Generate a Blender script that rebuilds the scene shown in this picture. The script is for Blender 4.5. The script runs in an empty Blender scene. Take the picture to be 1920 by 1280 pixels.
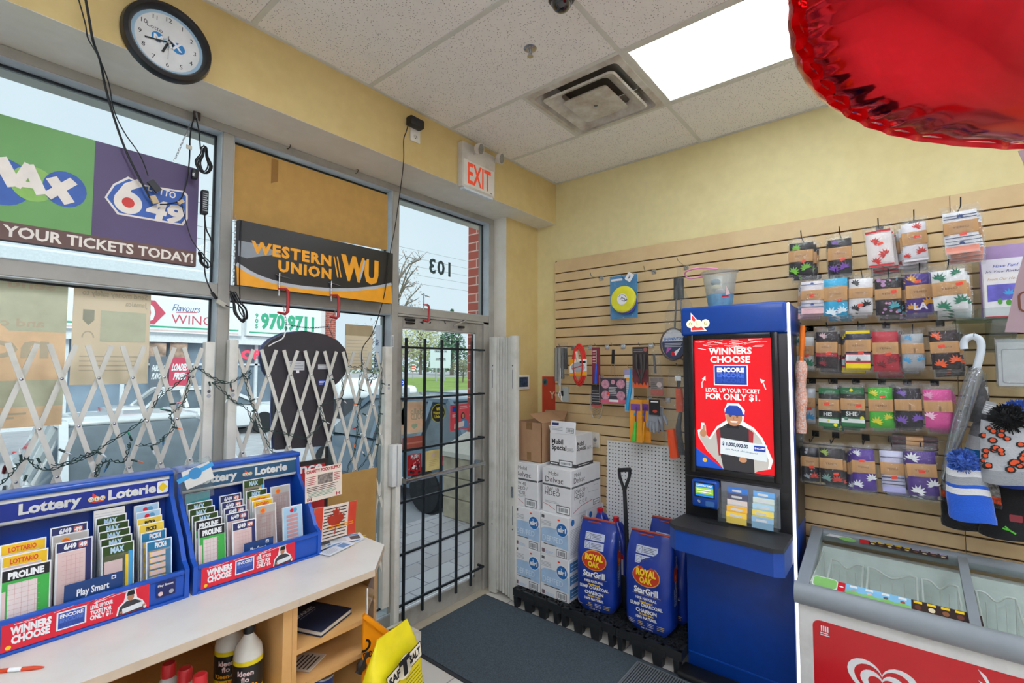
import bpy, bmesh, math, random
from mathutils import Vector, Matrix, noise
SC = bpy.context.scene
C = SC.collection
R = random.Random(7)
PI = math.pi
V = Vector

# ------------------------------------------------------------------ camera
CAM = V((0.0, 0.0, 1.72))
FPX = 889.63                                            # focal length in pixels of the 1920 px wide frame
RM = Matrix(((0.634872, -0.039896, -0.771586), (-0.772617, -0.031717, -0.634080), (0.000825, 0.998700, -0.050961)))
cd = bpy.data.cameras.new('camera'); cam = bpy.data.objects.new('camera', cd); C.objects.link(cam)
cd.sensor_width = 36; cd.lens = FPX / 1920 * 36; cd.clip_start = 0.02; cd.clip_end = 500
cam.matrix_world = Matrix.Translation(CAM) @ RM.to_4x4()
SC.camera = cam
SC.view_settings.view_transform = 'Standard'; SC.view_settings.look = 'None'
SC.view_settings.gamma = 1; SC.view_settings.use_curve_mapping = False
SC.view_settings.exposure = 0.0

def P(u, v, ax, val):
    """world point on the plane axis=val seen at photo pixel (u, v): used to measure places off the photograph"""
    d = RM @ V((u - 960, 640 - v, -FPX))
    return CAM + d * ((val - CAM[ax]) / d[ax])

# ------------------------------------------------------------------ sky and lamps
w = bpy.data.worlds.new('overcast_sky'); SC.world = w; w.use_nodes = True
nt = w.node_tree; nt.nodes.clear()
wo = nt.nodes.new('ShaderNodeOutputWorld'); bg = nt.nodes.new('ShaderNodeBackground')
nz = nt.nodes.new('ShaderNodeTexNoise'); nz.inputs['Scale'].default_value = 2.2; nz.inputs['Detail'].default_value = 4
cr = nt.nodes.new('ShaderNodeValToRGB')
cr.color_ramp.elements[0].position = .3; cr.color_ramp.elements[0].color = (.74, .80, .90, 1)
cr.color_ramp.elements[1].position = .7; cr.color_ramp.elements[1].color = (.86, .90, .96, 1)
tc = nt.nodes.new('ShaderNodeTexCoord')
nt.links.new(tc.outputs['Generated'], nz.inputs['Vector']); nt.links.new(nz.outputs['Fac'], cr.inputs['Fac'])
nt.links.new(cr.outputs['Color'], bg.inputs['Color']); bg.inputs['Strength'].default_value = 1.2
nt.links.new(bg.outputs['Background'], wo.inputs['Surface'])
sl = bpy.data.lights.new('fill_sun', 'SUN'); so = bpy.data.objects.new('fill_sun', sl); C.objects.link(so)   # pale sun added behind the shop to brighten lot and plaza under the overcast
sl.energy = 2.6; sl.angle = .35; sl.color = (1, .97, .93); so.rotation_euler = (math.radians(52), 0, math.radians(-25))
PANEL_SEEN, PANEL_FILL = 11.0, 27.0                        # emission: the luminaire in view, then unseen ones added as fill

# ------------------------------------------------------------------ helpers
def hx(c):
    if isinstance(c, str):
        c = c.lstrip('#'); c = [int(c[i:i + 2], 16) / 255 for i in (0, 2, 4)]
        return tuple(((x + .055) / 1.055) ** 2.4 if x > .04045 else x / 12.92 for x in c)
    return tuple(c)
MATS = {}
def mat(name, col='#808080', rough=.5, metal=0., var=.06, scale=18., bump=0., bscale=120., emit=0., spec=.5, coat=0., sheen=0., trans=None):
    if name in MATS: return MATS[name]
    m = bpy.data.materials.new(name); m.use_nodes = True; MATS[name] = m
    t = m.node_tree; p = t.nodes['Principled BSDF']; c = hx(col)
    tco = t.nodes.new('ShaderNodeTexCoord')
    n = t.nodes.new('ShaderNodeTexNoise'); n.inputs['Scale'].default_value = scale; n.inputs['Detail'].default_value = 3
    t.links.new(tco.outputs['Object'], n.inputs['Vector'])
    r = t.nodes.new('ShaderNodeValToRGB')
    r.color_ramp.elements[0].position = .3; r.color_ramp.elements[1].position = .7
    r.color_ramp.elements[0].color = tuple(x * (1 - var) for x in c) + (1,)
    r.color_ramp.elements[1].color = tuple(min(1, x * (1 + var)) for x in c) + (1,)
    t.links.new(n.outputs['Fac'], r.inputs['Fac']); t.links.new(r.outputs['Color'], p.inputs['Base Color'])
    p.inputs['Roughness'].default_value = rough; p.inputs['Metallic'].default_value = metal
    p.inputs['Specular IOR Level'].default_value = spec
    if coat: p.inputs['Coat Weight'].default_value = coat; p.inputs['Coat Roughness'].default_value = .08
    if sheen: p.inputs['Sheen Weight'].default_value = sheen
    if emit:
        t.links.new(r.outputs['Color'], p.inputs['Emission Color']); p.inputs['Emission Strength'].default_value = emit
    if bump:
        b = t.nodes.new('ShaderNodeBump'); b.inputs['Strength'].default_value = bump; b.inputs['Distance'].default_value = .004
        n2 = t.nodes.new('ShaderNodeTexNoise'); n2.inputs['Scale'].default_value = bscale; n2.inputs['Detail'].default_value = 4
        t.links.new(tco.outputs['Object'], n2.inputs['Vector']); t.links.new(n2.outputs['Fac'], b.inputs['Height'])
        t.links.new(b.outputs['Normal'], p.inputs['Normal'])
    return m

def clear(name, col='#ffffff', gloss=.07, rough=.02, tint=0., wrinkle=0., wscale=30., body='#dfe6ea'):
    """clear sheet: transparent with a little reflection, an optional milky body share, an optional wrinkle pattern"""
    if name in MATS: return MATS[name]
    m = bpy.data.materials.new(name); m.use_nodes = True; MATS[name] = m
    t = m.node_tree; t.nodes.clear(); o = t.nodes.new('ShaderNodeOutputMaterial')
    tr = t.nodes.new('ShaderNodeBsdfTransparent'); tr.inputs['Color'].default_value = hx(col) + (1,)
    gl = t.nodes.new('ShaderNodeBsdfGlossy'); gl.inputs['Roughness'].default_value = rough
    df = t.nodes.new('ShaderNodeBsdfDiffuse'); df.inputs['Color'].default_value = hx(body) + (1,)
    m1 = t.nodes.new('ShaderNodeMixShader'); m2 = t.nodes.new('ShaderNodeMixShader')
    m1.inputs['Fac'].default_value = tint
    lw = t.nodes.new('ShaderNodeLayerWeight'); lw.inputs['Blend'].default_value = .25
    ma = t.nodes.new('ShaderNodeMath'); ma.operation = 'MULTIPLY_ADD'
    ma.inputs[1].default_value = .5; ma.inputs[2].default_value = gloss
    t.links.new(lw.outputs['Fresnel'], ma.inputs[0])
    ma.use_clamp = True
    ma.inputs[1].default_value = gloss * 3
    t.links.new(tr.outputs[0], m1.inputs[1]); t.links.new(df.outputs[0], m1.inputs[2])
    t.links.new(m1.outputs[0], m2.inputs[1]); t.links.new(gl.outputs[0], m2.inputs[2])
    t.links.new(ma.outputs[0], m2.inputs['Fac'])
    tco = t.nodes.new('ShaderNodeTexCoord'); n = t.nodes.new('ShaderNodeTexNoise')
    n.inputs['Scale'].default_value = wscale; n.inputs['Detail'].default_value = 3; n.inputs['Distortion'].default_value = 1.5
    t.links.new(tco.outputs['Object'], n.inputs['Vector'])
    if wrinkle:
        b = t.nodes.new('ShaderNodeBump'); b.inputs['Strength'].default_value = wrinkle; b.inputs['Distance'].default_value = .012
        t.links.new(n.outputs['Fac'], b.inputs['Height']); t.links.new(b.outputs['Normal'], gl.inputs['Normal'])
    else:                                                # faint smears so the pane is not perfectly even
        mm = t.nodes.new('ShaderNodeMath'); mm.operation = 'MULTIPLY'; mm.inputs[1].default_value = rough * 2
        t.links.new(n.outputs['Fac'], mm.inputs[0]); t.links.new(mm.outputs[0], gl.inputs['Roughness'])
    t.links.new(m2.outputs[0], o.inputs['Surface'])
    return m

TXT = {}
def txt_mesh(s, bold, spacing):
    k = (s, bold, spacing)
    if k not in TXT:
        cu = bpy.data.curves.new('lettering', 'FONT'); cu.body = s; cu.size = 1; cu.offset = bold; cu.resolution_u = 2
        cu.space_character = spacing; cu.fill_mode = 'FRONT'; cu.align_x = 'LEFT'
        o = bpy.data.objects.new('lettering', cu); me = o.to_mesh()
        vs = [(v.co.x, v.co.y) for v in me.vertices]; fs = [tuple(p.vertices) for p in me.polygons]
        o.to_mesh_clear(); bpy.data.objects.remove(o); bpy.data.curves.remove(cu)
        TXT[k] = (vs, fs)
    return TXT[k]
EPS = .0006
CAPH = max(v[1] for v in txt_mesh('H', 0, 1)[0])
INV = {}

class B:
    """collects shapes and links them as ONE mesh object"""
    def __init__(s, local=False):
        s.v = []; s.f = []; s.m = []; s.sm = []; s.mats = []; s.X = Matrix.Identity(4); s.local = local
    def at(s, O, u=None, v=None, X=None):
        """work in a local frame: x along u, y along v, z along u x v (outwards)"""
        if X is not None: s.X = X; return s
        u = V(u).normalized(); v = V(v); n = u.cross(v).normalized(); v = n.cross(u); O = V(O)
        s.X = Matrix(((u.x, v.x, n.x, O.x), (u.y, v.y, n.y, O.y), (u.z, v.z, n.z, O.z), (0, 0, 0, 1))); return s
    def right(s, O): return s.at(O, (0, -1, 0), (0, 0, 1))    # a face turned to -X (hangs on the right wall)
    def front(s, O): return s.at(O, (1, 0, 0), (0, 0, 1))     # a face turned to -Y (hangs on the window wall)
    def world(s): s.X = Matrix.Identity(4); return s
    def add(s, vs, fs, m, smooth=False):
        if m not in s.mats: s.mats.append(m)
        k = s.mats.index(m); b = len(s.v)
        s.v.extend(s.X @ V(p) for p in vs)
        for f in fs: s.f.append([b + i for i in f]); s.m.append(k); s.sm.append(smooth)
        return s
    def box(s, lo, hi, m, bev=0., seg=2, rot=None):
        lo = [min(a, b) for a, b in zip(lo, hi)], [max(a, b) for a, b in zip(lo, hi)]
        lo, hi = lo
        if bev <= 0:
            vs = [(x, y, z) for x in (lo[0], hi[0]) for y in (lo[1], hi[1]) for z in (lo[2], hi[2])]
            fs = [(0, 1, 3, 2), (4, 6, 7, 5), (0, 4, 5, 1), (2, 3, 7, 6), (0, 2, 6, 4), (1, 5, 7, 3)]
            if rot is not None:
                c = (V(lo) + V(hi)) / 2; vs = [rot @ (V(p) - c) + c for p in vs]
            return s.add(vs, fs, m)
        bm = bmesh.new(); bmesh.ops.create_cube(bm, size=1)
        c = (V(lo) + V(hi)) / 2; d = V(hi) - V(lo)
        for q in bm.verts: q.co = V((q.co.x * d.x, q.co.y * d.y, q.co.z * d.z))
        bmesh.ops.bevel(bm, geom=bm.edges[:], offset=min(bev, min(d) * .49), segments=seg, profile=.5, affect='EDGES')
        bm.verts.index_update()
        vs = [(rot @ q.co if rot is not None else q.co) + c for q in bm.verts]; fs = [[q.index for q in f.verts] for f in bm.faces]; bm.free()
        return s.add(vs, fs, m, True)
    def bar(s, p, q, w, h, m, up=(0, 0, 1)):
        """rectangular bar from p to q: w across, h along up"""
        p = V(p); q = V(q); d = (q - p).normalized(); up = V(up)
        a = d.cross(up); a = a.normalized() if a.length > 1e-6 else V((1, 0, 0)); b2 = a.cross(d)
        vs = [c + a * (w / 2 * i) + b2 * (h / 2 * j) for c in (p, q) for i, j in ((-1, -1), (1, -1), (1, 1), (-1, 1))]
        return s.add(vs, [(0, 1, 2, 3), (7, 6, 5, 4), (0, 4, 5, 1), (1, 5, 6, 2), (2, 6, 7, 3), (3, 7, 4, 0)], m)
    def tube(s, pts, r, m, n=8, closed=False, caps=True, flat=1.):
        pts = [V(p) for p in pts]; N = len(pts); rs = r if isinstance(r, (list, tuple)) else [r] * N
        vs = []; fs = []; a = None
        for i, p in enumerate(pts):
            if closed: d = pts[(i + 1) % N] - pts[i - 1]
            else: d = pts[min(i + 1, N - 1)] - pts[max(i - 1, 0)]
            d = d.normalized() if d.length > 1e-9 else V((0, 0, 1))
            if a is None: a = d.cross(V((0, 0, 1)) if abs(d.z) < .9 else V((1, 0, 0)))
            a = (a - d * a.dot(d)); a = a.normalized() if a.length > 1e-6 else d.orthogonal().normalized()
            b2 = d.cross(a)
            for k in range(n):
                t = 2 * PI * k / n; vs.append(p + (a * math.cos(t) + b2 * math.sin(t) * flat) * rs[i])
        for i in range(N if closed else N - 1):
            for k in range(n):
                j = (i + 1) % N; fs.append((i * n + k, i * n + (k + 1) % n, j * n + (k + 1) % n, j * n + k))
        if caps and not closed: fs.append(tuple(range(n))[::-1]); fs.append(tuple(range((N - 1) * n, N * n)))
        return s.add(vs, fs, m, True)
    def lathe(s, prof, m, n=24, sx=1., sy=1., cap=True):
        """profile of (radius, z) turned about the local z axis"""
        vs = [(r * math.cos(2 * PI * k / n) * sx, r * math.sin(2 * PI * k / n) * sy, z) for r, z in prof for k in range(n)]
        fs = [(i * n + k, i * n + (k + 1) % n, (i + 1) * n + (k + 1) % n, (i + 1) * n + k) for i in range(len(prof) - 1) for k in range(n)]
        if cap: fs += [tuple(range(n))[::-1], tuple(range((len(prof) - 1) * n, len(prof) * n))]
        return s.add(vs, fs, m, True)
    def prism(s, poly, z0, z1, m, smooth=False):
        n = len(poly); vs = [(x, y, z0) for x, y in poly] + [(x, y, z1) for x, y in poly]
        return s.add(vs, [tuple(range(n))[::-1], tuple(range(n, 2 * n))] + [(i, (i + 1) % n, n + (i + 1) % n, n + i) for i in range(n)], m, smooth)
    def grid(s, fn, nu, nv, m, smooth=True, cu=False):
        vs = [fn(i / nu if cu else i / (nu), j / nv) for j in range(nv + 1) for i in range(nu + (0 if cu else 1))]
        W = nu if cu else nu + 1
        fs = [(j * W + i, j * W + (i + 1) % W, (j + 1) * W + (i + 1) % W, (j + 1) * W + i) for j in range(nv) for i in range(nu)]
        return s.add(vs, fs, m, smooth)
    def ball(s, c, r, m, n=12, sz=1.):
        c = V(c); r = r if isinstance(r, (tuple, list)) else (r, r, r * sz)
        return s.grid(lambda a, b: c + V((r[0] * math.cos(2 * PI * a) * math.sin(PI * b), r[1] * math.sin(2 * PI * a) * math.sin(PI * b), -r[2] * math.cos(PI * b))), n, n // 2, m, cu=True)
    # ---- flat printed shapes in the frame set by at(): layer l lies l * EPS above the face
    def rect(s, x0, y0, x1, y1, m, l=1):
        z = l * EPS; return s.add([(x0, y0, z), (x1, y0, z), (x1, y1, z), (x0, y1, z)], [(0, 1, 2, 3)], m)
    def rrect(s, x0, y0, x1, y1, r, m, l=1):
        return s.poly(rr(x0, y0, x1, y1, r), m, l)
    def poly(s, pts, m, l=1):
        return s.add([(p[0], p[1], l * EPS) for p in pts], [tuple(range(len(pts)))], m)
    def disc(s, cx, cy, rx, m, l=1, ry=None, n=24, tilt=0.):
        ry = ry or rx; c, t = math.cos(tilt), math.sin(tilt)
        return s.poly([(cx + rx * math.cos(a) * c - ry * math.sin(a) * t, cy + rx * math.cos(a) * t + ry * math.sin(a) * c) for a in (2 * PI * k / n for k in range(n))], m, l)
    def line(s, pts, wd, m, l=1):
        vs = []; fs = []
        for i, p in enumerate(pts):
            a = pts[max(i - 1, 0)]; b = pts[min(i + 1, len(pts) - 1)]
            dx, dy = b[0] - a[0], b[1] - a[1]; L = math.hypot(dx, dy) or 1
            w2 = (wd[i] if isinstance(wd, (list, tuple)) else wd) / 2
            vs += [(p[0] - dy / L * w2, p[1] + dx / L * w2, l * EPS), (p[0] + dy / L * w2, p[1] - dx / L * w2, l * EPS)]
            if i: k = 2 * i; fs.append((k - 2, k - 1, k + 1, k))
        return s.add(vs, fs, m)
    def txt(s, t, x, y, h, m, l=2, w=None, al='c', bold=.025, rot=0., shear=0., sp=1., mirror=False):
        """lettering: x, y = baseline point (left, centre or right), h = capital height, w = width to fit"""
        vs, fs = txt_mesh(t, bold, sp)
        if not vs: return s
        x0 = min(v[0] for v in vs); x1 = max(v[0] for v in vs); k = h / CAPH
        sx = (w / (x1 - x0)) if w else k
        W = (x1 - x0) * sx; off = {'l': 0, 'c': -W / 2, 'r': -W}[al]
        c, n = math.cos(rot), math.sin(rot); out = []
        for a, b in vs:
            px = (a - x0) * sx + off; py = b * k; px += py * shear
            if mirror: px = -px
            out.append((x + px * c - py * n, y + px * n + py * c, l * EPS))
        return s.add(out, fs, m)
    def lines(s, x0, y0, x1, y1, n, m, l=2, fill=.5, ragged=.25, rnd=None):
        """small print that the photo shows only as lines"""
        rnd = rnd or R; st = (y1 - y0) / n
        for i in range(n):
            y = y1 - (i + .75) * st; s.rect(x0, y, x1 - (x1 - x0) * ragged * rnd.random(), y + st * fill, m, l)
        return s
    def bars(s, x0, y0, x1, y1, m, mb, l=2):
        """bar code in a frame"""
        s.rect(x0, y0, x1, y1, m, l); e = (x1 - x0) * .05; s.rect(x0 + e, y0 + e, x1 - e, y1 - e, mb, l + 1)
        q = random.Random(3); x = x0 + 3 * e
        while x < x1 - 3 * e:
            d = (x1 - x0) * q.choice((.012, .02, .035)); s.rect(x, y0 + 2.5 * e, x + d, y1 - 2.5 * e, m, l + 2); x += d + (x1 - x0) * q.choice((.015, .02, .03))
        return s
    def build(s, name, parent=None, label=None, **props):
        o = bpy.data.objects.new(name, bpy.data.meshes.new(name)); C.objects.link(o); me = o.data
        if parent is not None:
            o.parent = parent; r = parent
            while r.parent: r = r.parent
            if not s.local and r.name in INV: q = INV[r.name]; s.v = [q @ p for p in s.v]
        elif 'loc' in props:
            q = V(props.pop('loc')); s.v = [p - q for p in s.v]; o.location = q; INV[o.name] = Matrix.Translation(-q)
        me.from_pydata(s.v, [], s.f)
        for m in s.mats: me.materials.append(m)
        me.polygons.foreach_set('material_index', s.m); me.polygons.foreach_set('use_smooth', s.sm); me.update()
        if any(s.sm):
            try: me.set_sharp_from_angle(angle=.7)
            except Exception: pass
        if label: o['label'] = label
        for k, v in props.items(): o[k] = v
        return o
def rr(x0, y0, x1, y1, r, n=5):
    out = []
    for cx, cy, a in ((x1 - r, y1 - r, 0), (x0 + r, y1 - r, PI / 2), (x0 + r, y0 + r, PI), (x1 - r, y0 + r, 1.5 * PI)):
        out += [(cx + r * math.cos(a + PI / 2 * k / n), cy + r * math.sin(a + PI / 2 * k / n)) for k in range(n + 1)]
    return out
def thing(name, label, cat, loc=(0, 0, 0), rz=0., group=None):
    o = bpy.data.objects.new(name, None); C.objects.link(o); o.empty_display_size = .05
    o.location = V(loc); o.rotation_euler = (0, 0, rz); o['label'] = label; o['category'] = cat
    if group: o['group'] = group
    INV[o.name] = (Matrix.Translation(V(loc)) @ Matrix.Rotation(rz, 4, 'Z')).inverted(); return o
def tag(o, label, cat, group=None, kind=None):
    o['label'] = label; o['category'] = cat
    if group: o['group'] = group
    if kind: o['kind'] = kind
    return o
def struct(o): o['kind'] = 'structure'; return o
def dup(root, loc, rz=0., label=None, group=None, rot=None):
    r = root.copy(); C.objects.link(r); r.location = V(loc); r.rotation_euler = rot or (0, 0, rz)
    if label: r['label'] = label
    if group: r['group'] = group
    for ch in list(root.children):
        c = ch.copy(); C.objects.link(c); c.parent = r
        for g in ch.children: d = g.copy(); C.objects.link(d); d.parent = c
    return r
def spline(pts, n=8, closed=False):
    """smooth curve through points"""
    pts = [V(p) for p in pts]; out = []; N = len(pts)
    for i in range(N if closed else N - 1):
        g = lambda k: pts[k % N] if closed else pts[max(0, min(N - 1, k))]
        a, b, c, d = g(i - 1), g(i), g(i + 1), g(i + 2)
        for k in range(n):
            t = k / n; out.append(.5 * ((2 * b) + (c - a) * t + (2 * a - 5 * b + 4 * c - d) * t * t + (3 * b - a - 3 * c + d) * t ** 3))
    if not closed: out.append(pts[-1])
    return out

# ------------------------------------------------------------------ common materials
WHITE = mat('white_print', '#eef0f0', .5, var=.03)
BLACK = mat('black_print', '#141416', .5)
GREY = mat('grey_print', '#55585c', .5)
LGREY = mat('light_grey_print', '#a9adb2', .5)
RED = mat('red_print', '#d8182c', .45)
BLUE = mat('blue_print', '#0d46b0', .45)
NAVY = mat('navy_print', '#1b2560', .45)
LBLUE = mat('light_blue_print', '#3fa2dc', .5)
GREEN = mat('green_print', '#4f9a3a', .5)
DGREEN = mat('dark_green_print', '#3c5c2c', .5)
YELLOW = mat('yellow_print', '#f4cf22', .5)
ORANGE = mat('orange_print', '#f2a312', .45)
PINK = mat('pale_pink_print', '#e6c8c4', .6)
STICKER = mat('orange_red_sticker', '#ff4a2c', .5, emit=0)
METAL = mat('zinc_metal', '#a9abab', .3, 1., var=.1)
STEEL = mat('bright_steel', '#c4c6c8', .22, 1., var=.05)
BLKPL = mat('black_plastic', '#17181a', .42, bump=.05)
DKWIRE = mat('black_cable', '#17191b', .5)
SKIN = mat('printed_skin', '#b98262', .5)
# ================================================================== the room
XW, XS, YF, YG, YSO, ZSO, ZC = 3.285, 3.262, 2.54, 2.615, 2.22, 2.91, 3.255
XL, YB = -2.6, -3.4
def dirty(name, col, col2, rough=.7, sc=1.6, bump=.0, lo=.45, hi=.75):
    m = mat(name, col, rough, bump=bump, var=.03)
    t = m.node_tree; p = t.nodes['Principled BSDF']
    tco = t.nodes.new('ShaderNodeTexCoord'); n = t.nodes.new('ShaderNodeTexNoise'); n.inputs['Scale'].default_value = sc
    n.inputs['Detail'].default_value = 6; n.inputs['Roughness'].default_value = .65
    r = t.nodes.new('ShaderNodeValToRGB'); r.color_ramp.elements[0].position = lo; r.color_ramp.elements[1].position = hi
    mx = t.nodes.new('ShaderNodeMix'); mx.data_type = 'RGBA'
    src = p.inputs['Base Color'].links[0].from_socket
    t.links.new(tco.outputs['Object'], n.inputs['Vector']); t.links.new(n.outputs['Fac'], r.inputs['Fac'])
    t.links.new(r.outputs['Color'], mx.inputs['Factor']); t.links.new(src, mx.inputs[6]); mx.inputs[7].default_value = hx(col2) + (1,)
    t.links.new(mx.outputs[2], p.inputs['Base Color']); return m
PAINT = dirty('yellow_wall_paint', '#eadda6', '#decd92', .75, 1.3, bump=.04); PAINT2 = dirty('dimmed_wall_paint', '#dcc487', '#cfb272', .75, 1.6, bump=.04)  # PAINT2: wall paint with the soffit and column's dimmer light in its colour
CREAM = dirty('cream_soffit_paint', '#e8e4d8', '#d9d0bd', .75, 1.2, bump=.03)
ALU = dirty('grey_aluminium_frame', '#aaa79d', '#98948a', .5, 5., lo=.5, hi=.8)
ALUL = dirty('pale_aluminium_reveal', '#b9c2c6', '#a5acb0', .45, 5.)
GASK = mat('black_gasket', '#1c2226', .6)
GLASS = clear('window_glass', '#eef6f6', gloss=.008, rough=.01)
# ceiling tile with pinholes and grid
ctile = mat('fissured_ceiling_tile', '#f3efe8', .9, var=.02)
t = ctile.node_tree; p = t.nodes['Principled BSDF']; tco = t.nodes.new('ShaderNodeTexCoord')
vo = t.nodes.new('ShaderNodeTexVoronoi'); vo.inputs['Scale'].default_value = 95; vo.inputs['Randomness'].default_value = 1
r = t.nodes.new('ShaderNodeValToRGB'); r.color_ramp.elements[0].position = .16; r.color_ramp.elements[1].position = .24
mx = t.nodes.new('ShaderNodeMix'); mx.data_type = 'RGBA'; mx.inputs[6].default_value = hx('#8f867e') + (1,)
src = p.inputs['Base Color'].links[0].from_socket
t.links.new(tco.outputs['Object'], vo.inputs['Vector']); t.links.new(vo.outputs['Distance'], r.inputs['Fac'])
t.links.new(r.outputs['Color'], mx.inputs['Factor']); t.links.new(src, mx.inputs[7]); t.links.new(mx.outputs[2], p.inputs['Base Color'])
TEE = mat('ceiling_tee', '#d6d5ca', .5, var=.04)
# floor tile
ftile = mat('beige_floor_tile', '#d4cfc6', .35, var=.04)
t = ftile.node_tree; p = t.nodes['Principled BSDF']; tco = t.nodes.new('ShaderNodeTexCoord')
mp = t.nodes.new('ShaderNodeMapping'); mp.inputs['Location'].default_value = (.1, .17, 0)
br = t.nodes.new('ShaderNodeTexBrick'); br.offset = 0; br.inputs['Scale'].default_value = 1; br.inputs['Mortar Size'].default_value = .004
br.inputs['Brick Width'].default_value = .305; br.inputs['Row Height'].default_value = .305
br.inputs['Color1'].default_value = hx('#d6d1c8') + (1,); br.inputs['Color2'].default_value = hx('#cdc7bd') + (1,); br.inputs['Mortar'].default_value = hx('#8f8a84') + (1,)
t.links.new(tco.outputs['Object'], mp.inputs['Vector']); t.links.new(mp.outputs['Vector'], br.inputs['Vector']); t.links.new(br.outputs['Color'], p.inputs['Base Color'])

struct(B().box((XL, YB, -.12), (XW + .1, YF + .1, 0), ftile).build('floor'))
# ceiling: tiles with openings for the luminaires and the diffuser, then the tee grid
GX = [2.68 - .61 * k for k in range(9)]; GY0 = 1.02
LIGHTS = [(2.07, -.2), (.24, -.2), (-1.59, -.2), (2.07, -2.64), (.24, -2.64), (-1.59, -2.64)]    # lower corners of 0.61 x 1.22 luminaires: the one in view, then unseen ones added as fill
holes = [(x, y, x + .61, y + 1.22) for x, y in LIGHTS] + [(2.07, 1.02, 2.68, 1.63)]
b = B()
xs = sorted({XL, XW} | {h[0] for h in holes} | {h[2] for h in holes}); ys = sorted({YB, YSO + .02} | {h[1] for h in holes} | {h[3] for h in holes})
for i in range(len(xs) - 1):
    for j in range(len(ys) - 1):
        cx, cy = (xs[i] + xs[i + 1]) / 2, (ys[j] + ys[j + 1]) / 2
        if not any(h[0] < cx < h[2] and h[1] < cy < h[3] for h in holes):
            b.box((xs[i], ys[j], ZC), (xs[i + 1], ys[j + 1], ZC + .02), ctile)
b.box((XL, YB, ZC + .2), (XW + .1, YF + .1, ZC + .24), ctile)
ceil = struct(b.build('ceiling'))
b = B(); tw = .012
for x in GX:
    if x > XL: b.box((x - tw, YB, ZC - .004), (x + tw, YSO, ZC + .001), TEE)
for y in [1.02 - 1.22 * k for k in range(4)]: b.box((XL, y - tw, ZC - .0035), (XW, y + tw, ZC + .001), TEE)
b.box((2.07, 1.63 - tw, ZC - .0035), (2.68, 1.63 + tw, ZC + .001), TEE)
b.box((XL, YSO - .016, ZC - .006), (XW, YSO, ZC), TEE); b.box((XW - .016, YB, ZC - .006), (XW, YSO, ZC), TEE)
struct(b.build('trim_1'))
# walls
struct(B().box((XW, YB, 0), (XW + .1, YF + .1, ZC + .2), PAINT).build('wall_right'))
b = B()
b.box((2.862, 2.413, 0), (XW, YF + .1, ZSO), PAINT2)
b.box((2.8605, 2.4115, 0), (2.8622, YF, ZSO), CREAM)
struct(b.build('wall_front_column'))
b = B()
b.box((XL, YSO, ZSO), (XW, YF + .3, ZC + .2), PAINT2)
b.box((XL, YSO + .001, ZSO - .002), (XW, YF + .3, ZSO), CREAM)
struct(b.build('wall_front_soffit'))
BACKW = dirty('back_wall_paint', '#d8d6d2', '#c2beb8', .8)
struct(B().box((XL - .1, YB, 0), (XL, YF + .3, ZC + .2), BACKW).build('wall_left'))
struct(B().box((XL - .1, YB - .1, 0), (XW + .1, YB, ZC + .2), BACKW).build('wall_back'))
b = B(); b.box((XL, YF - .01, 0), (1.905, YF + .12, .16), ALU); b.box((XL, YF - .012, .16), (1.905, YF + .12, .17), ALUL); struct(b.build('wall_front_sill'))
b = B(); b.box((XS - .02, .98, 0), (XW, 2.413, .09), mat('beige_base_tile', '#c9bda6', .5)); struct(b.build('baseboard_right'))

# storefront frames
def frame(name, x0, x1, z0, z1, lt=.05, rt=.05, bt=.0, tp=.05):
    """glazed opening: reveal, gasket and a pane"""
    f = thing(name, 'glazed storefront opening', 'window', ((x0 + x1) / 2, YF, z0)); del f['label']; del f['category']; f['kind'] = 'structure'
    b = B(); d0, d1 = YF + .001, YG
    for lo, hi in (((x0, d0, z0), (x0 + .004, d1, z1)), ((x1 - .004, d0, z0), (x1, d1, z1)), ((x0, d0, z1 - .004), (x1, d1, z1)), ((x0, d0, z0), (x1, d1, z0 + .004))): b.box(lo, hi, ALUL)
    b.build('window_reveal', f)
    b = B(); e = .012
    for lo, hi in (((x0, d1 - .012, z0), (x0 + e, d1, z1)), ((x1 - e, d1 - .012, z0), (x1, d1, z1)), ((x0, d1 - .012, z1 - e), (x1, d1, z1)), ((x0, d1 - .012, z0), (x1, d1, z0 + e))): b.box(lo, hi, GASK)
    b.build('window_gasket', f)
    B().box((x0, d1 - .001, z0), (x1, d1 + .005, z1), GLASS).build('window_pane', f); return f
ZT, MB0, MB1 = 2.865, 2.05, 2.112
def member(name, lo, hi):
    struct(B().box(lo, hi, ALU, .003, 1).build(name))
Y1 = YF + .12
member('trim_2', (XL, YF, ZT), (2.862, Y1, ZSO - .002))                       # head
member('trim_3', (.855, YF - .004, .17), (.907, Y1, ZT))                      # mullion between the windows
member('trim_4', (1.862, YF - .004, 0), (1.913, Y1, ZT))                      # mullion beside the door
member('trim_5', (XL, YF - .002, MB0), (.855, Y1, MB1)); member('trim_6', (.907, YF - .002, MB0), (1.862, Y1, MB1))
member('trim_7', (1.913, YF - .002, 2.062), (2.80, Y1, 2.113))                # transom above the door
member('trim_8', (2.80, YF - .004, 0), (2.859, Y1, ZT))                       # frame right of the door
member('trim_9', (-.45, YF - .004, .17), (-.398, Y1, ZT))
for n, a in enumerate(((-2.6, -.45, .17, MB0), (-2.6, -.45, MB1, ZT), (-.398, .855, .17, MB0), (-.398, .855, MB1, ZT), (.907, 1.862, .17, MB0), (.907, 1.862, MB1, ZT), (1.913, 2.80, 2.113, ZT))): frame('window_%d' % (n + 1), *a)
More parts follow.
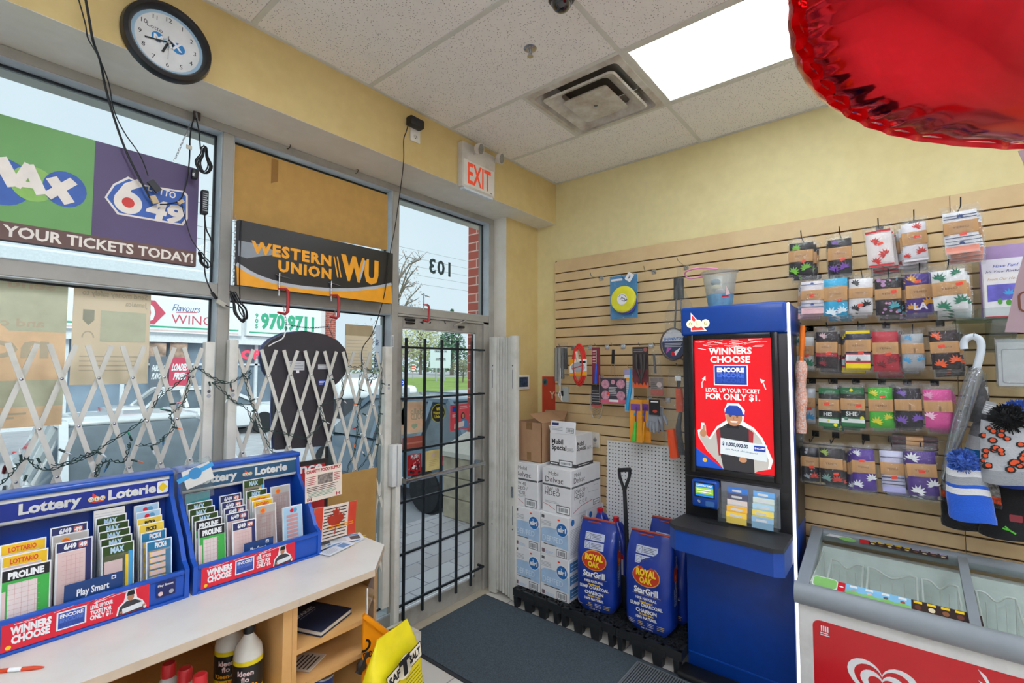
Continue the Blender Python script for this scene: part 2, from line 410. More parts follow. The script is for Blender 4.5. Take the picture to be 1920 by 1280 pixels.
# number on the transom glass, read from outside
NUMG = mat('grey_vinyl_number', '#59666c', .6)
b = B().at((P(845, 485, 1, YG + .006)), (-1, 0, 0), (0, 0, 1))
b.txt('103', 0, -.135, .1, NUMG, 1, al='l', bold=.03, sp=1.15); tag(b.build('window_number', loc=P(825, 500, 1, YG + .006)), 'grey vinyl number 103 on the glass above the door', 'number')

# the door with its own frame, grille and push bar
DOORG = dirty('grey_door_aluminium', '#a7a399', '#8f8a80', .5, 6., lo=.45, hi=.7)
d = thing('door_1', '', 'door', (2.35, YF, 0)); del d['label']; del d['category']; d['kind'] = 'structure'
x0, x1, zt = 1.917, 2.735, 2.045; gx0, gx1, gz0, gz1 = 1.965, 2.667, .122, 1.972
b = B()
b.box((x0, YF + .012, .008), (gx0, YF + .057, zt), DOORG, .003, 1); b.box((gx1, YF + .012, .008), (x1, YF + .057, zt), DOORG, .003, 1)
b.box((gx0, YF + .012, gz1), (gx1, YF + .057, zt), DOORG); b.box((gx0, YF + .012, .008), (gx1, YF + .057, gz0), DOORG)
leaf = b.build('door_leaf', d)
b = B(); b.box((x1 + .003, YF - .002, 0), (2.799, YF + .09, 2.06), ALU); b.box((1.915, YF - .002, 2.047), (2.799, YF + .09, 2.06), ALU); b.build('door_jamb', d)
B().box((gx0, YF + .032, gz0), (gx1, YF + .038, gz1), GLASS).build('door_glass', d)
WHT = mat('white_bead', '#e6eaec', .5)
b = B()
for lo, hi in (((gx1 - .012, YF + .024, gz0), (gx1, YF + .034, gz1)), ((gx0, YF + .024, gz0), (gx1, YF + .034, gz0 + .012)), ((gx0, YF + .024, gz1 - .008), (gx1, YF + .034, gz1))): b.box(lo, hi, WHT)
b.box((gx1 - .03, YF + .026, gz0), (gx1 - .022, YF + .034, gz1), GASK); b.build('door_bead', d)
IRON = mat('black_iron', '#22282c', .45, .3)
yb = YF - .028
for x in (1.964, 2.121, 2.276, 2.429, 2.579):
    B().box((x - .0075, yb - .0075, .1), (x + .0075, yb + .0075, 1.903), IRON).build('grille_bar', d)
for z in (1.839, 1.506, 1.172, .847, .52, .204):
    b = B(); b.box((1.918, yb - .02, z - .007), (2.70, yb - .0076, z + .007), IRON); b.box((2.69, yb - .02, z - .007), (2.704, YF + .012, z + .007), IRON); b.build('grille_rail', d)
b = B(); b.tube([(1.93, YF - .075, .985), (2.672, YF - .075, .985)], .014, STEEL, 12)
for x in (1.945, 2.668): b.box((x - .012, YF - .08, .968), (x + .012, YF + .012, 1.0), STEEL)
b.build('door_push_bar', d)
b = B(); b.box((1.975, YF - .004, 2.018), (2.06, YF + .012, 2.036), BLKPL, .006); b.box((1.985, YF - .002, 2.0), (2.055, YF + .012, 2.01), BLKPL); b.build('door_catch', d)
b = B(); b.tube([P(868, 600, 1, YF - .02), P(874, 600, 1, YF - .05), P(851, 611, 1, YF - .02)], .006, STEEL); b.box((2.47, YF - .02, 2.0), (2.51, YF + .012, 2.014), BLKPL); b.build('door_closer_arm', d)
b = B()                                                 # torn tape residue on the top rail
q = random.Random(5)
for u in (778, 790, 808, 822, 836, 852):
    o = P(u, 603, 1, YF + .0115); b.front(o); b.poly([(q.uniform(-.022, .022), q.uniform(-.022, .02)) for k in range(3)], GASK, 1)
b.build('door_tape_residue', d)
struct(B().box((1.9, YF - .06, 0), (2.8, YF + .1, .007), mat('door_sill_plate', '#b5a993', .5)).build('trim_10'))
# ================================================================== ceiling fixtures
def emis(name, col, k, stripes=True):
    m = mat(name, col, .4, emit=k, var=.02)
    if stripes:                                          # prismatic sheet over three tubes, a little dirty
        t = m.node_tree; p = t.nodes['Principled BSDF']; tco = t.nodes.new('ShaderNodeTexCoord')
        wv = t.nodes.new('ShaderNodeTexWave'); wv.bands_direction = 'X'; wv.inputs['Scale'].default_value = 1.6; wv.inputs['Distortion'].default_value = .25
        mr = t.nodes.new('ShaderNodeMapRange'); mr.inputs[3].default_value = k * .34; mr.inputs[4].default_value = k
        t.links.new(tco.outputs['Object'], wv.inputs['Vector']); t.links.new(wv.outputs['Fac'], mr.inputs['Value'])
        sp = t.nodes.new('ShaderNodeTexNoise'); sp.inputs['Scale'].default_value = 14; sp.inputs['Detail'].default_value = 5
        rp = t.nodes.new('ShaderNodeValToRGB'); rp.color_ramp.elements[0].position = .66; rp.color_ramp.elements[0].color = (1, 1, 1, 1)
        rp.color_ramp.elements[1].position = .76; rp.color_ramp.elements[1].color = (.62, .64, .66, 1)
        mu = t.nodes.new('ShaderNodeMath'); mu.operation = 'MULTIPLY'
        t.links.new(tco.outputs['Object'], sp.inputs['Vector']); t.links.new(sp.outputs['Fac'], rp.inputs['Fac'])
        t.links.new(mr.outputs[0], mu.inputs[0]); t.links.new(rp.outputs['Color'], mu.inputs[1]); t.links.new(mu.outputs[0], p.inputs['Emission Strength'])
        p.inputs['Base Color'].default_value = (.2, .2, .2, 1)
        for l in list(p.inputs['Base Color'].links): t.links.remove(l)
    return m
LENS1 = emis('lit_prismatic_lens', '#e9f3f6', PANEL_SEEN); LENS2 = emis('unseen_fill_lens', '#e6eefd', PANEL_FILL)
for k, (x, y) in enumerate(LIGHTS):
    th = thing('ceiling_light', 'lit rectangular fluorescent ceiling panel with a speckled white lens' if k == 0 else 'unseen ceiling panel added behind the view as fill light', 'ceiling light', (x + .305, y + .61, ZC), group=None if k == 0 else 'unseen fill panels behind the view')
    b = B(); e = .012
    for lo, hi in (((x + .012, y + .012, ZC - .002), (x + .032, y + 1.208, ZC + .016)), ((x + .578, y + .012, ZC - .002), (x + .598, y + 1.208, ZC + .016)), ((x + .032, y + .012, ZC - .002), (x + .578, y + .03, ZC + .016)), ((x + .032, y + 1.19, ZC - .002), (x + .578, y + 1.208, ZC + .016))): b.box(lo, hi, TEE)
    b.build('light_frame', th)
    B().box((x + .03, y + .03, ZC + .002), (x + .58, y + 1.19, ZC + .012), LENS1 if k == 0 else LENS2).build('light_lens', th)
# square air diffuser
DIF = dirty('dusty_diffuser', '#d9d6cb', '#a89a86', .5, 9., lo=.35, hi=.7)
th = thing('air_diffuser', 'square stepped white air diffuser stained with dust beside the lit panel', 'air vent', (2.375, 1.325, ZC))
cx, cy = 2.375, 1.325
def sqring(b, h0, z0, h1, z1, m, r0=.03, r1=.03):
    a = rr(-h0, -h0, h0, h0, r0, 3); c = rr(-h1, -h1, h1, h1, r1, 3); n = len(a)
    b.add([(cx + x, cy + y, z0) for x, y in a] + [(cx + x, cy + y, z1) for x, y in c], [(i, (i + 1) % n, n + (i + 1) % n, n + i) for i in range(n)], m)
b = B(); sqring(b, .293, ZC - .006, .262, ZC - .012, DIF, .004); sqring(b, .262, ZC - .012, .19, ZC + .09, DIF); sqring(b, .293, ZC - .006, .3, ZC + .002, DIF, .004, .004)
b.build('diffuser_frame', th)
b = B(); sqring(b, .218, ZC - .026, .15, ZC + .012, DIF); sqring(b, .218, ZC - .026, .226, ZC - .018, DIF); sqring(b, .226, ZC - .018, .155, ZC + .022, DIF); b.build('diffuser_cone', th)
b = B(); a = rr(-.138, -.138, .138, .138, .015, 3); b.prism([(cx + x, cy + y) for x, y in a], ZC - .03, ZC - .022, DIF); sqring(b, .138, ZC - .022, .11, ZC + .0, DIF)
b.at((cx, cy, ZC - .03), (1, 0, 0), (0, -1, 0)).disc(0, 0, .012, GREY, 1); b.build('diffuser_core', th)
B().box((cx - .2, cy - .2, ZC + .1), (cx + .2, cy + .2, ZC + .11), mat('duct_dark', '#5d564c', .9)).build('diffuser_duct', th)
# sprinkler head and dome camera
o = P(994, 90, 2, ZC); th = thing('sprinkler', 'small chrome fire sprinkler head in the ceiling tile', 'sprinkler', o)
b = B().at(o, (1, 0, 0), (0, -1, 0)); b.lathe([(.001, 0), (.03, .0), (.032, .004), (.022, .008), (.016, .008)], STEEL, 20); b.build('escutcheon', th)
b = B().at(o, (1, 0, 0), (0, -1, 0)); b.tube([(-.012, 0, .006), (-.012, 0, .026), (0, 0, .04)], .003, STEEL, 6); b.tube([(.012, 0, .006), (.012, 0, .026), (0, 0, .04)], .003, STEEL, 6); b.lathe([(.004, .005), (.006, .03), (.014, .04), (.014, .043)], STEEL, 14); b.build('sprinkler_frame', th)
o = P(1053, -6, 2, ZC); th = thing('dome_camera', 'black glass dome security camera at the top edge of the ceiling', 'security camera', o)
b = B().at(o, (1, 0, 0), (0, -1, 0)); b.lathe([(.001, 0), (.052, 0), (.055, .012), (.046, .022)], mat('dark_camera_base', '#2a2624', .4), 24); b.build('camera_base', th)
b = B().at(o, (1, 0, 0), (0, -1, 0)); b.lathe([(.044 * math.cos(a), .02 + .044 * math.sin(a)) for a in [PI / 2 * k / 8 for k in range(9)]], mat('smoked_dome', '#0c0c0e', .05, coat=1), 24); b.build('camera_dome', th)

# ================================================================== soffit wall: clock, outlet, exit sign
cz = P(318, 77, 1, 2.19); o = V((cz.x, YSO, cz.z))
th = thing('wall_clock', 'round black rimmed wall clock with pale blue dial above the window', 'clock', o)
b = B().at(o, (1, 0, 0), (0, 0, 1)); b.lathe([(.15, 0), (.152, .012), (.146, .034), (.132, .04), (.122, .03), (.12, .012)], mat('clock_rim', '#1b1a1d', .35), 48, cap=False); b.build('clock_rim', th)
b = B().at(o, (1, 0, 0), (0, 0, 1)); DB = mat('dial_blue', '#a9cde2', .5)
b.add([(0, 0, .012)] + [(.122 * math.cos(a), .122 * math.sin(a), .012) for a in (2 * PI * k / 48 for k in range(48))], [(0, 1 + k, 1 + (k + 1) % 48) for k in range(48)], DB)
b.X = b.X @ Matrix.Translation((0, 0, .0125)); b.disc(0, 0, .108, mat('dial_white', '#e4e6e4', .5), 1, n=40)
for k in range(1, 13): a = PI / 2 - 2 * PI * k / 12; b.txt(str(k), .091 * math.cos(a), .091 * math.sin(a) - .007, .017, BLACK, 2, bold=.0)
LB2 = mat('dial_logo_blue', '#2d86c8', .5)
b.txt('Lotto', -.045, .03, .016, GREY, 2, bold=0, rot=-.1); b.disc(-.035, .005, .02, LB2, 2); b.disc(.0, -.002, .018, mat('dial_logo_pale', '#9cc4dc', .5), 2); b.disc(.035, -.006, .022, LB2, 2)
b.txt('MAX', 0, -.016, .03, WHITE, 3, w=.095, bold=.04); b.build('clock_dial', th)
b = B().at(o, (1, 0, 0), (0, 0, 1)); b.X = b.X @ Matrix.Translation((0, 0, .017))
am = PI / 2 - 2 * PI * 43 / 60; ah = PI / 2 - 2 * PI * (6 + 43 / 60) / 12
b.line([(-.015 * math.cos(am), -.015 * math.sin(am)), (.078 * math.cos(am), .078 * math.sin(am))], .006, BLACK, 1); b.line([(-.012 * math.cos(ah), -.012 * math.sin(ah)), (.052 * math.cos(ah), .052 * math.sin(ah))], .008, BLACK, 2)
b.line([(0, .025), (0, -.07)], .0016, BLACK, 3); b.disc(0, 0, .006, STEEL, 4); b.build('clock_hands', th)
# outlet with the black adapter
o = P(778, 249, 1, YSO); th = thing('wall_outlet', 'white wall outlet on the yellow soffit holding a black plug adapter', 'outlet', o)
b = B().front(o); b.box((-.037, -.058, 0), (.037, .058, .006), mat('outlet_white', '#e6e2d6', .4), .003)
b.X = b.X @ Matrix.Translation((0, 0, .0062)); b.disc(0, -.026, .017, mat('outlet_face', '#d6d2c4', .4), 1, ry=.014); b.rect(-.007, -.03, -.004, -.02, BLACK, 2); b.rect(.004, -.03, .007, -.02, BLACK, 2); b.disc(0, -.036, .003, BLACK, 2); b.build('outlet_plate', th)
o2 = P(778, 231, 1, YSO - .03); th = thing('power_adapter', 'black box power adapter plugged into the outlet on the yellow soffit', 'power adapter', o2)
b = B().front(o2); b.box((-.05, -.026, -.023), (.052, .026, .028), BLKPL, .008); b.build('adapter_body', th)
cab = spline([o2 + V((-.045, 0, -.01))] + [P(u, v, 1, y) for u, v, y in ((762, 246, 2.2), (757, 262, 2.2), (757, 300, 2.2), (752, 345, 2.42), (748, 375, 2.5), (740, 430, 2.5), (733, 465, 2.43), (728, 500, 2.43), (722, 545, 2.43), (712, 585, 2.46), (698, 625, 2.46), (680, 652, 2.47), (678, 680, 2.47))], 5)
B().tube(cab, .003, DKWIRE, 6).build('adapter_cord', th)
# exit sign
EXW = dirty('exit_sign_casing', '#d9d4ca', '#bdb6a8', .45, 6.)
ox = 2.137; oz = 2.893; xw = .322
th = thing('exit_sign', 'white emergency exit sign box with red EXIT lettering and two lamps', 'exit sign', (2.29, YSO, 2.9))
yf = 2.178 - .0
b = B(); b.box((ox, yf, oz), (ox + xw, YSO, oz + .3), EXW, .004); b.box((ox - .001, yf - .0015, oz + .192), (ox + xw + .001, YSO, oz + .3), EXW, .004); b.build('sign_housing', th)
b = B().front((ox, yf, oz)); b.X = b.X @ Matrix.Translation((0, 0, .0005)); b.rect(.012, .014, xw - .012, .186, mat('exit_face', '#e9e5dc', .4), 1)
b.txt('EXIT', xw / 2 + .004, .034, .135, mat('exit_red', '#e04a28', .4, emit=.35), 2, w=.225, bold=.02); b.rect(xw - .05, .02, xw - .03, .024, BLACK, 2); b.build('sign_face', th)
B().box((ox + .02, yf + .002, oz - .014), (ox + xw - .02, YSO - .004, oz), mat('exit_lens', '#dfe9ee', .2)).build('sign_down_light', th)
for u, v, u2, v2 in ((888, 288, 897, 279), (927, 303, 936, 297)):
    p0 = P(u, v, 1, yf); p1 = P(u2, v2, 1, yf - .055)
    b = B(); b.tube([p0, p0 + V((0, -.02, .004)), p1], .009, EXW, 8); dd = V((.25, -1, -.25)).normalized()
    b.at(p1, dd.orthogonal(), dd.cross(dd.orthogonal())); b.lathe([(.012, -.02), (.028, -.014), (.036, .006), (.038, .022), (.033, .022)], EXW, 24)
    lamp = b.build('lamp_head', th); b = B().at(p1, dd.orthogonal(), dd.cross(dd.orthogonal())); b.lathe([(.001, .008), (.012, .01), (.033, .022)], mat('lamp_reflector', '#c9cccd', .12, .9), 20); b.lathe([(.001, .021), (.008, .02), (.009, .012)], GREY, 10); b.build('lamp_lens', lamp)

# ================================================================== column: folded gate, panel screen, poster
GATE = dirty('white_gate_paint', '#d8d6cc', '#bdbaac', .45, 6., lo=.5, hi=.8)
th = thing('folded_security_gate', 'white security gate folded flat against the wall right of the door', 'security gate', (2.77, 2.37, 0))
for y0, y1, nm in ((2.415, 2.485, 'gate_channel'), (2.225, 2.275, 'gate_channel')):
    b = B(); b.box((2.745, y0, .012), (2.795, y1, 1.945), GATE, .003); b.at((2.7448, (y0 + y1) / 2, 0), (0, -1, 0), (0, 0, 1))
    for z, dz in ((.62, -1), (1.62, 1)): b.disc(0, z + .1 * dz, .006, GREY, 1); b.rect(-.0025, z - .07, .0025, z + .07, GREY, 1)
    b.build(nm, th)
for k in range(5):
    y = 2.29 + .0275 * k; B().box((2.752 + .002 * (k % 2), y - .009, .02 + .006 * k), (2.788, y + .011, 1.94), GATE, .002, 1).build('gate_slat', th)
B().box((2.738, 2.24, .75), (2.745, 2.26, .83), STEEL).build('gate_lock', th)
o = (P(964, 702, 1, 2.413) + P(990, 730, 1, 2.413)) / 2; th = thing('wall_panel_screen', 'small white wall panel with dark blue screen above the cardboard box', 'wall panel', o)
B().front(o).box((-.088, -.06, 0), (.088, .06, .02), mat('panel_white', '#e8eaea', .35), .006).build('panel_case', th)
B().front(o).box((-.062, -.038, .02), (.062, .042, .0212), mat('panel_screen', '#33485f', .15, scale=40, var=.5)).build('panel_display', th)
b = B().right((XW, 2.366, 1.29)); PR = mat('poster_red', '#c8452f', .5); b.box((0, 0, 0), (.15, .34, .003), PR)
b.X = b.X @ Matrix.Translation((0, 0, .003)); b.disc(.03, .295, .028, mat('poster_teal', '#3d6c78', .5), 1); b.txt('#', .03, .283, .025, BLACK, 2); b.txt('YO', .075, .16, .055, mat('poster_cream', '#e8d6b8', .5), 1, al='l'); b.txt('PiCK', .03, .012, .04, mat('poster_cream', '#e8d6b8', .5), 1, al='l', bold=.05)
tag(b.build('poster', loc=(XW, 2.3, 1.29)), 'red poster on the yellow wall partly behind the slatwall edge', 'poster')

# ================================================================== slatwall
MDF = dirty('tan_slatwall_face', '#dfc495', '#d2b181', .5, 2.2, bump=.03, lo=.4, hi=.7); GRV = mat('slatwall_groove', '#5a4026', .8)
ZG = [2.4855 - .0762 * k for k in range(33)]
def slat(y0, y1, z0, z1, label, chamf=False):
    th = B(); th.box((XS + .012, y1, z0), (XW - .0005, y0, z1), GRV)
    cuts = [z1] + [g for g in ZG if z0 + .01 < g < z1 - .01] + [z0]
    for i in range(len(cuts) - 1):
        a, c = cuts[i + 1] + (.0045 if i < len(cuts) - 2 else .0005), cuts[i] - (.0045 if i else .0)
        if chamf and i == 0: th.at((XS, y0, a), (0, -1, 0), (0, 0, 1)).prism([(0, 0), (y0 - y1, 0), (y0 - y1, c - a), (.03, c - a), (0, c - a - .022)], -.012, 0, MDF).world()
        else: th.box((XS, y1, a), (XS + .012, y0, c), MDF, .0012, 1)
    return tag(th.build('slatwall', loc=(XW, (y0 + y1) / 2, z0)), label, 'wall panel', 'slatwall panels')
slat(2.219, -.212, 1.3429, 2.591, 'tan slatwall panel behind the frisbee and the upper sock rows', True)
slat(2.219, -.212, .12, 1.3419, 'tan slatwall panel behind the stacked boxes and kiosk')
slat(-.2145, -2.65, 1.3429, 2.591, 'tan slatwall panel behind the greeting card holder'); slat(-.2145, -2.65, .12, 1.3419, 'tan slatwall panel behind the chest freezer and hats')
o = P(1117, 826, 0, XS); th = thing('wall_outlet', 'white outlet set in the slatwall above the white pegboard', 'outlet', o)
b = B().right(o); b.box((-.035, -.075, -.002), (.04, .058, .004), mat('outlet_patch', '#d6c08c', .6)); b.box((-.034, -.05, .004), (.036, .066, .01), mat('outlet_white', '#e6e2d6', .4), .003)
b.X = b.X @ Matrix.Translation((0, 0, .0102)); b.disc(0, .008, .016, LGREY, 1); b.disc(0, .03, .003, GREY, 1); b.disc(0, -.018, .003, GREY, 1); b.txt('+', 0, 0, .012, BLACK, 2); b.build('outlet_plate', th)

# ================================================================== window gates
def lattice(label, x0, xs, ztop, zbot, posts):
    th = thing('scissor_gate', label, 'security gate', ((posts[0][0] + posts[-1][1]) / 2, 2.48, .3), group='scissor gates')
    for a, c, zt in posts:
        b = B(); b.box((a, 2.47, .25), (c, 2.51, zt), GATE, .003); b.at((((a + c) / 2), 2.4698, 0), (1, 0, 0), (0, 0, 1))
        b.disc(.0, 1.60, .007, GREY, 1); b.disc(0, 1.58, .009, LGREY, 1); b.build('gate_post', th)
    dz = .185; dx = xs / 2; zc = ztop - .131
    n = int((zc - zbot) / dz) + 1
    k = -n - 2
    def strip(px, s):                                   # bar running down from the top crossing at px, leaning s
        x1 = px - s * .131 * dx / dz; zlo = zbot; x2 = px + s * (zc - zlo) * dx / dz; z1 = ztop
        xa, xb = posts[0][1] - .02, posts[-1][0] + .02
        pts = []
        f = lambda z: px + s * (zc - z) * dx / dz
        lo, hi = min(x1, x2), max(x1, x2)
        if hi < xa or lo > xb: return
        if s > 0:
            if x1 < xa: z1 = zc - (xa - px) / (s * dx / dz)
            if x2 > xb: zlo = zc - (xb - px) / (s * dx / dz)
        else:
            if x1 > xb: z1 = zc - (xb - px) / (s * dx / dz)
            if x2 < xa: zlo = zc - (xa - px) / (s * dx / dz)
        if z1 - zlo < .08: return
        y = 2.484 if s > 0 else 2.498
        b = B(); b.bar((f(z1), y, z1), (f(zlo), y, zlo), .017, .006, GATE, (0, 1, 0))
        if s > 0:                                       # rivet heads sit on the front bars
            for r in range(n + 1):
                z = zc - r * dz
                if zlo < z < z1: b.at((f(z), y - .003, z), (1, 0, 0), (0, 0, 1)).lathe([(.001, .003), (.004, .002), (.006, 0)], STEEL, 8, cap=False)
        b.build('gate_bar', th)
    m = int((posts[-1][0] - posts[0][1]) / xs) + n + 3
    for k in range(-n - 2, m): strip(x0 + xs * k, 1); strip(x0 + xs * k, -1)
lattice('folding scissor gate across the left window behind the lottery stands', .204, .1085, 1.80, .45, [(-.46, -.42, 1.84), (.789, .828, 1.829)])
lattice('folding scissor gate across the right window beside the door', .968, .1125, 1.80, .45, [(.89, .93, 1.843), (1.775, 1.825, 1.838)])
b = B(); b.box((1.80, 2.42, .98), (1.872, 2.468, 1.232), mat('white_latch_box', '#dfe1dd', .35), .005); b.box((1.83, 2.416, .98), (1.834, 2.42, 1.23), LGREY); b.box((1.828, 2.425, .0), (1.866, 2.468, .98), GATE, .004)
tag(b.build('gate_lock_post', loc=(1.84, 2.47, 0)), 'white lock box on the post between window gate and door', 'gate lock')
# ================================================================== outdoors: pavement, lot, cars, plaza, trees
GZ = -.4
PAVE = mat('concrete_pavers', '#b9b4b6', .85)
t = PAVE.node_tree; p = t.nodes['Principled BSDF']; tco = t.nodes.new('ShaderNodeTexCoord'); br = t.nodes.new('ShaderNodeTexBrick')
br.inputs['Scale'].default_value = 1; br.inputs['Brick Width'].default_value = .4; br.inputs['Row Height'].default_value = .2; br.inputs['Mortar Size'].default_value = .006
br.inputs['Color1'].default_value = hx('#c3bfc4') + (1,); br.inputs['Color2'].default_value = hx('#b1abae') + (1,); br.inputs['Mortar'].default_value = hx('#8c8890') + (1,)
t.links.new(tco.outputs['Object'], br.inputs['Vector']); t.links.new(br.outputs['Color'], p.inputs['Base Color'])
struct(B().box((-12, YF + .11, -.5), (9, 4.3, -.03), PAVE).build('pavement', loc=(0, 3.4, -.03)))
ASPH = mat('grey_asphalt', '#b8b8bd', .9, var=.1, scale=3)
struct(B().box((-40, 4.3, GZ - .2), (60, 30, GZ), ASPH).build('parking_lot'))
struct(B().box((-80, 30, GZ - .2), (140, 62, GZ + .05), mat('mown_grass', '#86a04a', .95, var=.2, scale=.8)).build('lawn'))
struct(B().box((-80, 62, GZ - .2), (180, 100, GZ + .3), mat('pale_road', '#b4b3b5', .9)).build('road'))
# brick pier with a stone base beside the door
BRK = mat('red_brick', '#a5503f', .85)
t = BRK.node_tree; p = t.nodes['Principled BSDF']; tco = t.nodes.new('ShaderNodeTexCoord'); br = t.nodes.new('ShaderNodeTexBrick'); mp = t.nodes.new('ShaderNodeMapping')
mp.inputs['Rotation'].default_value = (PI / 2, 0, 0)
br.inputs['Scale'].default_value = 1; br.inputs['Brick Width'].default_value = .30; br.inputs['Row Height'].default_value = .105; br.inputs['Mortar Size'].default_value = .007
br.inputs['Color1'].default_value = hx('#b0584a') + (1,); br.inputs['Color2'].default_value = hx('#9c4a3c') + (1,); br.inputs['Mortar'].default_value = hx('#c9a79c') + (1,)
sx = t.nodes.new('ShaderNodeSeparateXYZ'); ad = t.nodes.new('ShaderNodeMath'); cb = t.nodes.new('ShaderNodeCombineXYZ')
t.links.new(tco.outputs['Object'], sx.inputs[0]); t.links.new(sx.outputs['X'], ad.inputs[0]); t.links.new(sx.outputs['Y'], ad.inputs[1])
t.links.new(ad.outputs[0], cb.inputs['X']); t.links.new(sx.outputs['Z'], cb.inputs['Y']); t.links.new(cb.outputs[0], br.inputs['Vector']); t.links.new(br.outputs['Color'], p.inputs['Base Color'])
STN = mat('split_face_stone', '#b3a892', .95, var=.2, scale=9, bump=1.0, bscale=35); CAPS = mat('smooth_stone_cap', '#cbc5bb', .8)
th = thing('brick_pier', 'red brick pier with rough stone base outside the door', 'pier', (3.65, 3.7, -.03))
px0 = P(877, 700, 1, 4.1).x
B().box((px0, 3.45, .9), (px0 + .75, 4.1, 4.6), BRK).build('brick_shaft', th)
sx0 = P(829, 1000, 1, 4.2).x
b = B()
for k in range(3): b.box((sx0, 3.38, -.03 + .235 * k), (px0 + .9, 4.2, .2 + .235 * k), STN, .012, 1)
b.build('stone_base', th)
B().add([(sx0 - .03, 3.35, .675), (px0 + .95, 3.35, .675), (px0 + .95, 4.25, .675), (sx0 - .03, 4.25, .675), (sx0 - .03, 3.35, .73), (px0 + .95, 3.35, .73), (px0 + .95, 4.25, .73), (sx0 - .03, 4.25, .73), (px0 - .01, 3.44, .92), (px0 + .8, 3.44, .92), (px0 + .8, 4.11, .92), (px0 - .01, 4.11, .92)],
        [(0, 1, 5, 4), (1, 2, 6, 5), (2, 3, 7, 6), (3, 0, 4, 7), (4, 5, 9, 8), (5, 6, 10, 9), (6, 7, 11, 10), (7, 4, 8, 11), (8, 9, 10, 11)], CAPS).build('stone_cap', th)

# cars: nose along local +x, wheels on z = 0
CGL = mat('car_glass', '#56636d', .06, spec=.8, var=.3, scale=3); TYRE = mat('tyre_rubber', '#26282b', .8); RIM = mat('alloy_rim', '#b4b8bc', .3, .8)
def car(label, col, loc, rz, L=4.5, W=1.8, Hh=1.6, wagon=True, name='car'):
    pm = mat('car_paint_' + col.strip('#'), col, .25, .3, var=.03, coat=.6)
    th = thing(name, label, 'car', loc, rz); h = L / 2
    st = [(-h, .45, .8, .86), (-h + .06, .3, .95, .93), (-h + .3, .25, 1.0, .98), (-h * .45, .22, .98, 1), (0, .22, .95, 1), (h * .42, .22, .95, 1), (h * .75, .25, .88, .98), (h - .15, .3, .78, .9), (h, .4, .62, .8)]
    b = B(True); vs = []; K = 10
    for x, zb, zt, wv in st:
        w2 = W / 2 * wv
        for y, z in ((-w2 * .8, zb), (-w2 * .97, zb + .08), (-w2, (zb + zt) / 2), (-w2 * .95, zt - .06), (-w2 * .8, zt), (w2 * .8, zt), (w2 * .95, zt - .06), (w2, (zb + zt) / 2), (w2 * .97, zb + .08), (w2 * .8, zb)): vs.append((x, y, z))
    n = len(st); fs = [(i * K + k, i * K + (k + 1) % K, (i + 1) * K + (k + 1) % K, (i + 1) * K + k) for i in range(n - 1) for k in range(K)] + [tuple(range(K))[::-1], tuple(range((n - 1) * K, n * K))]
    b.add(vs, fs, pm, True); b.build('car_body', th)
    rx0 = -h + .12 if wagon else -h + .75
    gs = [(rx0, .95, .8), (rx0 + .45, Hh - .06, .68), (rx0 + .6, Hh, .67), (h * .05, Hh, .67), (h * .2, Hh - .04, .67), (h * .62, .92, .78)]
    b = B(True); vs = []
    for x, z, wv in gs: vs += [(x, -W / 2 * wv, z), (x, W / 2 * wv, z), (x, -W / 2 * .93, .93), (x, W / 2 * .93, .93)]
    fs = [];
    for i in range(len(gs) - 1): a = 4 * i; c = a + 4; fs += [(a, a + 1, c + 1, c), (a + 2, a, c, c + 2), (a + 1, a + 3, c + 3, c + 1)]
    b.add(vs, fs, CGL, True); b.build('car_glasshouse', th)
    b = B(True); b.box((rx0 + .5, -W / 2 * .69, Hh - .03), (h * .15, W / 2 * .69, Hh + .02), pm, .03)
    for s in (-1, 1):
        for (xa, za, wa), (xb, zb2, wb) in (((rx0 - .02, .93, .82), (rx0 + .5, Hh, .69)), ((0, .93, .93), (-.05, Hh, .69)), ((h * .62, .92, .82), (h * .15, Hh, .69)), ((rx0 + .95, .93, .93), (rx0 + .85, Hh, .69))):
            b.bar((xa, s * W / 2 * wa, za), (xb, s * W / 2 * wb, zb2), .09, .07, pm, (0, 1, 0))
        b.bar((rx0 + .5, s * W / 2 * .69, Hh), (h * .15, s * W / 2 * .69, Hh), .08, .06, pm)
    b.build('car_roof', th)
    for x in (-h * .62, h * .64):
        for s in (-1, 1):
            b = B(True); b.at((x, s * (W / 2 - .1), .33), (1, 0, 0), (0, 0, s)); b.lathe([(.18, -.1), (.32, -.1), (.34, -.06), (.34, .06), (.32, .1), (.2, .11)], TYRE, 28); wl = b.build('wheel', th)
            b = B(True); b.at((x, s * (W / 2 - .1), .33), (1, 0, 0), (0, 0, s)); b.lathe([(.001, .11), (.05, .115), (.06, .1)], RIM, 16, cap=False)
            for k in range(5): a = 2 * PI * k / 5; b.bar((.04 * math.cos(a), .04 * math.sin(a), .1), (.2 * math.cos(a), .2 * math.sin(a), .105), .06, .02, RIM)
            b.lathe([(.19, .1), (.215, .114), (.22, .1)], RIM, 24, cap=False); b.build('rim', wl)
    for s in (-1, 1):
        b = B(True); xx = -h
        b.add([(xx + .02, s * W / 2 * .5, .68), (xx + .02, s * W / 2 * .5, .86), (xx + .03, s * W / 2 * .86, .96), (xx + .62, s * W / 2 * 1.005, .84), (xx + .45, s * W / 2 * 1.0, .74), (xx + .03, s * W / 2 * .9, .66)], [(0, 1, 2, 5), (5, 2, 3, 4)], mat('tail_light_red', '#d21f26', .15, coat=1)); b.build('tail_light', th)
        b = B(True); b.box((h - .28, s * W / 2 * .5, .62), (h - .05, s * W / 2 * .86, .74), mat('head_light', '#d7dde2', .08), .03); b.build('head_light', th)
        b = B(True); b.box((h * .46, s * (W / 2 + .0), .93), (h * .52, s * (W / 2 + .16), 1.06), pm, .03); b.build('mirror', th)
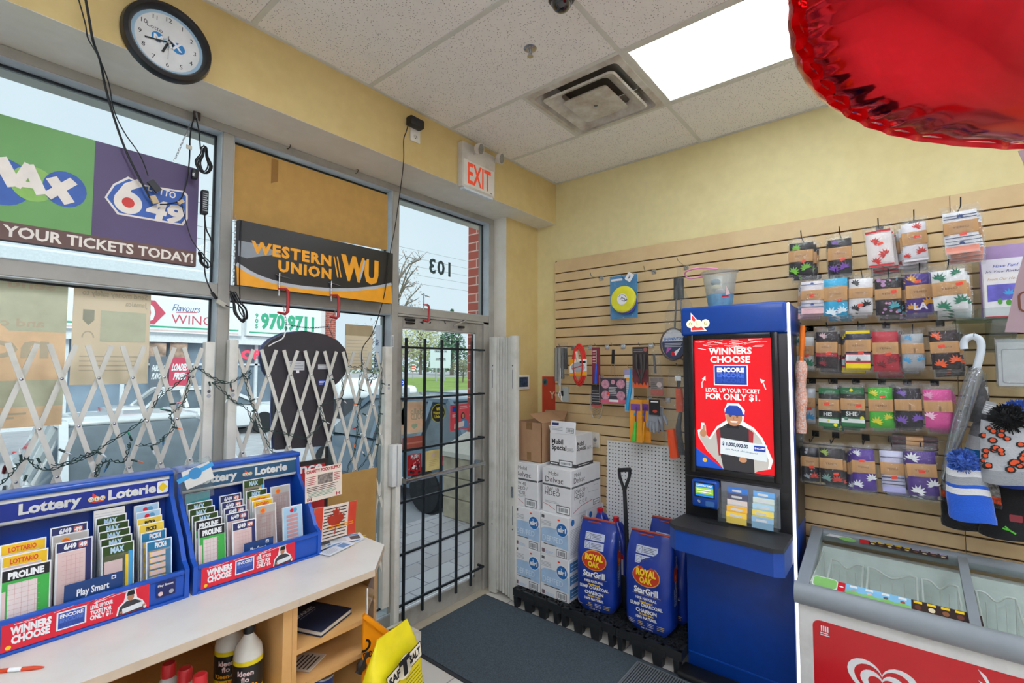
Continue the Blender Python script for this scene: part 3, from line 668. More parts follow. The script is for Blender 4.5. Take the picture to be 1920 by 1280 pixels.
    b = B(True); b.box((-h - .015, -.2, .62), (-h + .05, .2, .74), mat('number_plate', '#e6e8ea', .4)); b.build('number_plate', th)
    b = B(True); b.box((-h - .02, -W / 2 * .8, .36), (-h + .2, W / 2 * .8, .46), mat('bumper_grey', '#4a5058', .5), .03); b.build('bumper', th); return th
car('dark blue grey wagon with red tail light parked outside the door', '#6c7f90', (5.45, 6.75, GZ), PI / 2, L=4.4)
car('white car parked outside between the window posts', '#e8ecef', (1.5, 7.1, GZ), -PI / 2, L=4.5, Hh=1.5, wagon=False)
car('silver blue car parked outside the left window', '#aebfcd', (-1.25, 6.7, GZ), -PI / 2, L=4.5, Hh=1.55)
car('white sedan parked across the lot by the plaza shops', '#eef0f2', (5.2, 16.5, GZ), 0, L=4.6, Hh=1.45, wagon=False)
car('pale pickup coloured van parked further along the plaza', '#dfe3e6', (-1.5, 15.5, GZ), PI, L=4.8, Hh=1.8)
# truck seen in the door
th = thing('box_truck', 'white truck with a round blue logo seen low in the door glass', 'truck', P(765, 745, 1, 17))
o = P(742, 745, 1, 17); TRK = mat('truck_white', '#eef1f3', .4)
b = B(); b.box((o.x - 2.6, 17, o.z), (P(763, 720, 1, 17).x, 19, P(760, 708, 1, 17).z), TRK, .3, 4); b.box((o.x - 1, 17, o.z), (P(786, 720, 1, 17).x, 19, P(786, 722, 1, 17).z), TRK, .25, 3); b.box((o.x - 2.4, 17.1, GZ), (o.x + .9, 18.9, o.z + .02), mat('truck_underside', '#3a3d42', .8)); b.build('truck_body', th)
b = B().front((P(752, 717, 1, 17).x, 16.98, P(752, 717, 1, 17).z)); b.disc(0, 0, .17, BLUE, 1); b.txt('GO', 0, -.06, .12, WHITE, 2); b.build('truck_logo', th)
b = B().front(P(742, 741, 1, 16.9)); b.box((-1, 0, 0), (.72, .32, .06), LGREY, .02); b.txt('TRUCK', .3, .12, .08, GREY, 2); b.build('truck_panel', th)

# plaza across the lot
YP = 22
FAS = mat('plaza_white_fascia', '#e9ebed', .7); PGL = mat('plaza_glass', '#7e8d9c', .15, var=.5, scale=.6); PFR = mat('plaza_frame', '#dfe4e8', .5)
th = thing('shopping_plaza', 'white shopping plaza across the lot with shop signs over dark windows', 'building', (0, YP, GZ))
xe = P(624, 600, 1, YP).x; zt = 5.6; zf = P(330, 637, 1, YP).z
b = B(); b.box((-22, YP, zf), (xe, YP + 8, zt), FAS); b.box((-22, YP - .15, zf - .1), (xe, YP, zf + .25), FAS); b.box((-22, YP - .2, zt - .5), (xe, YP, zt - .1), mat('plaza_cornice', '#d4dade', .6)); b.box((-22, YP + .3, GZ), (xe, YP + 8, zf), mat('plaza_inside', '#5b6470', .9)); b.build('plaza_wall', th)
B().box((-22, YP + .2, GZ + .4), (xe - .6, YP + .25, zf), PGL).build('plaza_window', th)
b = B()
for k in range(22): x = -22 + 1.55 * k; (x < xe) and b.box((x, YP + .1, GZ), (x + .12, YP + .2, zf), PFR)
b.box((-22, YP + .1, 1.72), (xe, YP + .2, 1.8), PFR); b.box((-22, YP + .05, GZ), (xe, YP + .2, GZ + .5), PFR); b.build('plaza_frame', th)
B().box((P(610, 600, 1, YP).x, YP - .3, GZ), (xe, YP + .1, zt - .8), BRK).build('plaza_pier', th)
b = B(); q0 = P(283, 622, 1, YP - .3); q1 = P(389, 567, 1, YP - .3); xl = q0.x - 2.6; SGN = mat('shop_sign_white', '#f1f3f5', .5); SR = mat('shop_sign_red', '#d05468', .5); SG = mat('shop_sign_green', '#3fae86', .5)
b.box((xl, YP - .3, q0.z), (q1.x + 1.3, YP - .02, q1.z), SGN)
b.front((q0.x, YP - .3, q0.z)); H = q1.z - q0.z; Wd = q1.x - q0.x
b.poly([(-1.6, .5 * H), (-1.1, .92 * H), (.05 * Wd, .92 * H), (.24 * Wd, .57 * H), (.05 * Wd, .22 * H), (-1.1, .22 * H)], SR, 4); b.txt('0', -.05 * Wd, .32 * H, .46 * H, SGN, 6, w=.22 * Wd, bold=.03)
b.txt('Flavours', .6 * Wd, .66 * H, .2 * H, mat('shop_sign_blue', '#3a5f9c', .5), 4, w=.5 * Wd, bold=0, shear=.25); b.line([(.42 * Wd, .62 * H), (.8 * Wd, .66 * H)], .04, SR, 4)
b.txt('WINGS', .34 * Wd, .28 * H, .27 * H, SR, 4, al='l', w=.9 * Wd, bold=0); b.rect(-2.4, .14 * H, Wd + 1.2, .19 * H, SG, 4); b.rect(-2.4, .04 * H, Wd + 1.2, .08 * H, PINK, 4); b.build('shop_sign', th, 'white shop sign with red lettering')
b = B(); q0 = P(462, 629, 1, YP - .3); q1 = P(602, 588, 1, YP - .3); b.box((q0.x, YP - .3, q0.z), (q1.x, YP - .02, q1.z + .1), SGN); b.front((q0.x, YP - .3, q0.z)); H = q1.z - q0.z; Wd = q1.x - q0.x
b.txt('970.9711', .17 * Wd, .3 * H, .5 * H, SG, 4, al='l', w=.73 * Wd, bold=.05)
for k, c in enumerate('905'): b.txt(c, .12 * Wd, (.66 - .19 * k) * H, .14 * H, SG, 4, bold=.04)
b.rect(.03 * Wd, .1 * H, .62 * Wd, .15 * H, SG, 4); b.build('shop_sign', th, 'white phone number sign with green digits')
b = B().front((P(315, 745, 1, YP - .05))); Wd = P(353, 745, 1, YP).x - P(315, 745, 1, YP).x; b.box((0, 0, 0), (Wd, 1.55, .03), mat('poster_rose', '#cf4a62', .5)); b.txt('LOADED', Wd / 2, 1.05, .24, WHITE, 55, w=Wd * .8, shear=.2, bold=.05); b.txt('FRIES', Wd / 2, .7, .24, WHITE, 55, w=Wd * .6, shear=.2, bold=.05); b.disc(Wd / 2, .25, Wd * .42, mat('poster_fries', '#d9a860', .6), 55, ry=.22); b.build('window_poster', th, 'rose coloured window poster')
b = B().front((P(278, 745, 1, YP - .05))); Wd = P(312, 745, 1, YP).x - P(278, 745, 1, YP).x; b.box((0, 0, 0), (Wd, 1.55, .03), mat('poster_dark', '#6d7680', .5)); b.txt('FABULOUS', Wd / 2, 1.0, .2, WHITE, 55, w=Wd * .8, shear=.2, bold=.05); b.txt('FLAVOURS', Wd / 2, .7, .2, WHITE, 55, w=Wd * .8, shear=.2, bold=.05); b.build('window_poster', th, 'dark window poster')
b = B()
for u0, u1 in ((278, 312), (318, 352)): a, c = P(u0, 672, 1, YP - .05), P(u1, 643, 1, YP - .05); b.front((a.x, YP - .05, a.z)); b.rect(0, 0, c.x - a.x, c.z - a.z, mat('poster_food', '#b79884', .6, var=.5, scale=3), 3)
b.build('window_poster', th, 'food picture posters'); 
b = B().front(P(452, 672, 1, YP - .05)); b.txt('OPEN', 0, 0, .34, mat('neon_red', '#e2415a', .4, emit=.8), 4, al='l', w=1.5, bold=.06); b.build('neon_sign', th, 'red neon word in the shop window')

# trees, lease board, markers, hydro wires
LEAF = {}
def tree(label, x, y, h, r, col, kind, zb=GZ, seed=1):
    q = random.Random(seed); th = thing('tree', label, 'tree', (x, y, zb), group=None); lm = mat('foliage_' + col.strip('#'), col, .9, var=.3, scale=1.2); bk = mat('tree_bark', '#7d7268', .95)
    b = B(); b.tube([(x, y, zb), (x + .1, y, zb + h * .4), (x, y, zb + h * .8)], [.03 * h, .022 * h, .008 * h], bk, 8)
    nb = 22 if kind == 'bare' else 10
    tips = []
    for k in range(nb):
        z0 = zb + h * q.uniform(.25, .75); a = q.uniform(0, 2 * PI); l = r * q.uniform(.6, 1.05); e = V((x + l * math.cos(a), y + l * math.sin(a), z0 + h * q.uniform(.1, .3)))
        m = (V((x, y, z0)) + e) / 2 + V((0, 0, .04 * h)); b.tube([(x, y, z0), m, e], [.008 * h, .005 * h, .002 * h], bk, 5); tips.append((m, e))
        if kind == 'bare':
            for j in range(5): s0 = m.lerp(e, q.random()); b.tube([s0, s0 + V((q.uniform(-1, 1), q.uniform(-1, 1), q.uniform(.2, 1.2))) * r * .28], [.0025 * h, .001 * h], bk, 4)
    b.build('trunk', th)
    n = {'bare': 260, 'leafy': 1500, 'conifer': 1800}[kind]; vs = []; fs = []; sz = h * (.012 if kind == 'bare' else .028)
    for k in range(n):
        if kind == 'conifer': f = q.random(); rad = r * (1 - f) * math.sqrt(q.random()) + .1; a = q.uniform(0, 2 * PI); c = V((x + rad * math.cos(a), y + rad * math.sin(a), zb + h * (.06 + .94 * f)))
        else:
            while True:
                d = V((q.uniform(-1, 1), q.uniform(-1, 1), q.uniform(-1, 1)))
                if d.length < 1: break
            c = V((x, y, zb + h * .62)) + V((d.x * r, d.y * r, d.z * h * .36))
        u = V((q.uniform(-1, 1), q.uniform(-1, 1), q.uniform(-1, 1))).normalized(); v = u.orthogonal().normalized(); i = len(vs)
        vs += [c + u * sz, c + v * sz * .6, c - u * sz, c - v * sz * .6]; fs.append((i, i + 1, i + 2, i + 3))
    b = B(); b.add(vs, fs, lm); b.build('foliage', th)
for k, (u, y, h, r, col, kind, lb) in enumerate(((847, 66, 12.5, 4.6, '#5c7f66', 'conifer', 'tall dark green conifer seen through the door by the brick pier'), (788, 76, 11, 5.5, '#b9bd8c', 'leafy', 'pale yellow green tree seen through the door left of the lease board'), (742, 40, 15, 3.2, '#a89a90', 'bare', 'tall bare tree whose twigs show in the glass above the door'), (822, 95, 9, 6, '#8fa37c', 'leafy', 'mid green tree seen behind the lease board'), (752, 112, 10, 6, '#a58f84', 'leafy', 'brownish tree at the left edge of the door glass'), (690, 96, 12, 5, '#a7a39c', 'bare', 'bare tree seen through the right window beyond the plaza'), (868, 42, 3.0, 1.6, '#8d8a6e', 'leafy', 'low bare shrub in front of the road by the brick pier'))):
    g = P(u, 690, 1, y); tree(lb, g.x, y, h, r, col, kind, GZ if y < 62 else GZ + .3, seed=k + 3)
b = B(); q = random.Random(4)
for k in range(2400):
    c = V((q.uniform(30, 160), q.uniform(101, 108), GZ + .3 + abs(q.gauss(0, 1)) * 2.2)); u = V((q.uniform(-1, 1), q.uniform(-1, 1), q.uniform(-1, 1))).normalized() * .5; v = u.orthogonal() * .7
    b.add([c + u, c + v, c - u, c - v], [(0, 1, 2, 3)], mat('hedge_leaf', '#8d9678', .9, var=.3, scale=.5))
tag(b.build('hedge', loc=(90, 104, GZ)), 'hazy band of far shrubs along the road seen through the door', 'shrubs', kind='stuff')
YB2 = 48; a = P(807, 690, 1, YB2); c = P(845, 656, 1, YB2); th = thing('lease_board', 'large white notice board on posts by the road through the door', 'billboard', ((a.x + c.x) / 2, YB2, GZ))
b = B().front((a.x, YB2, a.z)); Wd, H = c.x - a.x, c.z - a.z; b.box((0, 0, -.1), (Wd, H, 0), mat('board_white', '#d9e2ea', .6)); b.build('board_panel', th)
b = B().front((a.x, YB2, a.z)); b.X = b.X @ Matrix.Translation((0, 0, .02)); b.txt('DRIASOKE OR', Wd / 2, H * .86, H * .1, GREY, 2, w=Wd * .6, bold=.03, mirror=False); b.txt('DHPSWOR', Wd / 2, H * .42, H * .13, GREY, 2, w=Wd * .5, bold=.03); b.build('board_print', th)
B().bar((a.x + Wd * .3, YB2 + .1, GZ), (a.x + Wd * .3, YB2 + .1, c.z), .18, .18, LGREY).build('board_post', th); B().bar((a.x + Wd * .7, YB2 + .1, GZ), (a.x + Wd * .7, YB2 + .1, c.z), .18, .18, LGREY).build('board_post', th)
for u in (775.5, 855):
    a = P(u, 697, 1, 58); th = thing('road_marker', 'red and white striped road marker %s the lease board' % ('left of' if u < 800 else 'right of'), 'road marker', (a.x, 58, GZ), group='road markers')
    b = B()
    for k in range(6): b.box((a.x - .28, 58, a.z + .2 * k), (a.x + .28, 58.1, a.z + .2 * k + .2), mat('marker_red', '#e0523e', .5) if k % 2 == 0 else WHITE)
    b.build('marker_panel', th); B().box((a.x - .06, 58.1, GZ), (a.x + .06, 58.2, a.z + .6), LGREY).build('marker_post', th)
th = thing('hydro_line', 'thin overhead wires crossing the pale sky on a far pole', 'overhead wires', (50, 46, GZ))
wm = mat('hydro_wire', '#8d979e', .6)
for k in range(5):
    z = 11.5 + 1.05 * k; B().tube([(8, 44 + k * .2, z - .5), (30, 44 + k * .2, z - .2), (60, 44 + k * .2, z + .3)], .02, wm, 5).build('hydro_wire', th)
B().tube([(60, 44.4, GZ), (60, 44.4, 17)], .18, mat('wood_pole', '#8a7d70', .9), 8).build('hydro_pole', th)
# ================================================================== signs and cables in the windows
def chain(b, p, q, m, n=None, r=.0035):
    """links from p to q"""
    p, q = V(p), V(q); L = (q - p).length; n = n or max(2, int(L / (r * 4.2))); d = (q - p).normalized(); a = d.orthogonal().normalized(); c = d.cross(a)
    for i in range(n):
        o = p.lerp(q, (i + .5) / n); s = a if i % 2 else c
        b.tube([o + d * (L / n * .72 * math.cos(t)) + s * (r * 1.1 * math.sin(t)) for t in (2 * PI * k / 8 for k in range(8))], r * .32, m, 4, closed=True)
YL = 2.45
# lottery banner (left window)
sx0, sx1, sz0, sz1 = -.42, .733, 2.166, 2.612
th = thing('lottery_banner', 'large hanging lottery light box with green and purple halves in the upper left window', 'sign', ((sx0 + sx1) / 2, YL, sz0))
BG = mat('banner_green', '#6da65c', .5, var=.12, scale=3); BP = mat('banner_purple', '#57496f', .5, var=.12, scale=3); BR = mat('banner_brown', '#6a4e46', .5, var=.25, scale=2); OFFW = mat('banner_white', '#ece4d8', .5); BB = mat('banner_blue', '#3460b0', .5, var=.1)
b = B(); b.box((sx0, YL, sz0), (sx1, YL + .035, sz1), mat('light_box_case', '#3a3f48', .5)); b.build('sign_case', th)
b = B().front((sx0, YL, sz0)); xm = .372 - sx0; Wd = sx1 - sx0; H = sz1 - sz0
b.rect(0, .065, xm, H, BG); b.rect(xm, .065, Wd, H, BP); b.rect(0, 0, Wd, .065, BR)
b.txt('YOUR TICKETS TODAY!', Wd - .012, .014, .038, OFFW, 3, al='r', w=.585, bold=.03)
X = lambda u, v: (P(u, v, 1, YL).x - sx0, P(u, v, 1, YL).z - sz0)
c = X(5, 340); b.disc(c[0], c[1], .075, BB, 2, ry=.085); c = X(62, 345); b.disc(c[0], c[1], .06, mat('banner_green_ball', '#8cbf5c', .5, var=.1), 3, ry=.065); c = X(122, 355); b.disc(c[0], c[1], .062, BB, 4, ry=.068)
b.line([X(-2, 295), X(28, 350)], .04, OFFW, 5); b.line([X(28, 350), X(56, 309)], .03, OFFW, 6); b.line([X(52, 309), X(78, 365)], .032, OFFW, 7); b.line([X(38, 345), X(72, 350)], .022, OFFW, 8); b.line([X(96, 333), X(130, 382)], .034, OFFW, 8); b.line([X(138, 340), X(88, 368)], .03, OFFW, 9)
pl = [X(*p) for p in ((196, 370), (212, 345), (240, 331), (268, 346), (345, 358), (352, 366), (352, 410), (343, 423), (255, 408), (220, 402))]; b.poly(pl, OFFW, 2)
cx, cy = X(275, 378); b.poly([(cx + (x - cx) * .95, cy + (y - cy) * .9) for x, y in pl], BB, 3)
b.txt('LOTTO', *X(303, 365), .028, OFFW, 4, w=.1, rot=-.1)
b.line([X(262, 343), X(240, 350), X(222, 372)], .032, OFFW, 4); c = X(240, 380); b.disc(c[0], c[1], .047, OFFW, 5); b.disc(c[0], c[1], .021, mat('banner_red', '#d8382f', .5), 6)
b.txt('49', *X(306, 413), .075, OFFW, 7, w=.135, bold=.05, rot=-.06, shear=.15); b.build('sign_face', th)
b = B(); chain(b, P(327, 301, 1, YL + .01), P(362, 222, 1, 2.5), METAL); b.build('sign_chain', th)
b = B(); b.box(P(362, 206, 1, 2.53), P(376, 226, 1, 2.52), mat('rusty_bracket', '#4d4038', .7)); b.tube([P(368, 212, 1, 2.5), P(370, 226, 1, 2.48), P(365, 230, 1, 2.48)], .004, METAL, 6); b.build('sign_hook', th)
# power cables and adapters beside the banner
YC = 2.42
th = thing('hanging_cable', 'long black cable falling from the ceiling in front of the lottery banner', 'cable', P(285, 350, 1, YC))
pts = [P(160, -6, 1, 2.17), P(168, 40, 1, 2.17), P(175, 78, 1, 2.18), P(188, 115, 1, 2.3), P(197, 160, 1, 2.4), P(212, 215, 1, YC), P(235, 280, 1, YC), P(262, 335, 1, YC), P(282, 372, 1, YC)]
b = B(); b.tube(spline(pts, 6), .0042, DKWIRE, 7); b.build('cable_lead', th)
pts = [P(146, -6, 1, 2.17), P(160, 45, 1, 2.17), P(165, 72, 1, 2.18), P(180, 98, 1, 2.3), P(193, 125, 1, 2.38), P(205, 160, 1, 2.4), P(213, 205, 1, YC), P(233, 248, 1, YC), P(262, 290, 1, YC), P(278, 330, 1, YC)]
B().tube(spline(pts, 6), .0022, DKWIRE, 6).build('cable_lead', th)
b = B(); a, c = P(281, 339, 1, YC), P(298, 359, 1, YC); b.bar(a, c, .026, .016, BLKPL, (0, 1, 0)); b.build('inline_switch', th)
b = B(); b.bar(P(285, 367, 1, YC), P(293, 381, 1, YC), .022, .012, mat('beige_connector', '#cdb58a', .5), (0, 1, 0)); b.bar(P(334, 381, 1, YC), P(344, 376, 1, YC), .014, .01, mat('beige_connector', '#cdb58a', .5), (0, 1, 0)); b.build('cable_connector', th)
pts = [P(300, 383, 1, YC), P(318, 382, 1, YC), P(338, 374, 1, YC), P(350, 340, 1, YC), P(355, 300, 1, YC), P(357, 250, 1, 2.45), P(364, 220, 1, 2.47)]
B().tube(spline(pts, 6), .003, DKWIRE, 6).build('cable_lead', th); B().tube(spline([P(340, 380, 1, YC), P(350, 420, 1, YC), P(360, 450, 1, YC), P(378, 475, 1, YC)], 6), .002, DKWIRE, 6).build('cable_lead', th)
b = B(); b.box(P(349, 271, 1, YC), P(360, 281, 1, YC - .004), mat('cable_tag', '#c9c3b2', .6)); b.build('cable_tag', th)
def coil(b, c, a, w2, n, r, m, seed=0, along=(0, 0, 1), across=(1, 0, 0)):
    """a bundled hank of cable"""
    q = random.Random(seed); al, ac = V(along).normalized(), V(across).normalized(); pts = []
    for i in range(n):
        ww = w2 * q.uniform(.5, 1.1); aa = a * q.uniform(.85, 1.05); off = q.uniform(-.3, .3) * w2; dy = q.uniform(-.012, .012)
        for k in range(10): t = 2 * PI * k / 10; pts.append(V(c) + al * aa * math.cos(t) + ac * (ww * math.sin(t) * (.35 if math.cos(t) > 0 else 1) + off) + V((0, dy, 0)))
    b.tube(spline(pts, 3), r, m, 5); return b
th = thing('cable_hank', 'bundled grey cable and adapter hanging beside the lottery banner', 'cable', P(383, 330, 1, YC))
b = B(); coil(b, P(383, 300, 1, YC), .062, .03, 6, .0028, DKWIRE, 2); b.tube([P(368, 222, 1, 2.46), P(373, 245, 1, YC), P(376, 280, 1, YC)], .003, DKWIRE, 6); b.build('cable_coil', th)
b = B(); a, c = P(375, 357, 1, YC), P(391, 402, 1, YC - .03); b.box(a, c, BLKPL, .005); b.front((a.x, YC - .0305, c.z)); b.lines(.004, .01, (c.x - a.x) - .004, (a.z - c.z) - .012, 9, LGREY, 1, .4, .4); b.build('adapter_brick', th)
b = B(); b.box(P(357, 318, 1, YC), P(372, 336, 1, YC - .03), BLKPL, .006); b.front(P(363, 330, 1, YC - .031)); b.txt('E', 0, 0, .014, WHITE, 1); b.build('plug_adapter', th)
b = B(); b.tube(spline([P(383, 402, 1, YC), P(387, 430, 1, YC), P(394, 445, 1, YC), P(400, 470, 1, YC), P(397, 495, 1, YC), P(388, 503, 1, YC)], 5), .003, DKWIRE, 6); b.tube(spline([P(384, 402, 1, YC), P(384, 440, 1, YC), P(383, 490, 1, YC), P(386, 520, 1, YC), P(396, 545, 1, YC), P(404, 560, 1, 2.5)], 5), .003, DKWIRE, 6); coil(b, P(381, 487, 1, YC), .035, .016, 4, .0028, DKWIRE, 5, (-.5, 0, 1)); b.bar(P(397, 548, 1, 2.49), P(406, 560, 1, 2.5), .012, .01, BLKPL, (0, 1, 0)); b.build('cable_tail', th)
th = thing('cable_hank', 'bundled black cable tied to the mullion left of the yellow money transfer sign', 'cable', P(447, 574, 1, 2.41))
b = B(); coil(b, P(447, 574, 1, 2.41), .075, .03, 7, .0027, DKWIRE, 8, (-.45, 0, 1), (1, 0, .45)); b.tube(spline([P(422, 572, 1, 2.52), P(432, 576, 1, 2.48), P(440, 578, 1, 2.46)], 5), .0025, DKWIRE, 6); b.tube(spline([P(450, 560, 1, 2.43), P(449, 520, 1, 2.43), P(451, 460, 1, 2.43), P(453, 414, 1, 2.435)], 5), .0025, DKWIRE, 6); b.build('cable_coil', th)
b = B(); b.bar(P(406, 563, 1, 2.52), P(422, 573, 1, 2.52), .02, .014, mat('cable_joiner', '#c9c6b6', .5), (0, 1, 0)); b.build('cable_joiner', th)
# cardboard blocking the upper right pane
CBD = mat('brown_cardboard', '#c49a55', .85, var=.06, bump=.05); TAPE = clear('clear_tape', '#f1e6cf', gloss=.05, rough=.1, tint=.25, body='#a98551')
th = thing('cardboard_sheet', 'brown cardboard sheet taped inside the window above the yellow sign', 'cardboard', (1.37, 2.56, 2.45))
x0, x1 = .915, 1.838
def cardf(a, c): return (x0 + (x1 - x0) * a, 2.562 - .03 * math.sin(PI * a) * (1 - c), 2.832 - (1 - c) * (.385 - .02 * a + .012 * math.sin(PI * a)))
B().grid(cardf, 14, 8, CBD).build('cardboard_panel', th)
b = B().front((0, 2.5, 0)); a = P(515, 330, 1, 2.555); b.at((a.x, 2.556, 2.45), (1, 0, 0), (0, 0, 1)); b.rect(-.018, 0, .018, .37, TAPE, 1); b.build('packing_tape', th)
# yellow and black money transfer sign
wx0, wx1, wz0, wz1 = .903, 1.796, 2.104, 2.42
th = thing('money_transfer_sign', 'black and yellow money transfer light box hanging in the right window', 'sign', (1.35, 2.44, wz0))
b = B(); b.box((wx0, 2.44, wz0), (wx1, 2.475, wz1), mat('sign_black_case', '#17171a', .4)); b.build('sign_case', th)
b = B().front((wx0, 2.44, wz0)); W2, H = wx1 - wx0, wz1 - wz0; WB = mat('transfer_black', '#211f22', .3); WY = mat('transfer_yellow', '#f5a81c', .4); WG = mat('transfer_silver', '#b9bdc2', .4)
b.rect(0, 0, W2, H, WB)
S_ = lambda u, v: (P(u, v, 1, 2.44).x - wx0, P(u, v, 1, 2.44).z - wz0); cv = [(p.x, p.y) for p in spline([V((*S_(u, v), 0)) for u, v in ((443, 498), (480, 520), (530, 536), (590, 544), (650, 546), (700, 542), (734, 535))], 3)]
b.poly([(0, 0), (W2, 0)] + [(x, z) for x, z in cv[::-1]], WY, 2); b.line([(x, z + .009) for x, z in cv], .018, WG, 3)
b.poly([(0, .14), (.0, .215), (.11, .215), (.2, .185), (.1, .155), (.04, .135)], mat('transfer_glare_print', '#8f969c', .4), 2)
tw = lambda t_, u0, u1, v0, v1, bd: b.txt(t_, (S_(u0, v1)[0] + S_(u1, v1)[0]) / 2, S_((u0 + u1) / 2, v1)[1], S_((u0 + u1) / 2, v0)[1] - S_((u0 + u1) / 2, v1)[1], WY, 4, w=S_(u1, v1)[0] - S_(u0, v1)[0], bold=bd, sp=1.18 if len(t_) > 2 else .95)
tw('WESTERN', 470, 621, 466, 485, .05); tw('UNION', 521, 621, 497, 515, .05); tw('WU', 638, 709, 486, 526, .06)
for u in (626, 632): b.line([S_(u, 481), S_(u + 7, 520)], .008, WY, 4)
b.line([S_(674, 524), S_(684, 488)], .012, WG, 5); b.build('sign_face', th)
b = B(); chain(b, (wx0 - .012, 2.45, wz0), (wx0 - .012, 2.45, 2.44), METAL); chain(b, (wx0 - .012, 2.45, 2.44), P(540, 275, 1, 2.53), METAL) if False else None; b.build('sign_chain', th)
for u, v in ((540, 272), (667, 318)):
    o = P(u, v + 4, 1, 2.53); b = B(); b.tube(spline([o + V((0, 0, .014)), o + V((.004, -.014, .012)), o + V((.002, -.022, 0)), o + V((-.004, -.016, -.014)), o + V((-.008, -.006, -.012))], 4), .0025, mat('rusty_hook', '#5a4a3e', .6), 6)
    tag(b.build('screw_hook', loc=o), 'small rusty screw hook above the cardboard sheet', 'hook', 'screw hooks above the cardboard')
# red C clamps
CRED = mat('clamp_red', '#b5272b', .4, var=.12, bump=.05)
def clamp(u0, v0, u1, v1, y, label, hgt=.13):
    o = P(u0, v0, 1, y); th = thing('c_clamp', label, 'clamp', o, group=None)
    b = B(); h = hgt; pts = [(-.03, 0, -.004), (.008, 0, 0), (.02, 0, -.012), (.022, 0, -.05), (.02, 0, -h + .012), (.008, 0, -h), (-.03, 0, -h + .006)]
    b.tube([o + V(p) for p in pts], [.007, .009, .01, .01, .01, .009, .007], CRED, 6, flat=.8); b.build('clamp_frame', th)
    b = B(); b.tube([o + V((-.026, 0, .075)), o + V((-.026, 0, -.04))], .0045, STEEL, 8); b.tube([o + V((-.045, .0, .066)), o + V((.03, .004, .056))], .003, STEEL, 6); b.lathe([(0, 0)], STEEL, 4) if False else None; b.build('clamp_screw', th)
clamp(533, 541, 0, 0, 2.43, 'red clamp on the window bar below the word UNION'); clamp(629, 553, 0, 0, 2.43, 'red clamp on the window bar below the large initials of the yellow sign'); clamp(800, 571, 0, 0, 2.49, 'red clamp on the bar over the door below the number 103', .115)
# chains and the dark shirt shaped light box, seen from its back
th = thing('shirt_light_box', 'black shirt shaped light box hanging back to front behind the scissor gate', 'sign', (1.25, 2.53, 1.29))
ys = 2.535
out = [(513, 842), (510, 780), (512, 720), (505, 712), (494, 695), (488, 672), (492, 650), (505, 637), (530, 625), (568, 621), (605, 627), (628, 638), (643, 655), (648, 675), (643, 700), (630, 716), (622, 722), (620, 780), (617, 834)]
pl = [P(u, v, 1, ys) for u, v in out]; b = B().at((0, ys, 0), (1, 0, 0), (0, 0, 1)); b.prism([(p.x, p.z) for p in pl], .0, .028, mat('light_box_back', '#37343a', .5)); b.build('light_box_back', th)
b = B().at((0, ys + .012, 0), (1, 0, 0), (0, 0, 1)); c = pl[9]; b.prism([(1.245 + (p.x - 1.245) * 1.012, p.z + (.005 if p.z > 1.7 else 0)) for p in pl], -.01, 0, mat('light_box_rim', '#5a628e', .4)); b.build('light_box_rim', th)
LBW = mat('spec_label', '#d2d4d6', .6)
for u0, v0, u1, v1, m in ((541, 677, 571, 694, LBW), (596, 683, 619, 692, LBW), (597, 712, 612, 722, BLUE), (555, 694, 561, 699, WHITE)):
    p0, p1 = P(u0, v1, 1, ys - .028), P(u1, v0, 1, ys - .028); b = B().front(p0); b.X = b.X @ Matrix.Translation((0, 0, .0005)); b.rect(0, 0, p1.x - p0.x, p1.z - p0.z, m, 1); b.lines(.004, .003, p1.x - p0.x - .004, p1.z - p0.z - .003, 3, LGREY if m is LBW else WHITE, 2, .4, .5); b.build('spec_label', th)
b = B(); p = P(535, 620, 1, ys - .01); chain(b, P(531, 570, 1, 2.46), P(536, 600, 1, 2.46), METAL); chain(b, P(536, 600, 1, 2.46), P(537, 622, 1, ys - .02), METAL); chain(b, P(631, 577, 1, 2.46), P(616, 612, 1, 2.46), METAL); chain(b, P(616, 612, 1, 2.46), P(624, 632, 1, ys - .02), METAL)
sag = [P(537, 608, 1, 2.46).lerp(P(616, 612, 1, 2.46), k / 8) + V((0, 0, -.012 * math.sin(PI * k / 8))) for k in range(9)]
for k in range(8): chain(b, sag[k], sag[k + 1], BLACK)
b.build('hanging_chain', th); B().tube(spline([P(503, 649, 1, ys - .035), P(515, 642, 1, ys - .04), P(530, 634, 1, ys - .04), P(535, 622, 1, ys - .035)], 6), .0035, WHITE, 6).build('white_lead', th)
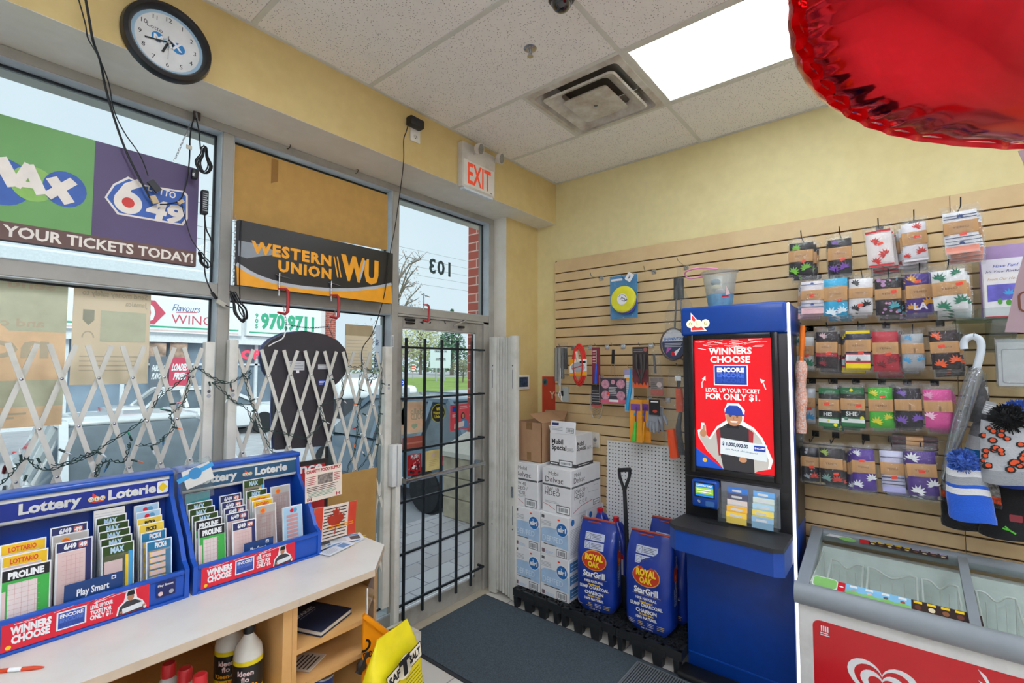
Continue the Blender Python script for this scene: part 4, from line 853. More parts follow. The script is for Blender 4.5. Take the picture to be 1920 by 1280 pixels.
# things stuck on the glass
yg = YG - .004
SHEET = mat('poster_back_tan', '#e6d8b8', .8, var=.05, scale=4); SHEETG = mat('poster_back_green', '#c8ccae', .8); SHEETO = mat('poster_back_orange', '#efcfa4', .8); FADE = mat('poster_show_through', '#c9bda0', .8)
def gpos(name, label, cat, u0, v0, u1, v1, m, fn=None, y=yg, lab=None):
    a, c = P(u0, v1, 1, y), P(u1, v0, 1, y); b = B().front((min(a.x, c.x), y, min(a.z, c.z))); W3, H3 = abs(c.x - a.x), abs(c.z - a.z)
    b.box((0, 0, -.002), (W3, H3, 0), m); fn and fn(b, W3, H3); return tag(b.build(name, loc=(min(a.x, c.x), y, min(a.z, c.z))), label, cat)
def f1(b, W3, H3):
    b.rect(0, .62 * H3, W3, H3, SHEETG, 1); b.rect(0, .13 * H3, W3, .3 * H3, SHEETG, 1); b.poly([(0, .62 * H3), (W3 * .5, .62 * H3), (W3 * .3, .75 * H3), (W3 * .05, .9 * H3), (0, .9 * H3)], SHEETO, 2)
    b.txt('send money', W3 * .88, .9 * H3, .035, FADE, 2, al='l', w=.35, mirror=True); b.txt('and complete', W3 * .8, .65 * H3, .028, FADE, 3, al='l', w=.3, mirror=True); b.txt('now', W3 * .85, .45 * H3, .09, FADE, 2, al='l', w=.32, mirror=True); b.lines(.06, .05 * H3, W3 - .1, .1 * H3, 2, FADE, 2)
gpos('window_poster', 'faded tan and green poster back taped at the far left of the window', 'poster', -120, 520, 129, 812, SHEETO, f1)
def f2(b, W3, H3):
    b.txt('Send money safely to', W3 * .95, .86 * H3, .022, FADE, 2, al='l', w=W3 * .85, mirror=True); b.txt('Jamaica', W3 * .95, .78 * H3, .02, FADE, 2, al='l', w=W3 * .3, mirror=True); b.poly([(.12 * W3, .72 * H3), (.26 * W3, .72 * H3), (.26 * W3, .62 * H3), (.19 * W3, .57 * H3), (.12 * W3, .62 * H3)], mat('poster_shield', '#a3a48f', .8), 2); b.rect(.34 * W3, .42 * H3, .94 * W3, .72 * H3, SHEETG, 2); b.line([(.12 * W3 + .07 * W3 * (1 + math.cos(t)), .45 * H3 + .06 * H3 * math.sin(t)) for t in (PI * k / 8 for k in range(9))], .005, FADE, 2); b.lines(.1 * W3, .12 * H3, .9 * W3, .3 * H3, 4, FADE, 2, .25)
gpos('window_poster', 'faded tan poster back with mirrored lettering beside the plaza view', 'poster', 130, 538, 284, 722, SHEET, f2)
gpos('window_notice', 'plain tan paper notice taped in the right window near the door', 'notice', 646, 611, 699, 692, SHEET, lambda b, W3, H3: (b.rect(0, .75 * H3, W3, H3, mat('notice_dark', '#b7a581', .8), 1), b.lines(.01, .1 * H3, W3 - .01, .7 * H3, 8, FADE, 1, .15)))
def f4(b, W3, H3): b.txt('NOW', W3 / 2, .6 * H3, .025, mat('sticker_navy', '#31557f', .5), 2, w=W3 * .8, rot=PI / 2); b.txt('OPEN', W3 / 2, .2 * H3, .03, mat('sticker_navy', '#31557f', .5), 2, w=.1, rot=PI / 2)
gpos('window_sticker', 'pale blue vertical sticker strip at the right edge of the window', 'sticker', 703, 610, 716, 690, mat('sticker_pale', '#cfe0ea', .5), f4)
# door glass
yd = YF + .0315
def dd(name, label, u0, v0, u1, v1, m, fn): return gpos(name, label, 'sticker' if 'sticker' in name else 'poster', u0, v0, u1, v1, m, fn, yd)
PEACH = mat('poster_peach', '#cfc0a6', .7)
def g1(b, W3, H3): b.disc(W3 * .55, H3 * .5, W3 * .5, mat('poster_peach_disc', '#dcb795', .7), 1, ry=H3 * .46); b.txt('Hello', W3 * .95, H3 * .6, .035, mat('poster_olive', '#a79f82', .7), 2, al='l', w=W3 * .5, mirror=True); b.txt('BOLD', W3 * .97, H3 * .42, .04, mat('poster_olive', '#a79f82', .7), 2, al='l', w=W3 * .5, mirror=True); b.poly([(.5 * W3, .28 * H3), (.72 * W3, .28 * H3), (.72 * W3, .2 * H3), (.6 * W3, .13 * H3), (.5 * W3, .2 * H3)], mat('poster_sage', '#93a587', .7), 2); b.rect(0, .3 * H3, .25 * W3, .85 * H3, mat('poster_mint', '#b2c3ac', .7), 1)
dd('door_poster', 'faded peach poster back with a round shape at the upper left of the door glass', 746, 750, 796, 816, PEACH, g1)
dd('door_poster', 'brown red paper strip under the peach poster on the door glass', 755, 815, 796, 843, mat('strip_brown', '#a55343', .6), lambda b, W3, H3: (b.lines(.01, .3 * H3, W3 - .01, .6 * H3, 1, mat('strip_pale', '#c07a68', .6), 1, .5)))
b = B(); o = P(821.5, 774, 1, yd); b.front(o); b.lathe([(.001, .0), (.066, 0), (.066, .001)], mat('sticker_lime', '#b7b83c', .5), 40); b.X = b.X @ Matrix.Translation((0, 0, .0012)); b.disc(0, 0, .061, mat('sticker_dark', '#282622', .4), 1, n=40); ly = mat('sticker_yellow', '#e8da3c', .5)
b.txt('WU', 0, .018, .021, ly, 2, w=.04, bold=.05); b.txt('Western', 0, -.008, .02, ly, 2, w=.1, bold=.02); b.txt('Union', 0, -.034, .02, ly, 2, w=.07, bold=.02); tag(b.build('door_sticker', loc=o), 'round black and yellow money transfer sticker on the door glass', 'sticker')
def g3(b, W3, H3):
    b.rect(.1 * W3, .72 * H3, .35 * W3, .93 * H3, BLUE, 1); b.lines(.48 * W3, .8 * H3, .95 * W3, .94 * H3, 2, PINK, 1, .4); b.lines(.1 * W3, .5 * H3, .4 * W3, .64 * H3, 2, PINK, 1, .4)
    b.disc(.66 * W3, .52 * H3, .11 * W3, mat('poster_hair', '#3b2a2a', .6), 1, ry=.15 * H3); b.poly([(.5 * W3, .04 * H3), (.97 * W3, .04 * H3), (.95 * W3, .3 * H3), (.78 * W3, .42 * H3), (.58 * W3, .42 * H3), (.5 * W3, .25 * H3)], mat('poster_denim', '#5f8bb5', .6), 2); b.disc(.66 * W3, .53 * H3, .07 * W3, SKIN, 3, ry=.09 * H3); b.poly([(.18 * W3, .06 * H3), (.7 * W3, .12 * H3), (.72 * W3, .34 * H3), (.2 * W3, .26 * H3)], mat('poster_cheque', '#e4cfc6', .6), 4)
dd('door_poster', 'red poster of a woman holding a cheque at the right of the door glass', 844, 756, 880, 808, mat('poster_coral', '#de4a54', .6), g3)
def g4(b, W3, H3):
    b.txt('PUSH', W3 * .55, .82 * H3, .02, WHITE, 2, w=W3 * .65, bold=.06); q = random.Random(2)
    for k in range(26): b.disc(q.uniform(.08, .92) * W3, q.uniform(.3, .8) * H3, .0028, WHITE, 1, n=6)
    for k in range(16): b.disc(q.uniform(.15, .9) * W3, q.uniform(.08, .5) * H3, q.uniform(.005, .012), q.choice((BLACK, WHITE, mat('decal_maroon', '#5a1420', .5))), 2 + k % 3, n=9)
dd('door_sticker', 'red PUSH sticker with a dark cluster above the push bar', 764, 849, 789, 893, mat('decal_red', '#b3161f', .5), g4)
dd('door_sticker', 'pale yellow faded sticker in the middle of the door glass', 798, 841, 827, 884, mat('sticker_butter', '#e4cf8a', .7), lambda b, W3, H3: (b.disc(W3 / 2, .75 * H3, .014, PINK, 1), b.lines(.2 * W3, .2 * H3, .8 * W3, .55 * H3, 4, mat('sticker_butter_print', '#cbb27a', .7), 1, .3)))
b = B().front(P(734, 650, 1, YF - .004)); b.rect(0, 0, .016, .075, WHITE, 1); b.bars(.002, .004, .014, .07, GREY, WHITE, 2); tag(b.build('barcode_label', loc=P(734, 650, 1, YF - .004)), 'tiny white barcode label on the mullion left of the door', 'label')
# mini light strings on the gates
BULB = {c: mat('bulb_' + c, h, .25, coat=.5) for c, h in (('clear', '#dfe6e6'), ('green', '#1f8a6a'), ('orange', '#f0804a'), ('red', '#e03a34'), ('blue', '#2c6aa0'))}
WIRE = mat('green_light_wire', '#1b3a34', .5)
def string(label, paths, bulbs, y=2.463):
    th = thing('mini_light_string', label, 'string lights', P(*paths[0][0], 1, y))
    for path in paths:
        pts = spline([P(u, v, 1, y - .012 * (i % 2)) for i, (u, v) in enumerate(path)], 6); d = .0055
        b = B()
        for ph in (0, PI): b.tube([p + V((math.cos(i * 1.1 + ph) * d, math.cos(i * .5) * .004, math.sin(i * 1.1 + ph) * d)) for i, p in enumerate(pts)], .0018, WIRE, 5)
        b.build('light_wire', th)
    for u, v, du, dv, c in bulbs:
        p, e = P(u, v, 1, y - .008), P(u + du, v + dv, 1, y - .012); d = (e - p).normalized()
        h = B().tube([p, p + d * .022], .0042, WIRE, 7).build('bulb_socket', th); B().tube([p + d * .02, p + d * .034, p + d * .044], [.0034, .0034, .0006], BULB[c], 7).build('bulb', h)
string('dark green mini lights tangled along the left window gate', [[(0, 908), (22, 885), (35, 868), (52, 858), (70, 875), (100, 878), (140, 860), (165, 850), (190, 838), (232, 812), (270, 785)], [(100, 870), (130, 868), (165, 855), (178, 848)], [(185, 870), (180, 892), (190, 870), (205, 862), (232, 865), (240, 840), (243, 832)], [(287, 764), (300, 740), (325, 725), (345, 705), (362, 692), (372, 690), (395, 705), (420, 716)], [(356, 705), (350, 735), (345, 755), (330, 770)], [(258, 834), (290, 832), (305, 822), (325, 800), (318, 780), (325, 770)]],
       [(40, 862, -2, -12, 'clear'), (50, 890, -5, 12, 'clear'), (70, 858, 8, 14, 'clear'), (110, 842, 12, 5, 'clear'), (247, 826, -6, -14, 'green'), (246, 862, 14, 3, 'orange'), (205, 866, -6, 12, 'blue'), (283, 835, 4, 10, 'clear'), (306, 818, 0, 10, 'blue'), (322, 800, 14, 3, 'orange'), (320, 770, -12, -2, 'green'), (318, 758, 12, -2, 'red'), (392, 715, 3, 12, 'clear'), (180, 845, 10, 6, 'clear')])
string('dark green mini lights looping across the right window gate in front of the black shirt', [[(400, 716), (430, 716), (452, 706), (468, 695), (465, 712), (452, 700)], [(400, 716), (420, 735), (440, 752), (462, 765), (475, 790), (500, 805), (535, 812), (570, 820), (585, 812), (605, 790), (600, 765), (610, 755), (640, 745), (642, 720), (638, 705)], [(462, 715), (468, 745), (475, 760), (490, 800), (505, 835), (515, 850)]],
       [(432, 718, 2, 14, 'red'), (470, 752, 8, -4, 'clear'), (430, 740, -4, 8, 'clear'), (606, 788, 12, 6, 'clear'), (628, 712, -10, -3, 'clear'), (640, 746, 6, 6, 'clear'), (480, 768, -12, 5, 'clear')])
string('dark green mini lights falling down the right window gate beside the door', [[(680, 675), (678, 690), (674, 720), (676, 755), (672, 780), (670, 800), (668, 830), (664, 850), (655, 870), (652, 885)], [(655, 686), (670, 688), (683, 680)], [(715, 680), (716, 710), (714, 745), (710, 785), (700, 830), (690, 855), (672, 880)], [(686, 690), (700, 700), (690, 712), (706, 706), (698, 690), (712, 695)], [(712, 760), (708, 830), (706, 870), (704, 1000)]],
       [(676, 730, 10, 3, 'clear'), (672, 800, -12, 4, 'red'), (680, 775, 12, 6, 'clear'), (674, 758, -12, -1, 'orange'), (716, 718, 12, 4, 'clear'), (714, 738, 13, 0, 'clear'), (712, 775, 10, 2, 'clear'), (710, 812, -13, 0, 'red'), (704, 833, 10, 1, 'clear'), (668, 815, 10, -2, 'clear'), (697, 712, -4, 12, 'red'), (684, 855, -6, -12, 'clear'), (666, 845, -2, -10, 'orange')])
# ================================================================== counter by the window
LAM = dirty('white_laminate_top', '#e2ddd5', '#d8d1c7', .3, 9.); LEDGE = mat('beige_laminate_edge', '#cdb9a0', .45); OAK = dirty('oak_veneer', '#d9a86a', '#cb9755', .45, 3.)
t = OAK.node_tree; p = t.nodes['Principled BSDF']
ZT0 = .9
th = thing('shop_counter', 'long white laminate counter top with beige edge and a chamfered corner', 'counter top', (0, 2.0, .872))
poly = [(-1.6, 1.67), (1.163, 1.67), (1.345, 1.862), (1.345, 2.40), (-1.6, 2.40)]
B().prism(poly, .8985, ZT0, LAM).build('counter_surface', th)
b = B(); b.prism(poly, .872, .8985, LEDGE); b.front((.853, 1.6695, .872)); b.rect(0, 0, .0012, .026, GREY, 1); b.build('counter_edge', th)
th = thing('counter_cabinet', 'open oak counter cabinet with bottles standing inside', 'cabinet', (.2, 2.0, 0))
b = B(); b.box((-1.0, 1.69, .0), (-.982, 2.38, .872), OAK); b.build('side_panel', th)
B().box((.806, 1.69, .0), (.8385, 2.38, .872), OAK).build('side_panel', th)
B().box((-.982, 2.36, .06), (.806, 2.38, .872), OAK).build('back_panel', th)
B().box((-.982, 1.72, .06), (.806, 2.36, .08), OAK).build('cabinet_floor', th); B().box((-.982, 1.70, .50), (.806, 2.36, .52), OAK).build('shelf', th)
th = thing('counter_cabinet', 'open oak shelf unit with clear end panel at the chamfered counter corner', 'cabinet', (1.05, 2.0, 0))
B().box((.8395, 1.69, 0), (.857, 2.38, .872), OAK).build('side_panel', th); B().box((.857, 2.36, .06), (1.32, 2.38, .872), OAK).build('back_panel', th)
sh = [(.857, 1.69), (1.13, 1.69), (1.30, 1.87), (1.30, 2.36), (.857, 2.36)]
for z in (.06, .35, .567, .695): B().prism(sh, z, z + .018, OAK).build('shelf', th)
B().add([(1.305, 1.88, .1), (1.305, 2.36, .1), (1.305, 2.36, .87), (1.305, 1.88, .87), (1.32, 1.88, .1), (1.32, 2.36, .1), (1.32, 2.36, .87), (1.32, 1.88, .87)], [(0, 1, 2, 3), (4, 7, 6, 5), (0, 4, 5, 1), (2, 6, 7, 3), (0, 3, 7, 4)], OAK).build('side_panel', th)
PLEX = clear('clear_acrylic', '#f4f8f8', gloss=.05, rough=.03, tint=.04)
b = B(); a, c = V((1.138, 1.684, 0)), V((1.306, 1.862, 0))
b.add([(p.x, p.y, z) for p in (a, c) for z in (.12, .83)], [(0, 1, 3, 2)], PLEX); b.bar((a.x, a.y, .12), (a.x, a.y, .83), .004, .004, mat('acrylic_edge', '#e3e9e6', .2), (0, 1, 0)); b.build('acrylic_panel', th)
# brown board behind, the red sign and the little box under the window
a, c = P(706, 876, 1, 2.415), P(640, 890, 1, 2.415)
HB = dirty('tan_hardboard', '#b48d4e', '#a98146', .8, 6.); tag(B().box((1.02, 2.412, .05), (a.x, 2.422, a.z), HB).build('hardboard_sheet', loc=(1.4, 2.42, .05)), 'tan hardboard sheet standing behind the charity can', 'board')
th = thing('framed_sign', 'black framed red sign reading ence beside the right lottery stand', 'sign', P(590, 900, 1, 2.40)); a, c = P(520, 925, 1, 2.395), P(616, 858, 1, 2.395)
b = B(); b.box((a.x, 2.395, ZT0), (c.x, 2.41, c.z), mat('sign_frame_black', '#2b2828', .4)); b.box((c.x - .012, 2.398, c.z), (c.x, 2.41, c.z + .06), BLACK); b.build('sign_frame', th)
b = B().front((a.x, 2.395, ZT0)); b.rect(.015, .015, c.x - a.x - .02, c.z - ZT0 - .022, mat('sign_deep_red', '#b52226', .45), 1); b.txt('ence', c.x - a.x - .035, P(580, 884, 1, 2.395).z - ZT0, .045, WHITE, 3, al='r', w=.165, bold=.03); b.build('sign_face', th)
th = thing('white_box', 'small worn white box on the floor under the window by the door', 'box', (1.77, 2.33, 0)); wb = dirty('worn_white_box', '#ddd6c8', '#b9ad98', .6, 12., lo=.4)
b = B(); b.box((1.6, 2.22, 0), (1.87, 2.41, .17), wb, .004); b.build('box_body', th)
b = B(); b.tube(spline([(1.66, 2.3, .185), (1.70, 2.27, .19), (1.74, 2.30, .187), (1.78, 2.28, .19), (1.79, 2.32, .188), (1.74, 2.34, .19), (1.68, 2.33, .187)], 4, True), .008, mat('grey_cord_heap', '#6b6258', .7), 6); b.build('cord_heap', th)

# ------------------------------------------------------------------ lottery stands
SBL = mat('stand_blue_plastic', '#1552b8', .3, var=.03, coat=.2); SBD = mat('stand_deep_blue', '#123f9c', .35); HDW = mat('stand_header_white', '#dcdcd6', .4)
PSB = mat('play_card_blue', '#143f78', .45); BAN = mat('banner_bright_red', '#df2138', .4); HNAVY = mat('header_navy', '#152f8e', .35); HTEAL = mat('header_teal', '#2c5878', .35)
def encore(b, x, y, w2, h2, l=2):
    b.rect(x - .004, y - .004, x + w2 + .004, y + h2 + .004, WHITE, l); b.rect(x, y, x + w2, y + h2, mat('encore_blue', '#3457b0', .45), l + 1)
    for k, m in enumerate((WHITE, mat('encore_mid', '#5878c8', .45), mat('encore_dim', '#2c4a9c', .45))): b.txt('ENCORE', x + w2 / 2, y + h2 * (.68 - .29 * k), h2 * .22, m, l + 2, w=w2 * .88, bold=.04)
def olg(b, x, y, k, l, lit=WHITE):
    b.poly([(x - .6 * k, y - .7 * k), (x + 1.1 * k, y - .7 * k), (x - .6 * k, y + 1.0 * k)], mat('logo_red', '#ea4434', .45), l)
    for j, c in enumerate('OLG'): b.disc(x - .75 * k + .75 * k * j, y - .1 * k, .42 * k, mat('logo_gold', '#f0c93c', .45), l + 1); b.disc(x - .75 * k + .75 * k * j, y - .1 * k, .33 * k, lit, l + 2); b.txt(c, x - .75 * k + .75 * k * j, y - .3 * k, .4 * k, BLACK, l + 3, bold=0)
def winner(b, x, y, k, l):
    """a cut-out man in cap and dark jacket holding a cheque"""
    b.poly([(x - .62 * k, y), (x - .55 * k, y + .45 * k), (x - .3 * k, y + .7 * k), (x - .2 * k, y + 1.25 * k), (x + .2 * k, y + 1.25 * k), (x + .3 * k, y + .7 * k), (x + .55 * k, y + .5 * k), (x + .75 * k, y + .1 * k), (x + .7 * k, y)], WHITE, l)
    b.poly([(x - .55 * k, y), (x - .48 * k, y + .42 * k), (x - .2 * k, y + .66 * k), (x + .2 * k, y + .66 * k), (x + .5 * k, y + .45 * k), (x + .62 * k, y)], mat('jacket_dark', '#3a3b40', .5), l + 1)
    b.disc(x, y + .85 * k, .15 * k, SKIN, l + 2, ry=.2 * k); b.poly([(x - .19 * k, y + .95 * k), (x + .19 * k, y + .95 * k), (x + .14 * k, y + 1.18 * k), (x - .14 * k, y + 1.18 * k)], BLACK, l + 3)
    b.poly([(x - .35 * k, y + .05 * k), (x + .55 * k, y + .14 * k), (x + .52 * k, y + .42 * k), (x - .38 * k, y + .32 * k)], mat('cheque_white', '#dfe5e6', .5), l + 4); b.disc(x + .62 * k, y + .2 * k, .07 * k, SKIN, l + 5); b.disc(x - .42 * k, y + .15 * k, .07 * k, SKIN, l + 5)
def stand(x0, x1, label, head, teal):
    th = thing('lottery_stand', label, 'display stand', ((x0 + x1) / 2, 2.1, ZT0)); W3 = x1 - x0; f = 1.98
    prof = [(f, .9), (2.25, .9), (2.25, 1.3), (2.19, 1.3), (2.175, 1.22), (2.13, 1.165), (2.06, 1.09), (2.015, 1.02), (f, 1.0)]
    for xa, nm in ((x0, 'stand_side'), (x1 - .014, 'stand_side')):
        b = B(); b.at((xa, 0, 0), (0, 1, 0), (0, 0, 1)); b.prism(prof, -0.0, .014, SBL); b.build(nm, th)
    b = B(); b.box((x0 + .014, f + .004, .9), (x1 - .014, f + .012, .995), SBL, .003); b.box((x0 + .014, f - .004, .9), (x1 - .014, f + .004, .91), SBL, .003); b.box((x0 + .014, f - .002, .985), (x1 - .014, f + .014, 1.0), SBL, .004); b.build('stand_front', th)
    b = B(); b.add([(x, y, z) for x in (x0 + .014, x1 - .014) for y, z in ((f + .012, .905), (2.2, .905), (2.245, 1.3), (2.25, 1.3), (2.25, .9))], [(0, 1, 6, 5), (1, 2, 7, 6), (2, 3, 8, 7), (3, 4, 9, 8)], SBD); b.build('stand_back', th)
    b = B(); b.box((x0 - .004, 2.18, 1.298), (x1 + .004, 2.26, 1.318), SBL, .008, 3); b.box((x0 + .002, 2.19, 1.215), (x1 - .002, 2.215, 1.3), HDW, .01, 3); b.build('stand_header', th)
    b = B().front((x0, 2.1895, 1.215)); b.rect(.006 if not teal else .004, .014, W3 - .012, .07, teal and HTEAL or HNAVY, 1)
    b.txt('Lottery', W3 * .29, .03, .031, HDW, 2, w=.15, bold=.045); b.txt('Loterie', W3 * .74, .03, .031, HDW, 2, w=.14, bold=.045)
    if teal: olg(b, W3 * .53, .042, .017, 2, HDW)
    else:
        olg(b, W3 * .53, .042, .02, 2); b.rrect(W3 - .052, .022, W3 - .018, .066, .006, WHITE, 2); b.poly([(W3 - .035, .026), (W3 - .02, .044), (W3 - .035, .062), (W3 - .05, .044)], YELLOW, 3)
    b.build('header_print', th)
    b = B().front((x0, f - .0005, .9)); b.poly([(.025, .012), (W3 * .76, .012), (W3 * .76, .094), (.025, .094)], BAN, 1)
    b.txt('WINNERS', .085, .055, .02, WHITE, 2, w=.085, bold=.06); b.txt('CHOOSE', .085, .03, .02, WHITE, 2, w=.08, bold=.06); encore(b, .142, .03, .06, .045)
    for k, (s2, w4) in enumerate((('LEVEL UP YOUR', .055), ('TICKET FOR', .052), ('ONLY $1.', .055))): b.txt(s2, .215, .06 - .0165 * k, .011 + .002 * (k == 2), WHITE, 2, al='l', w=w4, bold=.05)
    b.line([(.255, .079), (.228, .077)], .0022, WHITE, 2); b.poly([(.222, .0765), (.232, .083), (.231, .071)], WHITE, 2)
    q = random.Random(5)
    for k in range(14): a = q.uniform(.03, .33); b.line([(a, .084 + q.uniform(-.006, .009)), (a + q.uniform(.02, .05), .087 + q.uniform(-.004, .007))], q.uniform(.0006, .0018), WHITE, 2)
    winner(b, .315, .014, .058, 2); b.disc(.04, .022, .006, YELLOW, 2)
    if not teal: b.rrect(W3 * .8, .03, W3 * .8 + .055, .08, .004, NAVY, 1); b.txt('Play Smart', W3 * .8 + .026, .066, .007, WHITE, 2, w=.045); b.disc(W3 * .8 + .012, .042, .007, PINK, 2); b.disc(W3 * .8 + .043, .042, .007, LGREY, 2)
    b.build('front_banner', th); return th
stand(.125, .606, 'blue lottery stand at the left with navy header and game slips', '', False); stand(.618, 1.10, 'blue lottery stand at the right with faded teal header and game slips', '', True)
GRID = mat('slip_grid_pink', '#e2c6c0', .6, var=.05); GPINK = mat('slip_pink_lines', '#cf9a98', .6)
KIND = {'pro': ('#3fae4a', 'PRO LINE'), 'lot': ('#f3c51f', 'LOTTARIO'), '649': ('#2a2f63', '6/49'), 'max': ('#4c6b33', 'MAX'), 'p4': ('#3f9fd0', 'PICK 4'), 'p3': ('#f0cf4a', 'PICK 3'), 'p2': ('#a9cde2', 'PICK 2'), 'dk': ('#e6e0da', 'ON'), 'wh': ('#e4e0da', ''), 'teal': ('#3aa0a8', '')}
def slip(u, v, y, w3, kind, label, group, zb=.925, lean=.12):
    o = P(u, v, 1, y); h3 = o.z - zb; b = B(); m = mat('slip_' + kind, KIND[kind][0], .5); X = Matrix.Translation((o.x, y, zb)) @ Matrix.Rotation(-lean, 4, 'X') @ Matrix(((1, 0, 0, 0), (0, 0, -1, 0), (0, 1, 0, 0), (0, 0, 0, 1)))
    b.at(0, X=X); hh = h3 / math.cos(lean); b.box((-w3 / 2, 0, -.008), (w3 / 2, hh, 0), WHITE)
    if kind == 'teal': b.rect(-w3 / 2, 0, w3 / 2, hh, m, 1)
    elif kind == 'wh': b.rect(-w3 / 2, 0, w3 / 2, hh, m, 1); b.lines(-w3 / 2 + .004, hh - .05, w3 / 2 - .004, hh - .006, 5, LGREY, 2, .12, .1)
    else:
        c = w3 / 2 - .003; hd = hh - .03
        if kind == 'pro': b.rect(-c, 0, c, hd - .004, m, 1); b.rect(-c, hd - .004, c, hh - .003, BLACK, 1); b.rect(-c + .012, .0, c - .026, hd - .012, mat('slip_pro_grid', '#e6d9d4', .6), 2); b.rect(-c, .01, -c + .008, hd - .03, PINK, 2); b.txt('PROLINE', 0, hd + .002, .017, WHITE, 2, w=w3 * .72, bold=.06)
        else:
            b.rect(-c, hd, c, hh - .003, m, 1); b.rect(-c + .002, 0, c - .002, hd - .002, GRID, 1)
            if kind == 'max': b.rect(-c, 0, c, hh - .003, m, 1); b.rect(-c + .004, 0, c - .028, hd - .02, GRID, 2); b.rect(c - .02, 0, c - .012, hd - .01, YELLOW, 2); b.rect(c - .012, 0, c - .001, hd, LBLUE, 2); b.txt('MAX', -.002, hd + .004, .017, mat('slip_max_word', '#bcdcec', .5), 3, w=.036, bold=.06)
            elif kind == '649': b.rect(c - .014, 0, c, hh - .003, m, 2); b.txt('6/49', -.01, hd + .007, .014, WHITE, 3, w=.03, bold=.05); b.rrect(.01, hd + .004, .032, hd + .022, .003, mat('slip_49_box', '#c9705e', .5), 3); b.txt('49', .021, hd + .007, .012, WHITE, 4, bold=.04)
            elif kind == 'lot': b.txt('LOTTARIO', -.002, hd + .006, .013, mat('slip_lot_word', '#e2552c', .5), 3, w=w3 * .6, bold=.04); b.rect(c - .012, hd - .012, c, hd, m, 2)
            elif kind == 'p4':
                b.rect(-c, 0, c, hh - .003, m, 1); b.txt('PiCK4', .004, hd + .006, .015, WHITE, 3, w=.034, bold=.06)
                for k in range(int((hd - .01) / .021)): z = hd - .006 - .021 * k; b.rect(-c + .006, z - .016, c - .016, z, YELLOW, 2); b.rect(-c + .009, z - .0145, c - .018, z - .0015, GRID, 3)
            elif kind == 'p3': b.rect(-c, 0, c, hd, m, 2); b.txt('PICK3', 0, hd + .006, .012, BLACK, 3, w=.03, bold=.05)
            elif kind == 'p2':
                b.rect(-c, 0, c, hd, m, 2); b.disc(-.004, hd + .012, .008, RED, 3); b.disc(.01, hd + .012, .009, mat('slip_p2_blue', '#5f9fc6', .5), 3)
                for k in range(int((hd - .006) / .016)): z = hd - .004 - .016 * k; b.rect(-c + .012, z - .012, c - .018, z, GPINK, 3)
            elif kind == 'dk': b.rect(-c, 0, c, hh - .003, mat('slip_dk', '#dccfc8', .6), 1); b.disc(-.012, hd + .008, .011, ORANGE, 2); b.disc(-.012, hd + .008, .008, mat('slip_dk_logo', '#e8683c', .5), 3)
        if kind in ('649', 'lot', 'dk', 'pro'):
            for k in range(1, int(hd / .014)): b.rect(-c + .012, hd - .014 * k, c - .02, hd - .014 * k + .0007, GPINK, 4)
            for k in range(1, 5): b.rect(-c + .012 + (w3 - .035) * k / 5, 0, -c + .0126 + (w3 - .035) * k / 5, hd - .012, GPINK, 4)
    return tag(b.build('lottery_slip', loc=(o.x, y, zb)), label, 'lottery slip', group)
for u, v, y, w3, k, lb in (
    (52, 1064, 2.005, .105, 'pro', 'green slip with black header at the front left of the left lottery stand'), (50, 1040, 2.04, .1, 'lot', 'yellow header slip in front of its twin in the left stand'), (47, 1019, 2.065, .1, 'lot', 'yellow header slip rearmost at the left end of the left stand'),
    (143, 1016, 2.03, .088, '649', 'navy header slip at the front of the second column in the left stand'), (136, 1003, 2.06, .088, 'dk', 'pale slip with orange disc in the second column of the left stand'), (134, 988, 2.085, .09, '649', 'navy header slip at the back of the second column in the left stand'),
    (225, 1022, 2.03, .085, 'max', 'green header slip at the front of the third column in the left stand'), (222, 1009, 2.055, .085, 'max', ''), (219, 996, 2.08, .085, 'max', ''), (217, 983, 2.105, .085, 'max', ''), (213, 970, 2.13, .085, 'max', ''), (210, 957, 2.15, .085, 'wh', 'plain white slips at the back of the left stand'),
    (302, 1014, 2.03, .075, 'p4', 'blue header slip at the front of the right column in the left stand'), (292, 998, 2.06, .075, 'p4', 'blue header slip second in the right column of the left stand'), (288, 983, 2.085, .075, 'p3', 'yellow slip in the right column of the left stand, lower one'), (285, 972, 2.11, .075, 'p3', 'yellow slip in the right column of the left stand, upper one'), (283, 960, 2.135, .075, 'p2', 'pale blue slip in the right column of the left stand, lower one'), (280, 948, 2.16, .075, 'p2', 'pale blue slip topmost at the right of the left stand')):
    slip(u, v, y, w3, k, lb or 'green header slip behind the front one in the third column of the left stand', None if lb else 'green slips in the left stand')
